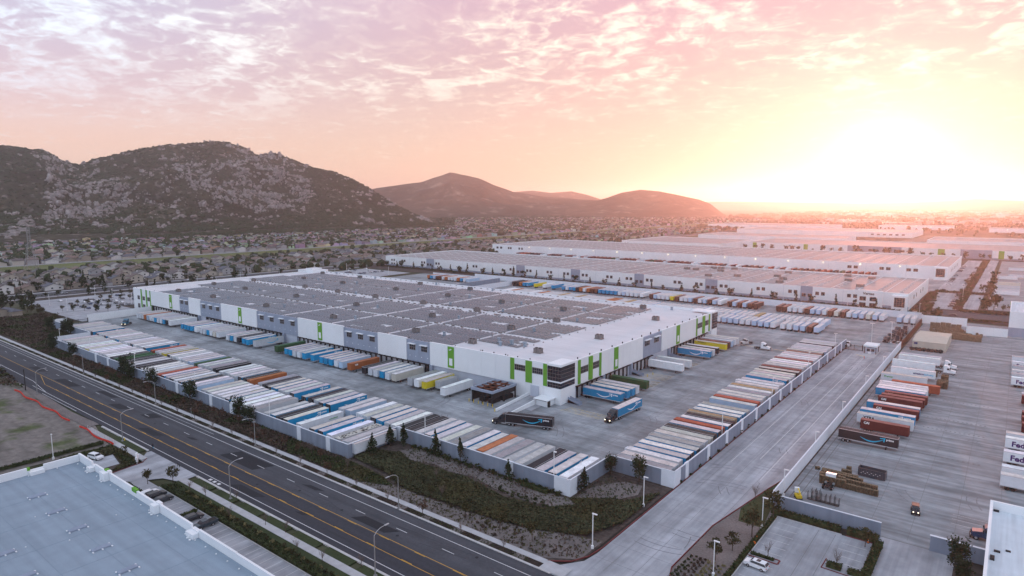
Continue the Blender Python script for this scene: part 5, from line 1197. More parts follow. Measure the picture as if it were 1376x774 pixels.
def person(x, y, rz, label, pose='stand', z=0):
    me = bpy.data.meshes.new('person'); 
    V = [(0, 0, .95), (0, 0, 1.2), (0, .02, 1.42), (0, .03, 1.52), (0, .04, 1.62), (0, .04, 1.74), (.1, 0, .92), (.13, .05, .5), (.14, 0, .08), (.14, .14, .04), (-.1, 0, .92), (-.13, .05, .5), (-.14, 0, .08), (-.14, .14, .04),
         (.19, .02, 1.42), (.27, .05, 1.14), (.25, .25, .98), (.25, .32, .96), (-.19, .02, 1.42), (-.27, .05, 1.14), (-.25, .25, .98), (-.25, .32, .96)]
    if pose == 'ride':
        V[7] = (.16, .38, .85); V[8] = (.15, .28, .42); V[9] = (.15, .42, .38); V[11] = (-.16, .32, .70); V[12] = (-.15, .2, .26); V[13] = (-.15, .34, .22)
        for k in (16, 17, 20, 21): V[k] = (V[k][0], V[k][1]+.2, V[k][2]+.08)
    Ed = [(0,1),(1,2),(2,3),(3,4),(4,5),(0,6),(6,7),(7,8),(8,9),(0,10),(10,11),(11,12),(12,13),(2,14),(14,15),(15,16),(16,17),(2,18),(18,19),(19,20),(20,21)]
    rad = [.15,.15,.17,.07,.10,.09,.10,.075,.05,.04,.10,.075,.05,.04,.07,.05,.04,.035,.07,.05,.04,.035]
    me.from_pydata(V, Ed, []); ob = bpy.data.objects.new('person', me); C.objects.link(ob)
    sk = ob.modifiers.new('s', 'SKIN'); 
    for i, r_ in enumerate(rad): me.skin_vertices[0].data[i].radius = (r_, r_)
    me.skin_vertices[0].data[0].use_root = True
    ob.modifiers.new('u', 'SUBSURF').levels = 1; dg = bpy.context.evaluated_depsgraph_get(); m2 = bpy.data.meshes.new_from_object(ob.evaluated_get(dg)); bpy.data.objects.remove(ob)
    m2.materials.clear(); m2.materials.append(m_cloth); m2.materials.append(m_skin)
    for p_ in m2.polygons:
        if p_.center.z > 1.53 or abs(p_.center.x) > .2 and p_.center.z < 1.06 and p_.center.y > .22: p_.material_index = 1
    o = put('person', m2, None, (x, y, z), rz, label=label, cat='person')
    b = MB(); b.ico((0, .03, 1.68), .125, .135, .13); b.build('helmet' if pose == 'ride' else 'hair', m_plastic, o); return o
bk = empty('bicycle', (-202.2, 81.4, 0), R(90), label='bicycle ridden along the white line of the street', cat='bicycle')
for y, nm in ((-.52, 'wheel'), (.52, 'wheel')):
    b = MB()
    for k in range(16):
        a0, a1 = k*math.pi/8, (k+1)*math.pi/8; b.tube((0, y+.33*math.cos(a0), .35+.33*math.sin(a0)), (0, y+.33*math.cos(a1), .35+.33*math.sin(a1)), .02, n=4)
    b.build(nm, m_tyre, bk)
b = MB(); 
for p0, p1 in (((0, -.52, .35), (0, -.15, .85)), ((0, -.15, .85), (0, .4, .82)), ((0, .4, .82), (0, .52, .35)), ((0, -.52, .35), (0, 0, .3)), ((0, 0, .3), (0, .4, .82)), ((0, 0, .3), (0, -.15, .85)), ((0, .4, .82), (0, .38, 1.0)), ((-.25, .38, 1.02), (.25, .38, 1.02))): b.tube(p0, p1, .022, n=5)
b.build('frame', m_mkC, bk); b = MB(); b.box(-.07, -.3, .86, .07, -.05, .92); b.build('saddle', m_plastic, bk)
person(-202.35, 81.4, R(90), 'person in dark clothes riding a bicycle along the street', 'ride', z=0.0)
CARP = [(-2.3, .35), (2.25, .35), (2.3, .62), (2.2, .82), (1.3, .98), (.55, 1.42), (-1.3, 1.45), (-2.1, 1.02), (-2.32, .95)]
SUVP = [(-2.3, .4), (2.3, .4), (2.35, .75), (2.25, 1.0), (1.3, 1.12), (.6, 1.68), (-1.95, 1.7), (-2.3, 1.15)]
PKP = [(-2.7, .5), (2.6, .5), (2.65, .85), (2.55, 1.1), (1.4, 1.2), (.8, 1.75), (-.5, 1.78), (-.75, 1.2), (-2.7, 1.2)]
_car = {}
def car(x, y, rz, col, label, kind='car', z=0, group=None, simple=False):
    prof = {'car': CARP, 'suv': SUVP, 'pickup': PKP}[kind]
    if (kind) not in _car:
        b = MB(); lo = [p for p in prof if p[1] <= 1.21]; n = len(prof)
        # body with tumblehome: lower width .92, roof width .72
        i0 = 0
        for s in (-1, 1):
            pass
        top = max(p[1] for p in prof)
        wv = lambda z_: .92 if z_ <= 1.2 else .72
        i = 0; b.v = [(-wv(z_), y_, z_) for y_, z_ in prof] + [(wv(z_), y_, z_) for y_, z_ in prof]
        for k in range(n): j = (k+1) % n; b.f.append((k, j, n+j, n+k)); b.m.append(0)
        b.f.append(tuple(range(n, 2*n))); b.m.append(0); b.f.append(tuple(range(n-1, -1, -1))); b.m.append(0)
        body = b.mesh('body', m_paint)
        g = MB(); r_ = [p for p in prof if p[1] == top or p[1] == sorted({q[1] for q in prof})[-1] or p[1] > 1.3]; ys = sorted(p[0] for p in r_); ya, yb = ys[0], ys[-1]; zb = 1.02 if kind == 'car' else 1.2
        for s in (-1, 1): g.quad((s*.935, ya-.3, zb), (s*.935, yb+.45, zb), (s*.76, yb+.02, top-.08), (s*.76, ya+.05, top-.08))
        g.quad((-.82, yb+.62, zb+.02), (.82, yb+.62, zb+.02), (.68, yb+.1, top-.04), (-.68, yb+.1, top-.04)); g.quad((-.82, ya-.42, zb+.08), (.82, ya-.42, zb+.08), (.68, ya-.06, top-.05), (-.68, ya-.06, top-.05))
        glass = g.mesh('window_glass', m_glass)
        w = MB()
        for yy in (-1.4, 1.4):
            for s in (-1, 1): w.tube((s*.72, yy, .34), (s*.96, yy, .34), .34, n=12)
        wm = w.mesh('wheel', m_tyre); h = MB()
        for yy in (-1.4, 1.4):
            for s in (-1, 1): h.tube((s*.9, yy, .34), (s*.975, yy, .34), .19, n=8)
        hm_ = h.mesh('rim', m_hub); l = MB()
        for s in (-1, 1): l.box(s*.7-.14, 2.2, .66, s*.7+.14, 2.36, .8)
        l2 = MB()
        for s in (-1, 1): l2.box(s*.75-.12, -2.38, .75, s*.75+.12, -2.26, .95)
        _car[kind] = (body, glass, wm, hm_, l.mesh('headlight', m_silver), l2.mesh('tail_light', m_red))
        if kind == 'pickup': q = MB(); q.box(-.8, -2.6, 1.14, .8, -.85, 1.21); _car['bed'] = q.mesh('truck_bed', m_plastic)
    c = _car[kind]; t = empty('parked_car', (x, y, z), rz, label=label, cat='pickup truck' if kind == 'pickup' else 'car', group=group)
    put('body', c[0], t, color=col); put('window_glass', c[1], t); put('wheel', c[2], t)
    if not simple: put('rim', c[3], t); put('headlight', c[4], t); put('tail_light', c[5], t)
    if kind == 'pickup': put('truck_bed', _car['bed'], t)
    return t
car(-207.2, 67.6, R(-75), (.75, .76, .78), 'white and black estate car in the small lot behind the roof corner', 'suv', .06)
car(-170.0, 66.6, R(5), (.75, .76, .78), 'white car behind the roof parapet, left of the black pickup', 'car', .03)
car(-167.2, 67.2, R(5), (.02, .025, .03), 'large black vehicle parked beside the planted corner', 'suv', .03)
car(-163.6, 67.3, R(4), (.035, .04, .045), 'dark sedan next to the large black vehicle', 'car', .03)
car(-148.2, 67.3, R(0), (.03, .03, .035), 'dark hatchback right of the grass island in the parking bay', 'car', .03)
car(-142.6, 67.4, R(180), (.03, .045, .06), 'dark blue pickup truck with open bed in the parking bay', 'pickup', .03)
car(-36.9, 128.6, R(85), (.80, .81, .83), 'white hatchback with dark sunroof in the small car lot', 'suv', .03)
b = MB(); b.box(-.5, -.9, 1.7, .5, -.1, 1.72)
o = b.build('sunroof', m_glass, [q for q in bpy.data.objects if q.get('label', '').startswith('white hatchback')][0])
# jeep
jp = empty('jeep', (-14.2, 176.4, .02), R(188), label='dark off-road car with lit headlights and sun-tinted brown roof driving in the right yard', cat='car')
b = MB(); b.box(-.8, -1.9, .5, .8, .7, 1.15); b.box(-.68, .7, .55, .68, 1.95, 1.12); b.box(-.95, 1.0, .75, .95, 1.8, .9); put('body', b.mesh('body', m_paint), jp, color=(.03, .035, .045))
b = MB(); b.side([(-1.85, 1.15), (.55, 1.15), (.3, 1.78), (-1.8, 1.8)], -.76, .76); b.build('cabin_glass', m_glass, jp)
b = MB(); b.box(-.78, -1.85, 1.8, .78, .28, 1.88); put('hard_top', b.mesh('hard_top', m_paint), jp, color=(.07, .04, .035))  # top tinted warm, after the orange that the low sun reflects there
for s in (-1, 1):
    for yy in (-1.3, 1.35): wheel(jp, s*.82, yy, .4, .25)
    b = MB(); b.box(s*.5-.13, 1.95, .8, s*.5+.13, 2.0, 1.02); b.build('headlight', m_lamp, jp)
b = MB(); b.box(-.8, 1.98, .45, .8, 2.1, .6); b.build('bumper', m_plastic, jp)
# ------------------------------------------------------------------ yard objects
random.seed(17)
def pallet_stack(x, y, n, h, rz, label, group, nx=1):
    t = empty('pallet_stack', (x, y, 0.02), rz, label=label, cat='pallets', group=group)
    key = ('pal', h)
    if key not in _pc:
        b = MB()
        for i in range(h): z = i*.15; b.box(-.6, -.5, z+.1, .6, .5, z+.13); b.box(-.6, -.5, z, -.5, .5, z+.1); b.box(.5, -.5, z, .6, .5, z+.1); b.box(-.05, -.5, z, .05, .5, z+.1)
        _pc[key] = b.mesh('pallet', m_wood)
    for i in range(n): p_ = put('pallet', _pc[key], t, (i*1.28, random.uniform(-.1, .1), 0), random.uniform(-.08, .08))
    return t
for i, (x, y, n, h) in enumerate(((-36.8, 187.0, 7, 12), (-36.6, 185.2, 8, 13), (-36.4, 182.4, 5, 16), (-30.2, 182.4, 6, 14), (-36.0, 180.8, 5, 15), (-29.8, 180.8, 6, 10))):
    pallet_stack(x, y, n, h, R(-1), ['farthest low row of wooden pallets near the white wall', 'second row of wooden pallets near the white wall', 'tall left pallet stacks with blue crates on top', 'tall right pallet stacks in the middle rows', 'front left pallet stacks next to the wire cages', 'front right pallet stacks thinning toward the open yard'][i], 'pallet stacks by the near wall')
pallet_stack(-32.6, 190.4, 2, 10, 0, 'short pallet stacks leaning at the open skip', 'pallets by the skip'); pallet_stack(-31.6, 191.6, 1, 14, 0, 'single taller pallet stack behind the skip corner', 'pallets by the skip')
pallet_stack(-39.2, 189.8, 1, 5, R(20), 'loose broken pallets lying on the kerb by the wall', 'pallets by the skip')
for i in range(3): pallet_stack(-20.6, 306.5+i*2.2, 3, 18, 0, ['near', 'middle', 'far'][i] + ' brown pallet stacks at the end of the white trailers', 'pallets by the white trailers')
for i in range(2): pallet_stack(-20.0, 318+i*3, 2, 18, 0, ['lower', 'upper'][i] + ' brown pallet stacks before the white sleeper trucks', 'pallets by the white trailers')
for i in range(4): pallet_stack(-37+i*3.8, 325+(i % 2), 3, 17, 0, ['first', 'second', 'third', 'fourth'][i] + ' pallet heap behind the white trailer with blue lettering', 'pallets by the white trailers')
t = empty('open_skip', (-26.1, 193.2, 0.02), R(-2), label='dark open steel skip with ribbed sides standing alone in the right yard', cat='skip')
b = MB(); b.box(-3.3, -1.25, .15, 3.3, -1.13, 2.3); b.box(-3.3, 1.13, .15, 3.3, 1.25, 2.3); b.box(-3.3, -1.13, .15, -3.18, 1.13, 2.5); b.box(3.18, -1.13, .15, 3.3, 1.13, 2.3); b.box(-3.18, -1.13, .15, 3.18, 1.13, .3); put('body', b.mesh('body', m_paint), t, color=(.055, .06, .075))
b = MB()
for i in range(12): b.box(-3.1+i*.56, -1.35, .2, -2.98+i*.56, -1.25, 2.2)
b.box(-3.35, -1.38, 2.2, 3.35, -1.22, 2.34); put('rib', b.mesh('rib', m_paint), t, color=(.045, .05, .065))
b = MB()
for i in range(10): b.box(-2.6+i*.5, -1.37, 1.0+(i % 2)*.35, -2.35+i*.5, -1.352, 1.12+(i % 2)*.35)
b.build('marking', m_mkW, t)
for i in range(9):
    t = empty('wire_cage', (-36.2+(i % 7)*1.05+(.5 if i > 6 else 0), 168.6+(1.6 if i > 6 else 0), 0.02), label='grey steel wire cage trolley %s in the row by the near wall' % ['leftmost', 'second from left', 'third from left', 'fourth from left', 'middle', 'third from right', 'rightmost', 'left back', 'right back'][i], cat='cage trolley', group='wire cages')
    b = MB(); 
    for sx in (-.45, .45):
        for sy in (-.5, .5): b.box(sx-.04, sy-.04, .1, sx+.04, sy+.04, 2.0+.25*(i % 3))
    b.box(-.5, -.55, .1, .5, .55, .2); b.build('frame', m_dark, t)
    b = MB()
    for k in range(6): b.box(-.48, -.53, .35+k*.3, .48, -.5, .39+k*.3); b.box(-.48, .5, .35+k*.3, .48, .53, .39+k*.3)
    for k in range(4): b.box(-.4+k*.26, -.54, .2, -.37+k*.26, -.5, 1.9)
    b.build('mesh_panel', m_hvac if i > 1 else m_silver, t)
t = empty('boom_lift', (-38.6, 167.2, 0.02), R(30), label='yellow boom lift folded beside the near wall corner', cat='lift')
b = MB(); b.box(-.7, -1.0, .35, .7, 1.0, 1.0); b.build('body', m_yel, t); b = MB(); b.tube((0, .5, 1.0), (0, -1.6, 1.9), .2, n=6); b.tube((0, -1.6, 1.9), (.2, .9, 2.2), .16, n=6); b.build('boom', m_yel, t); b = MB(); b.box(-.5, .9, 1.2, .6, 1.7, 2.3); b.build('basket', m_wallW, t)
for s in (-1, 1):
    for yy in (-.7, .7): wheel(t, s*.7, yy, .3, .2)
# tan fabric shelter and bales
t = empty('fabric_shelter', (-31, 396, 0), label='tan fabric shelter with low sloping roof in the right yard', cat='shelter')
b = MB(); b.box(-7.2, -13, 0, 7.2, 20, 4.2); b.build('wall', m_tan, t)
b = MB(); b.side([(-13.2, 4.2), (20.2, 4.2), (20.2, 4.5), (3, 5.6), (-13.2, 4.5)], -7.4, 7.4); b.build('roof', m_tan, t)
b = MB(); b.box(-6.6, -13.1, 2.8, -5.0, -13.0, 3.8); b.build('sign', m_mkB, t)
for i in range(8):
    b = MB(); b.ico((0, 0, .9), 1.3, 1.0, 1.0, jit=.2); b.build('tarp_bundle', m_dark, None, loc=(-38+i*1.75, 380.5, 0), label='dark tarpaulin bundle, %s in line before the tan shelter' % ['first', 'second', 'third', 'fourth', 'fifth', 'sixth', 'seventh', 'last'][i], cat='bundle', group='tarpaulin bundles')
k_ = 0
for i in range(14):
    b = MB(); hh = random.uniform(3.2, 4.2)
    for j in range(3): b.box(-1.2, -1, j*hh/3+.03, 1.2, 1, (j+1)*hh/3-.03)
    b.build('bale_stack', m_wood, None, loc=(-23.4+i*1.62 if i < 8 else -36+(i-8)*2.6, 425+random.uniform(-.3, .3) if i < 8 else 456+random.uniform(-.5, .5), 0), rz=random.uniform(-.05, .05), label=('%s brown bale stack in the block right of the shelter' if i < 8 else '%s brown bale stack near the far white wall') % ['first', 'second', 'third', 'fourth', 'fifth', 'sixth', 'seventh', 'last', 'leftmost', 'second', 'third', 'fourth', 'fifth', 'rightmost'][i], cat='bales', group='stacked bales')
b = MB()
for i in range(150): x_, y_ = random.uniform(-37, -12), random.uniform(432, 452); s = random.uniform(.4, 1.1); b.box(x_, y_, 0.02, x_+s*1.4, y_+s, random.uniform(.5, 2.2))
b.build('salvage_heap', m_wood, kind='stuff')
# guard house
gh = empty('guard_house', (-53.2, 361, 0), label='small guard house with pale flat roof at the end of the entrance road', cat='guard house')
b = MB(); b.box(-2.2, -3.4, .15, 2.2, 3.4, 3.0); b.build('wall', m_wallB, gh); b = MB(); b.box(-3.0, -4.4, 3.6, 3.0, 4.2, 4.4); b.build('roof', m_wallW, gh)
b = MB()
for s in (-2.5, 2.5):
    for yy in (-3.9, 3.7): b.box(s-.15, yy-.15, .1, s+.15, yy+.15, 3.6)
b.build('post', m_dark, gh); b = MB(); b.box(-1.6, -3.48, 1.2, -.2, -3.4, 2.5); b.box(.3, -3.48, 1.2, 1.7, -3.4, 2.5); b.build('window', m_glass, gh); b = MB(); b.box(-.8, -4.7, .2, .6, -4.5, 1.3); b.build('sign', m_wallW, gh)
b = MB(); b.box(-3.2, -13, 0, 3.2, 6, .15); b.build('island_kerb', m_walk, gh)
t = empty('barrier', (-53.6, 344, 0), label='red and yellow barrier post on the island before the guard house', cat='barrier')
b = MB(); b.tube((0, 0, 0), (0, 0, 1.3), .14); b.build('post', m_red, t); b = MB(); b.tube((0, 0, 1.1), (-4, 2.5, 1.2), .06); b.build('arm', m_yel, t)
# drive sign at near corner, monument, hydrant, cones, red barriers
t = empty('monument_sign', (-194.6, 73.8, 0), R(-35), label='white cross-shaped monument sign with green edge at the apron corner', cat='sign')
b = MB(); b.box(-.5, -.2, 0, .5, .2, 3.0); b.build('post', m_wallW, t); b = MB(); b.box(-1.4, -.25, 1.4, -.5, .25, 2.2); b.box(.5, -.25, 1.4, 1.0, .25, 2.0); b.build('panel', m_wallW, t); b = MB(); b.box(-.56, -.28, 2.6, -.51, .28, 3.0); b.build('green_edge', m_green, t)
t = empty('fire_hydrant', (-216.6, 79.0, 0), label='yellow fire hydrant on the verge by the new sidewalk', cat='hydrant')
b = MB(); b.tube((0, 0, 0), (0, 0, .75), .16, n=8); b.ico((0, 0, .78), .18, .18, .15); b.build('body', m_yel, t); b = MB(); b.tube((-.28, 0, .5), (.28, 0, .5), .08); b.build('nozzle', m_yel, t)
def cone(x, y, label, z=.04):
    t = empty('traffic_cone', (x, y, z), label=label, cat='cone'); b = MB(); b.tube((0, 0, .05), (0, 0, .9), .2, .04, n=10); b.build('cone_body', m_orange, t); b = MB(); b.box(-.28, -.28, 0, .28, .28, .05); b.build('base', m_plastic, t); b = MB(); b.tube((0, 0, .45), (0, 0, .62), .135, .10, n=10); b.build('band', m_mkW, t)
cone(-40.3, 139.9, 'orange traffic cone at the kerb edge left of the car lot'); cone(-20.6, 153.6, 'orange traffic cone by the hedge below the grey wall')
b = MB(); b.ico((0, 0, .35), .4, .4, .35); b.build('orange_ball', m_orange, None, loc=(-40.2, 137.6, .04), label='round orange marker on the kerb below the cone', cat='marker')
def barrier_net(x0, x1, y, label):
    t = empty('safety_netting', (x0, y, 0), label=label, cat='netting')
    n = int((x1-x0)/2.2)
    for i in range(n):
        a = x0+i*2.2; y0_ = .5*math.sin(i*.7); y1_ = .5*math.sin((i+1)*.7); b = MB()
        P0 = (i*2.2, y0_); P1 = ((i+1)*2.2, y1_)
        b.v = [(P0[0], P0[1]-.12, 0), (P1[0], P1[1]-.12, 0), (P1[0], P1[1]+.12, 0), (P0[0], P0[1]+.12, 0), (P0[0], P0[1]-.05, .6), (P1[0], P1[1]-.05, .55), (P1[0], P1[1]+.05, .55), (P0[0], P0[1]+.05, .6)]
        b.f = [(0, 1, 5, 4), (1, 2, 6, 5), (2, 3, 7, 6), (3, 0, 4, 7), (4, 5, 6, 7), (3, 2, 1, 0)]; b.m = [0]*6; b.build('net_panel', m_red, t)
barrier_net(-311, -251, 75.2, 'long red safety netting along the dirt lot beside the street'); barrier_net(-242, -215, 75.0, 'shorter red netting at the corner of the dirt lot by the new sidewalk')
t = empty('rail_fence', (-238, 76.0, 0), label='low white rail fence beside the new sidewalk and red netting', cat='fence')
for i in range(12):
    b = MB(); b.box(i*2, -.05, 0, i*2+.1, .05, 1.3); b.build('post', m_silver, t)
b = MB(); b.box(0, -.03, 1.2, 22, .03, 1.28); b.box(0, -.03, .6, 22, .03, .66); b.build('rail', m_silver, t)
# ------------------------------------------------------------------ lamps and poles
def cobra(x, y, h, arm, label):
    t = empty('street_lamp', (x, y, 0), label=label, cat='street lamp', group='street lamps along the street')
    b = MB(); b.tube((0, 0, 0), (0, 0, h), .14, .09, n=8); b.box(-.3, -.3, 0, .3, .3, .3); b.build('pole', m_poleg, t)
    b = MB(); pts = [(0, 0, h), (arm[0]*.25, arm[1]*.25, h+.7), (arm[0]*.6, arm[1]*.6, h+1.05), (arm[0], arm[1], h+1.1)]
    for p0, p1 in zip(pts, pts[1:]): b.tube(p0, p1, .06, n=6)
    b.build('arm', m_silver, t); b = MB(); ax, ay = arm; L_ = math.hypot(ax, ay); ux, uy = ax/L_, ay/L_
    b.prism([(ax-uy*.18, ay+ux*.18), (ax+uy*.18, ay-ux*.18), (ax+ux*1.0+uy*.15, ay+uy*1.0-ux*.15), (ax+ux*1.0-uy*.15, ay+uy*1.0+ux*.15)], h+1.0, h+1.16); b.build('lamp_head', m_silver, t)
cobra(-114, 100.9-.0, 8.2, (0, -2.8), 'street lamp on the far kerb before the dark groundcover'); cobra(-180, 101.9, 8.2, (0, -2.8), 'street lamp on the far kerb near the middle wall'); cobra(-248, 101.9, 8.2, (0, -2.8), 'street lamp on the far kerb below the second pine'); cobra(-318, 101.9, 8.2, (0, -2.8), 'street lamp on the far kerb farthest left')
cobra(-298.4, 79.2, 8.6, (0, 2.8), 'street lamp by the dirt lot near the red netting'); cobra(-216.5, 78.4, 8.6, (0, 2.8), 'street lamp by the yellow hydrant'); cobra(-151.5, 78.4, 8.6, (0, 2.8), 'street lamp on the near verge by the parking bay'); cobra(-96, 78.4, 8.6, (0, 2.8), 'street lamp whose head shows at the bottom edge')
def lotlamp(x, y, h, d, label, two=False, group='white lot lamps'):
    t = empty('lot_lamp', (x, y, 0), label=label, cat='lamp post', group=group)
    b = MB(); b.tube((0, 0, 0), (0, 0, .7), .3, n=8); b.build('base', m_pole, t); b = MB(); b.box(-.08, -.08, .7, .08, .08, h); b.build('pole', m_pole, t)
    for s in ((1, -1) if two else (1,)):
        b = MB(); b.box(min(0, d[0]*s)-.15, min(0, d[1]*s)-.15, h, max(0, d[0]*s)+.15, max(0, d[1]*s)+.15, h+.2); b.build('lamp_head', m_pole, t)
for (x, y, h, lab) in ((-67.2, 114.3, 7.9, 'white lamp post at the entrance road kerb, nearest the street'), (-67.4, 138.9, 7.6, 'white lamp post at the entrance road kerb below the big pine'), (-42.7, 120.2, 7.4, 'white lamp post in the planting left of the white hatchback'), (-41, 145.8, 7.4, 'white lamp post in the planting above the cones'), (-41.9, 166.2, 7.0, 'white lamp post against the white wall at its near end')): lotlamp(x, y, h, (.9, 0), lab)
for i, y in enumerate((205, 243, 286, 328, 369)): lotlamp(-43.4, y, 5.6, (.8, 0), 'white lamp post on the right side of the entrance road, %s from near' % ['second', 'third', 'fourth', 'fifth', 'sixth'][i])
lotlamp(-216.8, 59.9, 7.5, (.3, 0), 'white lamp post behind the parapet of the bottom left building')
for i, (x, y, h) in enumerate(((-90.5, 133.6, 10), (-138.5, 134, 10), (-192, 114.4, 10), (-243, 114.4, 10), (-296, 114.4, 10), (-346, 114.4, 10), (-386, 114.4, 10))): lotlamp(x, y, h, (.5, .2), 'tall white yard pole among the front trailers, %s from the right' % ['first', 'second', 'third', 'fourth', 'fifth', 'sixth', 'seventh'][i], group='tall white yard poles')
for i, y in enumerate((192, 244, 296, 348)): lotlamp(-67.4, y, 10, (.6, 0), 'tall white yard pole behind the entrance road wall, %s from near' % ['first', 'second', 'third', 'fourth'][i], two=i == 3, group='tall white yard poles')
for i, x in enumerate(range(-340, -40, 42)): lotlamp(x, 485, 10.5, (.5, 0), 'thin white pole at the far wall row, %s from the left' % ['first', 'second', 'third', 'fourth', 'fifth', 'sixth', 'seventh', 'eighth'][i], group='far white poles')
lotlamp(-57, 384, 11, (1.0, 0), 'double headed lamp behind the guard house, left one', True); lotlamp(-49, 392, 11.5, (1.0, 0), 'double headed lamp behind the guard house, right one', True)
lotlamp(-43.6, 436, 12, (1.0, 0), 'tall white lamp by the dark slatted fence', True); lotlamp(-8, 575, 10, (1, 0), 'lamp by the white lot at the right edge'); lotlamp(-30, 610, 10, (1, 0), 'tall lamp at the mouth of the side road', True)
t = empty('sign_post', (-308.3, 78.1, 0), label='dark timber pole by the street at the end of the red netting', cat='pole'); b = MB(); b.tube((0, 0, 0), (0, 0, 8.5), .2, .16, n=8); b.build('post', m_dark, t)
t = empty('sign_post', (-222, 102.6, 0), label='dark flag sign on the far sidewalk by the tree pits', cat='sign'); b = MB(); b.tube((0, 0, 0), (0, 0, 3.4), .06, n=6); b.build('post', m_silver, t); b = MB(); b.box(-.9, -.05, 1.8, -.05, .05, 3.3); b.build('sign_panel', m_dark, t)
# lattice pylon
t = empty('transmission_tower', (-815, 222, 0), label='grey lattice transmission tower standing before the green levee', cat='pylon')
b = MB(); Hh = 50
def pw(z): return 5.2*(1-z/34)+1.2 if z < 34 else 1.2
zs = [0, 9, 17, 24, 30, 34, 38, 42, 46, 50]
for z0, z1 in zip(zs, zs[1:]):
    a, c = pw(z0)/1, pw(z1)/1
    Q0 = [(-a, -a), (a, -a), (a, a), (-a, a)]; Q1 = [(-c, -c), (c, -c), (c, c), (-c, c)]
    for k in range(4):
        n_ = (k+1) % 4
        b.tube((*Q0[k], z0), (*Q1[k], z1), .18, n=4); b.tube((*Q0[k], z0), (*Q1[n_], z1), .10, n=3); b.tube((*Q0[n_], z0), (*Q1[k], z1), .10, n=3); b.tube((*Q1[k], z1), (*Q1[n_], z1), .10, n=3)
b.build('lattice', m_poleg, t)
b = MB()
for z in (35, 41, 47):
    for s in (-1, 1): b.tube((0, s*1.2, z+1.2), (0, s*7.5, z), .12, n=4); b.tube((0, s*1.2, z-.6), (0, s*7.5, z), .12, n=4)
b.build('cross_arm', m_poleg, t)
# ------------------------------------------------------------------ vegetation
random.seed(31)
def crown(b, c, rx, ry, rz, n, leaf, m=0, rnd=random, shape='round'):
    """leaf clumps scattered through the volume, denser toward the rim"""
    subs = [(rnd.uniform(-.6, .6), rnd.uniform(-.6, .6), rnd.uniform(-.75, .8), rnd.uniform(.32, .62)) for _ in range(9 + n//60)]
    for i in range(n):
        s = subs[rnd.randrange(len(subs))]
        while True:
            v = Vector((rnd.gauss(0, 1), rnd.gauss(0, 1), rnd.gauss(0, 1)))
            if v.length > .01: break
        v.normalize(); v *= s[3]*rnd.random()**.4
        x, y, z = s[0]+v.x, s[1]+v.y, s[2]+v.z
        if shape == 'cone': k = max(.12, (1-z)*.55); x *= k*1.15; y *= k*1.15
        p = Vector((c[0]+x*rx, c[1]+y*ry, c[2]+z*rz)); d = Vector((rnd.gauss(0, 1), rnd.gauss(0, 1), rnd.gauss(0, .8))).normalized(); u = d.orthogonal().normalized(); w = d.cross(u)
        L_ = leaf*rnd.uniform(.6, 1.4)
        b.tri(tuple(p+u*L_), tuple(p-u*L_*.5+w*L_*.8), tuple(p-u*L_*.5-w*L_*.8), m)
        b.tri(tuple(p+w*L_*.9+d*L_*.3), tuple(p-w*L_*.5+u*L_*.6), tuple(p-w*L_*.5-u*L_*.7-d*L_*.3), m)
def trunk(b, h, r, n=6, spread=.5, rnd=random):
    b.tube((0, 0, -.2), (rnd.uniform(-.1, .1), rnd.uniform(-.1, .1), h*.6), r, r*.55, n=6)
    for i in range(n):
        a = rnd.uniform(0, 6.28); z0 = h*rnd.uniform(.3, .6); L_ = h*spread*rnd.uniform(.5, 1)
        p1 = (math.cos(a)*L_*.6, math.sin(a)*L_*.6, z0+L_*.7); b.tube((0, 0, z0), p1, r*.4, r*.15, n=4, cap=False)
TREES = {}
def tree_kind(key, n, build):
    TREES[key] = []
    for i in range(n):
        rnd = random.Random(hash(key) % 1000 + i*7 if False else sum(map(ord, key))*31+i); bt = MB(); bc = MB(); cm = build(bt, bc, rnd); TREES[key].append((bt.mesh('trunk', m_bark), bc.mesh('crown', cm)))
def _pine(bt, bc, r): trunk(bt, 8, .24, 9, .35, r); crown(bc, (0, 0, 5.0), 2.6, 2.6, 3.6, 900, .30, rnd=r); return m_leafD
def _conif(bt, bc, r): trunk(bt, 7, .18, 7, .25, r); crown(bc, (0, 0, 4.5), 2.4, 2.4, 3.8, 420, .34, rnd=r, shape='cone'); return m_leafD
def _ol(bt, bc, r): trunk(bt, 4.5, .12, 8, .5, r); crown(bc, (0, 0, 3.6), 1.9, 1.9, 1.5, 260, .26, rnd=r); return m_leafO
def _red(bt, bc, r): trunk(bt, 4.5, .12, 8, .5, r); crown(bc, (0, 0, 3.4), 1.7, 1.7, 1.5, 150, .22, rnd=r); return m_leafR
def _far(bt, bc, r): trunk(bt, 5, .25, 2, .3, r); crown(bc, (0, 0, 5.0), 3.8, 3.8, 3.4, 70, 1.0, rnd=r); return m_leafD
def _farc(bt, bc, r): trunk(bt, 5, .25, 2, .3, r); crown(bc, (0, 0, 5.5), 3.0, 3.0, 5.0, 70, .9, rnd=r, shape='cone'); return m_leafD
def _bare(bt, bc, r):
    bt.tube((0, 0, 0), (0, 0, 1.6), .07, .05, n=5)
    for i in range(12):
        a = r.uniform(0, 6.28); z0 = r.uniform(.8, 2); p1 = Vector((math.cos(a)*r.uniform(.5, 1), math.sin(a)*r.uniform(.5, 1), z0+r.uniform(1, 2.2))); bc.tube((0, 0, z0), tuple(p1), .035, .012, n=3, cap=False)
        for j in range(4): q = p1*r.uniform(.5, .95); q2 = q + Vector((r.uniform(-.7, .7), r.uniform(-.7, .7), r.uniform(.2, .9))); bc.tube(tuple(q), tuple(q2), .02, .008, n=3, cap=False)
    return m_twig
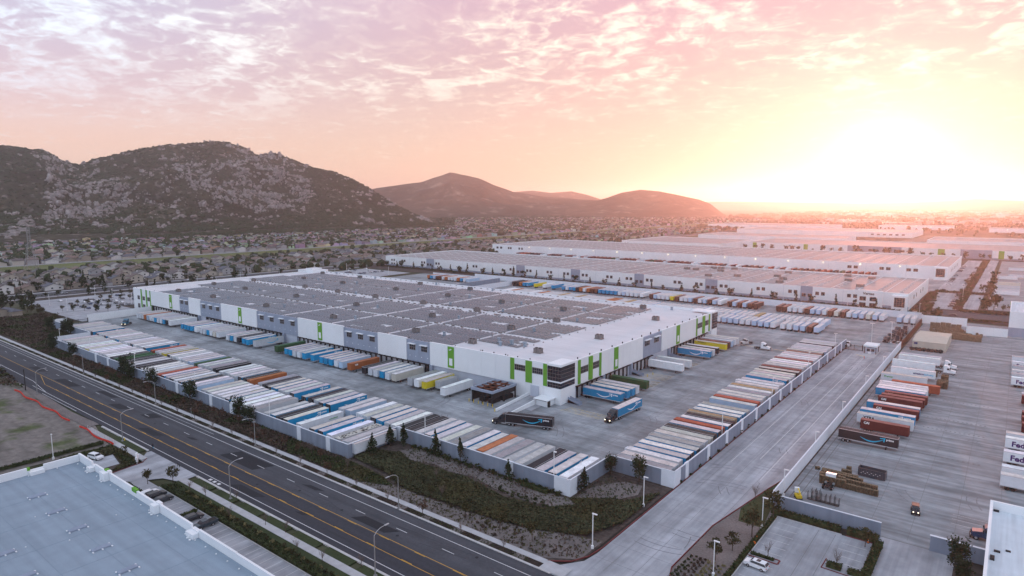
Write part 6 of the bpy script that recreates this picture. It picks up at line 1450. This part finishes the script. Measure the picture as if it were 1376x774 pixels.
for k_, n_, f_ in (('pine', 4, _pine), ('conifer', 4, _conif), ('olive', 4, _ol), ('reddish', 3, _red), ('far', 5, _far), ('farcone', 3, _farc), ('bare', 3, _bare)): tree_kind(k_, n_, f_)
NT = 0
def tree(kind, x, y, s, label, group=None, z=0, sz=None):
    global NT
    tm_, cm_ = random.choice(TREES[kind]); t = empty({'pine': 'pine_tree', 'conifer': 'conifer_tree', 'bare': 'bare_tree'}.get(kind, 'tree'), (x, y, z), random.uniform(0, 6.28), label=label, cat='tree', group=group)
    t.scale = (s, s, sz or s*random.uniform(.92, 1.1)); put('trunk', tm_, t); put('crown', cm_, t); NT += 1; return t
for x, y, s, lab in ((-379.2, 109.3, 1.25, 'dark pine at the west tip of the front wall'), (-359.8, 111.6, 1.05, 'dark pine before the wall beside the yellow trailer'), (-297.7, 110.6, 1.25, 'left of two dark pines before the wall by the black trailers'), (-292.6, 110.8, 1.0, 'right of two dark pines before the wall by the black trailers'), (-271.5, 110.8, 1.15, 'dark pine before the wall below the blue and red trailers'), (-240.0, 110.8, 1.2, 'spiky dark pine near the middle of the front wall'),
    (-205.0, 111.0, 1.15, 'left of two dark pines below the cream reefer'), (-199.2, 111.2, .95, 'right of two dark pines below the cream reefer'), (-435.5, 125.0, 1.2, 'dark pine at the west gate, leftmost'), (-426, 129.0, 1.1, 'dark pine left of the trailers at the west end'), (-421.2, 130.2, 1.1, 'dark pine right before the west trailers'), (-430.5, 131, 1.2, 'tall dark pine between two others at the west end'),
    (-74.7, 151.0, .95, 'large olive pine at the corner of the entrance road wall'), (-83.2, 150.6, .8, 'pine between the two white wall corners'), (-4.2, 152.2, 1.0, 'dark pine beside the bottom right building'), (-3.0, 148.0, .8, 'smaller pine in front of the one by the bottom right building')): tree('pine', x, y, s*.84, lab, 'pines along the yard walls')
for x, y, s, lab in ((-147.2, 127.6, .85, 'slim conifer left of the step in the wall'), (-143.6, 129.6, .85, 'slim conifer right of the step in the wall'), (-156.5, 118 - 6.2, .0, ''), (-131.1, 131.0, .95, 'slim conifer before the wall near the first white pilaster'), (-121.2, 131.0, .8, 'slim conifer midway along the slope wall'), (-103.4, 130.6, .75, 'small conifer before the white pilaster by the orange container'), (-83.2, 136.8, .9, 'leaning conifer at the white wall corner'), (-146.5, 120.0, .8, 'small conifer beside the return wall, apart from the slim pair')):
    if s > 0: tree('conifer', x, y, s, lab, 'slim conifers on the slope')
def Lb(i): return ['first', 'second', 'third', 'fourth', 'fifth', 'sixth', 'seventh', 'eighth', 'ninth', 'tenth', 'eleventh', 'twelfth', 'thirteenth', 'fourteenth', 'fifteenth', 'sixteenth', 'seventeenth', 'eighteenth', 'nineteenth', 'twentieth', '21st', '22nd', '23rd', '24th', '25th', '26th', '27th', '28th', '29th', '30th'][i] if i < 30 else '%dth' % (i+1)
for i, (x, y) in enumerate(((-98, 107.5), (-88, 108.2), (-79.5, 109), (-112, 110), (-44.5, 126), (-41.6, 140.5), (-40.2, 151.5), (-43, 132), (-177.3, 69.4), (-172.5, 73.8), (-200.5, 72.5), (-20.8, 151.3))):
    tree('olive', x, y, (.85, .9, .9, .7, 1.0, 1.3, 1.3, .9, .8, .9, .7, .9)[i], ['small olive leaved tree in the gravel nearest the sidewalk', 'small olive leaved tree mid gravel bed', 'small tree nearest the entrance road kerb', 'small tree at the edge of the dark groundcover', 'bushy tree among tufts left of the car lot', 'rounded olive tree left of the car lot cones', 'rounded olive tree under the near wall lamp', 'small tree in the tufts between two lamps', 'small tree on the bed by the apron, left', 'small tree on the bed by the apron, right', 'low tree by the small lot', 'small tree at the top corner of the car lot hedge'][i], 'small landscape trees')
i = 0; x = -330
while x < -80:
    tree('bare' if i % 3 else 'reddish', x, 102.0, .8, '%s small street tree in the far verge counted from the left' % Lb(i), 'street trees in the verge'); x += 12.4; i += 1
for i, x in enumerate(range(-165, -100, 8)): tree('bare', x+random.uniform(-1, 1), 74.2-(i % 2)*1.4+(i % 3)*2.2, .9, '%s leafless tree along the near sidewalk from the apron' % Lb(i), 'bare trees by the near sidewalk')
for i, (x, y) in enumerate(((-161, 108.8), (-186, 107), (-212, 108), (-47, 160), (-40.5, 156.2), (-24, 139), (-36, 133.5), (-118, 118), (-110, 112), (-143, 108))): tree('bare', x, y, 1.1, '%s leafless shrub tree in the planting, counted along the walls' % Lb(i), 'bare shrubs in planting')
for i in range(22): tree('reddish', -345+i*9+random.uniform(-2, 2), 107.5+random.uniform(-1.5, 1.5), random.uniform(.6, .95), '%s brownish shrub tree on the bank below the front wall' % Lb(i), 'brown shrub trees on the bank')
def blob(b, x, y, z, s, sz, n=40, leaf=None, m=0): crown(b, (x, y, z+sz*.4), s, s, sz, n, leaf or s*.28, m)
# shrubs one can count: hedges, tufts
sh = {}
for nm, mm in (('g', m_leafG), ('b', m_leafB), ('y', m_leafY), ('o', m_leafO)):
    sh[nm] = []
    for i in range(3): b = MB(); crown(b, (0, 0, .45), .8, .8, .6, 70, .22); sh[nm].append(b.mesh('shrub', mm))
def shrub(kind, x, y, s, lab, grp, z=0): 
    o = put('shrub', random.choice(sh[kind]), None, (x, y, z), random.uniform(0, 6), label=lab, cat='shrub', group=grp); o.scale = (s, s, s*random.uniform(.8, 1.2))
for i in range(30): shrub('g', -65.9, 157+i*6.9, random.uniform(.8, 1.15), '%s round shrub in the strip between entrance road and wall' % Lb(i), 'round shrubs by the entrance road')
for i in range(26): shrub('g', -140+i*2.1, 131.0+random.uniform(-.6, .3), random.uniform(.9, 1.5), '%s dark shrub at the foot of the slope wall, from the left' % Lb(i), 'dark shrubs at the slope wall')
for i in range(18): shrub('g', -102+i*1.15, 124.6+random.uniform(-.7, .9)-(i % 2)*1.2, .7, '%s small round shrub in the pale gravel below the wall corner' % Lb(i), 'small gravel shrubs')
k_ = 0
for j in range(8):
    for i in range(9): shrub(('g', 'g', 'b', 'b', 'y', 'y', 'o', 'y')[j], -49.3+j*.95+random.uniform(-.15, .15)+i*.05, 112.5+i*1.45+(j % 2)*.6, random.uniform(.42, .6), ['dark', 'dark', 'brownish', 'brownish', 'pale', 'pale', 'olive', 'pale'][j] + ' tuft, %s along line %s of the planted grid left of the car lot' % (Lb(i), ['one', 'two', 'three', 'four', 'five', 'six', 'seven', 'eight'][j]), 'tufts left of the car lot', .03)
for i in range(34): shrub('y' if i % 3 == 0 else 'o', -164+i*1.9, 73.3+random.uniform(-.4, .4), random.uniform(.6, .85), '%s low tuft in the line above the near parking bay' % Lb(i), 'tufts above the parking bay', .03)
for i, x_ in enumerate(sorted(random.uniform(-105, -70) for _ in range(30))): shrub('o' if i % 2 else 'b', x_, random.uniform(105.4, 112), random.uniform(.4, .7), '%s low tuft in the roadside gravel bed, counted from the left' % Lb(i), 'tufts in the roadside gravel')
def hedge(x0, y0, x1, y1, h, label, w=None):
    b = MB(); n = int(max(x1-x0, y1-y0)*max(1.2, min(x1-x0, y1-y0))*22); rnd = random
    b.box(x0+.15, y0+.15, 0, x1-.15, y1-.15, h*.8)
    for i in range(n):
        p = Vector((rnd.uniform(x0, x1), rnd.uniform(y0, y1), h*rnd.uniform(.35, 1.0))); 
        if rnd.random() < .5: p.z = h*rnd.uniform(.75, 1.05)
        d = Vector((rnd.gauss(0, 1), rnd.gauss(0, 1), rnd.gauss(0, 1))).normalized(); u = d.orthogonal().normalized(); w_ = d.cross(u); L_ = .22
        b.tri(tuple(p+u*L_), tuple(p-u*L_*.5+w_*L_), tuple(p-u*L_*.5-w_*L_))
    return b.build('hedge', m_leafG, None, label=label, cat='hedge')
hedge(-41.8, 154.6, -26.3, 156.2, 1.3, 'clipped dark hedge below the grey wall, left piece'); hedge(-25.2, 154.4, -18.8, 156.4, 1.5, 'clipped dark hedge below the grey wall, right piece'); hedge(-19.4, 138, -17.6, 154.2, 1.3, 'tall hedge on the right side of the car lot'); hedge(-25.8, 137.4, -22.8, 139.2, 1.0, 'small hedge on the island, left half'); hedge(-21.8, 137.2, -18.6, 139.0, 1.0, 'small hedge on the island, right half')
hedge(-40.9, 104, -39.9, 153.5, .7, 'long low hedge between planting and car lot'); hedge(-172, 70.5, -60, 71.7, .9, 'long low dark hedge above the near parking bay'); hedge(-98.5, 129.6, -90, 131.2, 1.2, 'clipped dark hedge before the wall near the white corner'); hedge(-39.5, 132.9, -34.6, 133.9, .5, 'low planting on the kerbed island in the car lot'); hedge(-152.6, 66, -151.2, 70, .5, 'narrow grass island between two parked cars')
hedge(-219.6, 47, -218.6, 74, 1.0, 'yellowish hedge along the dirt lot behind the parapet'); hedge(-205, 72, -194.8, 73.4, .9, 'curved low hedge by the monument sign'); hedge(-181, 64.5, -172, 66.2, .9, 'low hedge on the bed behind the parapet'); hedge(-3, 140, -1, 150, .7, 'low dark hedge under the pine by the right building')
b = MB(); b.box(-40, 132.2, -.05, -33.8, 132.45, .16); b.box(-40, 134.0, -.05, -33.8, 134.2, .16); b.box(-33.9, 132.4, -.05, -33.6, 134.05, .16); b.build('island_kerb', m_redkerb, kind='structure')
kerbline([(-26.3, 141), (-26.4, 136.8), (-18.5, 136.6)], m_redkerb, name='island_kerb')
# masses nobody could count: groundcover, bank scrub, verge plants
def cover(name, poly, n, s, h, mts, seed=1, z=0):
    rnd = random.Random(seed); b = MB(); xs = [p[0] for p in poly]; ys = [p[1] for p in poly]
    def inside(x, y):
        c = False
        for (x0, y0), (x1, y1) in zip(poly, poly[1:]+poly[:1]):
            if (y0 > y) != (y1 > y) and x < (x1-x0)*(y-y0)/(y1-y0)+x0: c = not c
        return c
    k = 0
    while k < n:
        x, y = rnd.uniform(min(xs), max(xs)), rnd.uniform(min(ys), max(ys))
        if not inside(x, y): continue
        k += 1; nz = mnoise.noise(Vector((x*.18, y*.18, seed))); zz = z+h*(.55+.45*nz)*rnd.uniform(.5, 1); m = 0 if mnoise.noise(Vector((x*.09, y*.09, seed+5))) < .15 else 1
        if rnd.random() < .12: m = 1-m
        d = Vector((rnd.gauss(0, .8), rnd.gauss(0, .8), 1)).normalized(); u = d.orthogonal().normalized(); w = d.cross(u); L_ = s*rnd.uniform(.6, 1.4); p = Vector((x, y, zz))
        b.tri(tuple(p+u*L_), tuple(p-u*L_*.5+w*L_), tuple(p-u*L_*.5-w*L_), m % len(mts)); 
    return b.build(name, mts, kind='stuff')
cover('groundcover', [(-148.5, 122), (-140, 125), (-132, 122.5), (-125, 124), (-112, 124), (-98, 121.5), (-86, 122.5), (-74, 136), (-67.3, 140), (-67.3, 128), (-71, 118), (-82, 113), (-92, 111), (-106, 110.5), (-116, 109.5), (-124, 110), (-132, 113), (-148.5, 114.5)], 34000, .34, 1.1, [m_grassdark, m_leafO], 2)
cover('groundcover', [(-84, 131), (-78, 128), (-67.4, 148), (-67.4, 139), (-75, 138), (-84, 131.4)], 1500, .34, .7, [m_grassdark, m_leafO], 3)
cover('gravel_tufts', [(-150, 104.8), (-75, 104.8), (-67.5, 109), (-67.5, 118), (-84, 114), (-100, 110), (-150, 113)], 1500, .28, .3, [m_leafO, m_leafB], 21)
cover('gravel_tufts', [(-142, 124), (-84, 124), (-72, 139), (-73, 150), (-84, 150), (-84, 131.5), (-140, 131.5)], 1600, .26, .3, [m_grassdark, m_leafB], 22)
cover('groundcover', [(-150, 105), (-135, 105), (-125, 108.6), (-132, 111), (-149, 112.5)], 2400, .32, .5, [m_leafG, m_leafO], 9)
cover('bank_scrub', [(-400, 105), (-150, 105), (-150, 112.6), (-396, 112.6)], 22000, .36, 1.0, [m_leafB, m_leafG], 4)
cover('bank_scrub', [(-520, 106), (-400, 106), (-400, 131), (-460, 131), (-470, 148), (-520, 148)], 9000, .55, 1.2, [m_leafB, m_leafG], 5)
cover('corner_scrub', [(-215.5, 61), (-207.5, 64), (-207.3, 72.3), (-198, 71), (-193.2, 66.4), (-194.2, 74.8), (-215.5, 74.8)], 3400, .30, .7, [m_leafG, m_leafO], 6)
cover('strip_scrub', [(-172.5, 71.6), (-60, 71.6), (-60, 73), (-172.5, 74.5)], 3500, .24, .4, [m_leafG, m_leafO], 7)
cover('roadside_weeds', [(-640, 70), (-330, 70), (-313, 79), (-360, 82.6), (-640, 82.6)], 7000, .6, 1.8, [m_leafB, m_leafG], 8)
cover('verge_plants', [(-420, 101.3), (-75, 101.3), (-75, 102.8), (-420, 102.8)], 5200, .2, .3, [m_leafG, m_leafB], 12)
cover('far_hedges', [(-598, 509), (-60, 509), (-60, 519), (-598, 519)], 7000, .7, 1.8, [m_leafG, m_leafB], 14)
cover('far_hedges', [(-54, 519), (-48, 519), (-44, 545), (-49, 640), (-54, 640)], 2500, .8, 1.8, [m_leafG, m_leafB], 15)
cover('far_hedges', [(-32, 545), (-27, 545), (-26, 1040), (-33, 1040)], 3000, .9, 2.2, [m_leafG, m_leafB], 16)
cover('far_hedges', [(-28, 538), (4, 538), (4, 549), (-28, 545)], 1800, .7, 1.6, [m_leafG, m_leafB], 17)
cover('far_hedges', [(-52, 646), (-14, 646), (-14, 660), (-52, 660)], 900, .8, 1.4, [m_leafG, m_leafB], 18)
cover('far_hedges', [(-44, 497), (-14, 497), (-8, 500), (0, 503), (0, 507), (-44, 509)], 900, .6, .8, [m_leafG, m_leafB], 19)
for i in range(36): tree('farcone' if i % 2 else 'far', -590+i*14.8+random.uniform(-3, 3), 513+random.uniform(-2, 2), random.uniform(.55, .95), '%s tree along the nearest long warehouse counted from its left end' % Lb(i), 'trees along the long warehouse')
for i, (x, y, s) in enumerate(((-39.5, 480, 1.2), (-36, 482, .9), (-12.5, 548, 1.2), (-9, 552, 1.3), (-14.5, 556, 1.0), (-12, 645, 1), (-19, 668, .8), (-15, 695, .9), (-14, 740, .9), (-15, 790, 1), (-30, 560, .6), (-31, 620, .7), (-31, 700, .8), (-31, 760, .8), (-4, 560, .5), (0, 568, .5))): tree('far', x, y, s, '%s tree round the side road at upper right, nearest first' % Lb(i), 'trees by the side road')
for i in range(26): tree('far', -345+i*14+random.uniform(-4, 4), 1062+random.uniform(-5, 5), random.uniform(.7, 1.4), '%s tree in front of the far green panelled warehouse from the left' % Lb(i), 'trees by the green panelled warehouse')
# western car park: trees and cars; court and lot cars
for i in range(20): tree('olive' if i % 3 else 'far', -578+(i*37) % 95, 156+(i*53) % (90 if (i*37) % 95 < 60 else 30), .9 if i % 3 else .5, '%s tree in the west car park' % Lb(i), 'west car park trees')
for i, (x, y) in enumerate(((-560, 138), (-548, 143), (-556, 149), (-535, 141), (-530, 146), (-520, 139), (-512, 143), (-506, 140), (-470, 138), (-462, 134))): tree('far' if i < 4 else 'olive', x, y, 1.1 if i < 4 else 1.2, '%s tree between the west car park and the tan house' % Lb(i), 'trees by the tan house')
tree('pine', -566, 128, 2.0, 'big dark tree at the left edge behind the tan house'); tree('pine', -556, 132, 1.7, 'reddish dark tree beside the big one at the left edge')
cc = [(.7, .7, .72), (.05, .05, .06), (.3, .31, .33), (.04, .06, .12), (.12, .12, .13), (.5, .5, .52)]
k_ = 0
for r_ in range(6):
    for i in range(16):
        if random.random() < (.25 if r_ < 2 else .6):
            car(-572+r_*11, 172+i*4.4+random.uniform(-.3, .3), R(90), random.choice(cc), '%s car in line %s of the west car park counted from near' % (Lb(i), ['one', 'two', 'three', 'four', 'five', 'six'][r_]), group='cars in the west car park', simple=True); k_ += 1
for r_ in range(4):
    for i in range(26):
        if random.random() < .62: car(-600+r_*17, 350+i*5.0, R(90), random.choice(cc), '%s car in the %s line of the full car park behind the warehouse' % (Lb(i), Lb(r_)), group='cars behind the warehouse', simple=True)
for r_ in range(2):
    for i in range(30):
        if random.random() < .5: car(-47+r_*13, 560+i*13+random.uniform(-.5, .5), R(90), random.choice(cc), '%s car in the %s line of the office lot by the long warehouses' % (Lb(i), ['left', 'right'][r_]), group='cars in the office lot', simple=True)
for i, (x, y, c) in enumerate(((-30, 516, 1), (-632, 215, 0), (-634, 300, 0), (-621, 260, 1), (-632, 420, 2), (-620, 190, 2))): car(x, y, R(90 if i == 0 else 0), cc[c], ['dark car driving on the cross street at upper right', 'white car on the western avenue behind the left lamp', 'pale car on the western avenue', 'dark car on the western avenue, nearer lane', 'grey car far up the western avenue', 'grey car at the near end of the western avenue'][i], simple=True)
for i in range(24): lotlamp(-590+(i % 3)*35, 160+(i//3)*42, 8, (.6, 0), 'thin lamp post of the west car parks, %s counted from near' % Lb(i), group='west car park lamps')
# ------------------------------------------------------------------ suburb
HC = [(.46, .41, .35), (.50, .46, .41), (.34, .29, .24), (.64, .62, .60), (.38, .37, .38), (.46, .27, .16)]; HN = ['cream', 'pale beige', 'tan', 'white', 'grey', 'ochre']
RC = [(.13, .11, .11), (.17, .13, .12), (.12, .12, .14), (.20, .14, .12), (.15, .14, .14)]; RN = ['dark brown', 'brown', 'slate grey', 'terracotta brown', 'grey brown']
houses = []
def hm(kind):
    w, d_, h = ((12, 14, 3.2), (11, 12, 5.8), (14, 12, 3.4))[kind]; b = MB(); b.box(-w/2, -d_/2, 0, w/2, d_/2, h)
    i = len(b.v); b.v += [(-w/2, -d_/2, h), (w/2, -d_/2, h), (w/2, d_/2, h), (-w/2, d_/2, h), (0, -d_/2, h+2.1), (0, d_/2, h+2.1)] ; b.f += [(i, i+1, i+4), (i+2, i+3, i+5)]; b.m += [0, 0]
    if kind != 1: b.box(w/2-1, -d_/2-4, 0, w/2+3.0, d_/2-6, h-.3)
    else: b.box(-w/2-4, -d_/2, 0, -w/2, 0, 2.9)
    walls = b.mesh('wall', m_stucco); b = MB(); e_ = .5; t_ = .22
    for s in (-1, 1):
        P0 = [(s*(w/2+e_), -d_/2-e_, h-.25), (s*(w/2+e_), d_/2+e_, h-.25), (0, d_/2+e_, h+2.3), (0, -d_/2-e_, h+2.3)]
        i = len(b.v); b.v += P0 + [(x_, y_, z_+t_) for x_, y_, z_ in P0]
        for q in ((0, 1, 2, 3), (4, 5, 6, 7), (0, 1, 5, 4), (1, 2, 6, 5), (3, 0, 4, 7)): b.f.append(tuple(i+j for j in q)); b.m.append(0)
    if kind != 1:
        x0, x1, y0, y1 = w/2-1.4, w/2+3.4, -d_/2-4.4, d_/2-5.6; xm = (x0+x1)/2; i = len(b.v); b.v += [(x0, y0, h-.3), (x1, y0, h-.3), (x1, y1, h-.3), (x0, y1, h-.3), (xm, y0+1.8, h+1.0), (xm, y1-1, h+1.0)]
        for q in ((0, 1, 4), (1, 2, 5, 4), (2, 3, 5), (3, 0, 4, 5)): b.f.append(tuple(i+j for j in q)); b.m.append(0)
    else:
        i = len(b.v); b.v += [(-w/2-4.3, -d_/2-.3, 2.9), (-w/2, -d_/2-.3, 2.9), (-w/2, .3, 2.9), (-w/2-4.3, .3, 2.9), (-w/2, -d_/2-.3, 4.2), (-w/2, .3, 4.2)]
        for q in ((0, 1, 4), (2, 3, 5), (3, 0, 4, 5)): b.f.append(tuple(i+j for j in q)); b.m.append(0)
    roof = b.mesh('roof', m_shingle); b = MB()
    for zz in ((1.2,) if kind != 1 else (1.2, 3.9)):
        for xx in (-w*.3, w*.12): b.box(xx-.7, -d_/2-.05, zz, xx+.7, -d_/2-.01, zz+1.2); b.box(xx-.7, d_/2+.01, zz, xx+.7, d_/2+.05, zz+1.2)
        for yy in (-d_*.3, d_*.1, d_*.32): b.box(w/2+.01, yy-.6, zz, w/2+.05, yy+.6, zz+1.2)
    win = b.mesh('window', m_glass); b = MB(); b.box(-w*.28, d_*.1, h+1, -w*.28+.9, d_*.1+.9, h+2.6); ch = b.mesh('chimney', m_stucco)
    return walls, roof, win, ch
HM = [hm(0), hm(1), hm(2)]
def add_house(x, y, rz, zn): houses.append((x, y, rz, zn))
random.seed(77)
rowsX = [(-662, 'first row by the avenue'), (-690, 'second row from avenue'), (-722, 'third row from avenue'), (-752, 'fourth row from avenue'), (-784, 'fifth row from avenue'), (-814, 'row backing the levee')]
for x, zn in rowsX:
    y = 150+random.uniform(0, 12)
    while y < 1500: add_house(x+random.uniform(-2, 2), y, R(90 if random.random() < .5 else -90)+random.uniform(-.06, .06), zn); y += random.uniform(16.5, 19.5)
bx_ = -962; k_ = 0
while bx_ > -1400:
    y = 180+random.uniform(0, 12); zn = '%s row beyond the levee' % Lb(k_)
    while y < 1500: 
        if random.random() < .95: add_house(bx_+random.uniform(-3, 3), y, R(random.choice((90, -90, 0)))+random.uniform(-.1, .1), zn)
        y += random.uniform(16, 20)
    bx_ -= 29; k_ += 1
for i in range(26): add_house(-1410-(i % 3)*32+random.uniform(-8, 8), 370+i*7.5, R(80), 'cluster at the foot of the rocky hill')
for y0 in range(1500, 3600, 34):
    x = -2400 if y0 < 2600 else -2700
    xr = -660 if y0 < 2000 else (-800 if y0 < 2600 else -500)
    while x < xr:
        az_ = math.degrees(math.atan2(y0, x))
        lim = interp(az_, [(120, 3300), (134, 2000+0), (150, 1700)])
        if math.hypot(x, y0) < (3400 if az_ < 133 else 1850+(y0 < 1900)*0) and not -945 < x < -830 and random.random() < .85: add_house(x+random.uniform(-3, 3), y0+random.uniform(-5, 5), R(random.choice((0, 90))), 'far')
        x += random.uniform(17, 24)
def invis(x, y):
    a = math.degrees(math.atan2(y, x)); return a > 166.8 or a < 89
houses = [h_ for h_ in houses if not invis(h_[0], h_[1]) and not (math.degrees(math.atan2(h_[1], h_[0])) > 134 and math.hypot(h_[0], h_[1]) > interp(math.degrees(math.atan2(h_[1], h_[0])), [(134, 1940), (140, 1880), (150, 1740), (158, 1600), (170, 1540)]))]
houses.append((-490, 122, R(0), 'x0')); 
houses.sort(key=lambda h_: h_[0]**2+h_[1]**2)
hn = sorted(houses[:299], key=lambda h_: (h_[3], h_[1])); cnt = {}
for x, y, rz, zn in hn:
    k = random.randrange(3); ci = random.randrange(5); ri = random.randrange(5)
    if zn == 'x0': t = empty('house', (-532, 118, 0), R(98), label='tan single storey house with grey gable roof at the left edge', cat='house'); ci, ri, k = 2, 2, 0; t.scale = (1.5, 1.5, 1.25)
    else:
        cnt[zn] = cnt.get(zn, 0)+1; lab = '%s house with %s roof, %s in the %s' % (HN[ci], RN[ri], Lb(cnt[zn]-1), zn)
        t = empty('house', (x, y, -.3), rz, label=lab, cat='house', group='suburban houses')
    m4 = HM[k]; put('wall', m4[0], t, color=HC[ci]); r_ = put('roof', m4[1], t, color=RC[ri])
    if math.hypot(x, y) < 800: put('window', m4[2], t); put('chimney', m4[3], r_, color=HC[ci])
b = MB(); b.c = []
for x, y, rz, zn in houses[299:]:
    w, d_ = random.uniform(9, 14), random.uniform(9, 14); h = random.choice((3.2, 3.4, 5.8)); c, s = math.cos(rz), math.sin(rz)
    def q(u, v, z): return (x+u*c-v*s, y+u*s+v*c, z-.3)
    i = len(b.v); w /= 2; d_ /= 2
    b.v += [q(-w, -d_, 0), q(w, -d_, 0), q(w, d_, 0), q(-w, d_, 0), q(-w, -d_, h), q(w, -d_, h), q(w, d_, h), q(-w, d_, h), q(0, -d_, h+2), q(0, d_, h+2)]
    hc = random.choice(HC[:5]); hc = tuple(v*random.uniform(.55, 1.1) for v in hc); rc = random.choice(RC)
    for f_, cl in (((0, 1, 5, 8, 4), hc), ((1, 2, 6, 5), hc), ((2, 3, 7, 9, 6), hc), ((3, 0, 4, 7), hc), ((5, 6, 9, 8), rc), ((7, 4, 8, 9), rc)): b.f.append(tuple(i+j for j in f_)); b.m.append(0); b.c.append(cl)
b.build('distant_houses', m_attr, kind='stuff')
# suburb trees: nearest ones single, the rest one mass
random.seed(88); pts = []
def sub_tree(n, x0, x1, y0, y1):
    for i in range(n):
        x, y = random.uniform(x0, x1), random.uniform(y0, y1)
        if not invis(x, y) and not -940 < x < -838: pts.append((x, y))
sub_tree(1700, -838, -655, 150, 1500); sub_tree(90, -611, -600, 150, 1200); sub_tree(60, -650, -642, 150, 1200); sub_tree(5600, -1420, -960, 180, 1800); sub_tree(5200, -2300, -640, 1500, 3300); sub_tree(1500, -900, 100, 2400, 4500); sub_tree(500, -700, 300, 1850, 3000); sub_tree(60, 0, 250, 1260, 1800)
pts.sort(key=lambda p: p[0]**2+p[1]**2); near_t = pts[:max(0, 298-NT)]; kk = 0; _tc = {}
for x, y in near_t: 
    kk += 1; s = random.uniform(.4, 1.0); kd = random.choice(('far', 'far', 'farcone')); zn = ('beside the avenue' if x > -655 else 'among the first house rows' if x > -740 else 'among the houses nearer the levee')
    ct_ = _tc.get((zn, kd), 0); _tc[(zn, kd)] = ct_+1; tree(kd, x, y, s, '%s %s tree %s, counted outward' % (Lb(ct_), {'far': 'rounded', 'farcone': 'pointed'}[kd], zn), 'suburban trees')
b = MB()
for x, y in pts[len(near_t):]: s = random.uniform(1.8, 4.6)*(1 if y < 1800 else 1.25); b.ico((x, y, s*.7), s, s, s*random.uniform(.7, 1.5), jit=.35)
for i in range(900):
    a = random.uniform(134, 160); r_ = interp(a, [(134, 1955), (140, 1890), (150, 1740), (158, 1600), (166, 1540)])+random.uniform(-30, 25); s = random.uniform(3, 7); b.ico((r_*math.cos(R(a)), r_*math.sin(R(a)), s*.5), s, s, s*.9, jit=.35)
for i in range(1400):
    x_, y_ = random.uniform(-1500, 700), random.uniform(3200, 9000); s = random.uniform(5, 13); b.ico((x_, y_, s*.3), s*random.uniform(1, 3), s, s*.7, jit=.35)
b.build('distant_trees', m_leafD, kind='stuff')
# industrial spread toward the sun
b = MB(); b.c = []; random.seed(99)
for i in range(260):
    y = random.uniform(1880, 7500); x = random.uniform(-.22*y, .10*y+60); w, d_, h = random.uniform(15, 90), random.uniform(15, 60), random.uniform(5, 11)
    if y < 2400 and -460 < x < 130: continue
    b.box(x-w/2, y-d_/2, -.3, x+w/2, y+d_/2, h); c_ = random.choice(((.5, .48, .46), (.62, .6, .58), (.35, .33, .32))); b.c += [c_]*4 + [tuple(v*.9 for v in c_)] + [c_]
b.build('distant_sheds', m_attr, kind='stuff')
b = MB()
for i in range(150):
    y = random.uniform(1900, 5200); x = random.uniform(-.20*y, .10*y); b.ico((x, y, 9), .7, .7, .5)
b.build('distant_lights', m_flood, kind='stuff')
b = MB(); b.box(-30, -8, 0, 30, 8, 9); b.box(-30, -9, 9, 30, 9, 10)
az_, el_ = px2az(763, 268); r_ = 6150; b.build('hilltop_building', m_wallW, None, loc=(r_*math.cos(R(az_)), r_*math.sin(R(az_)), 74+r_*math.tan(R(el_))-6), label='small white building on the shoulder of the farthest hill', cat='building')
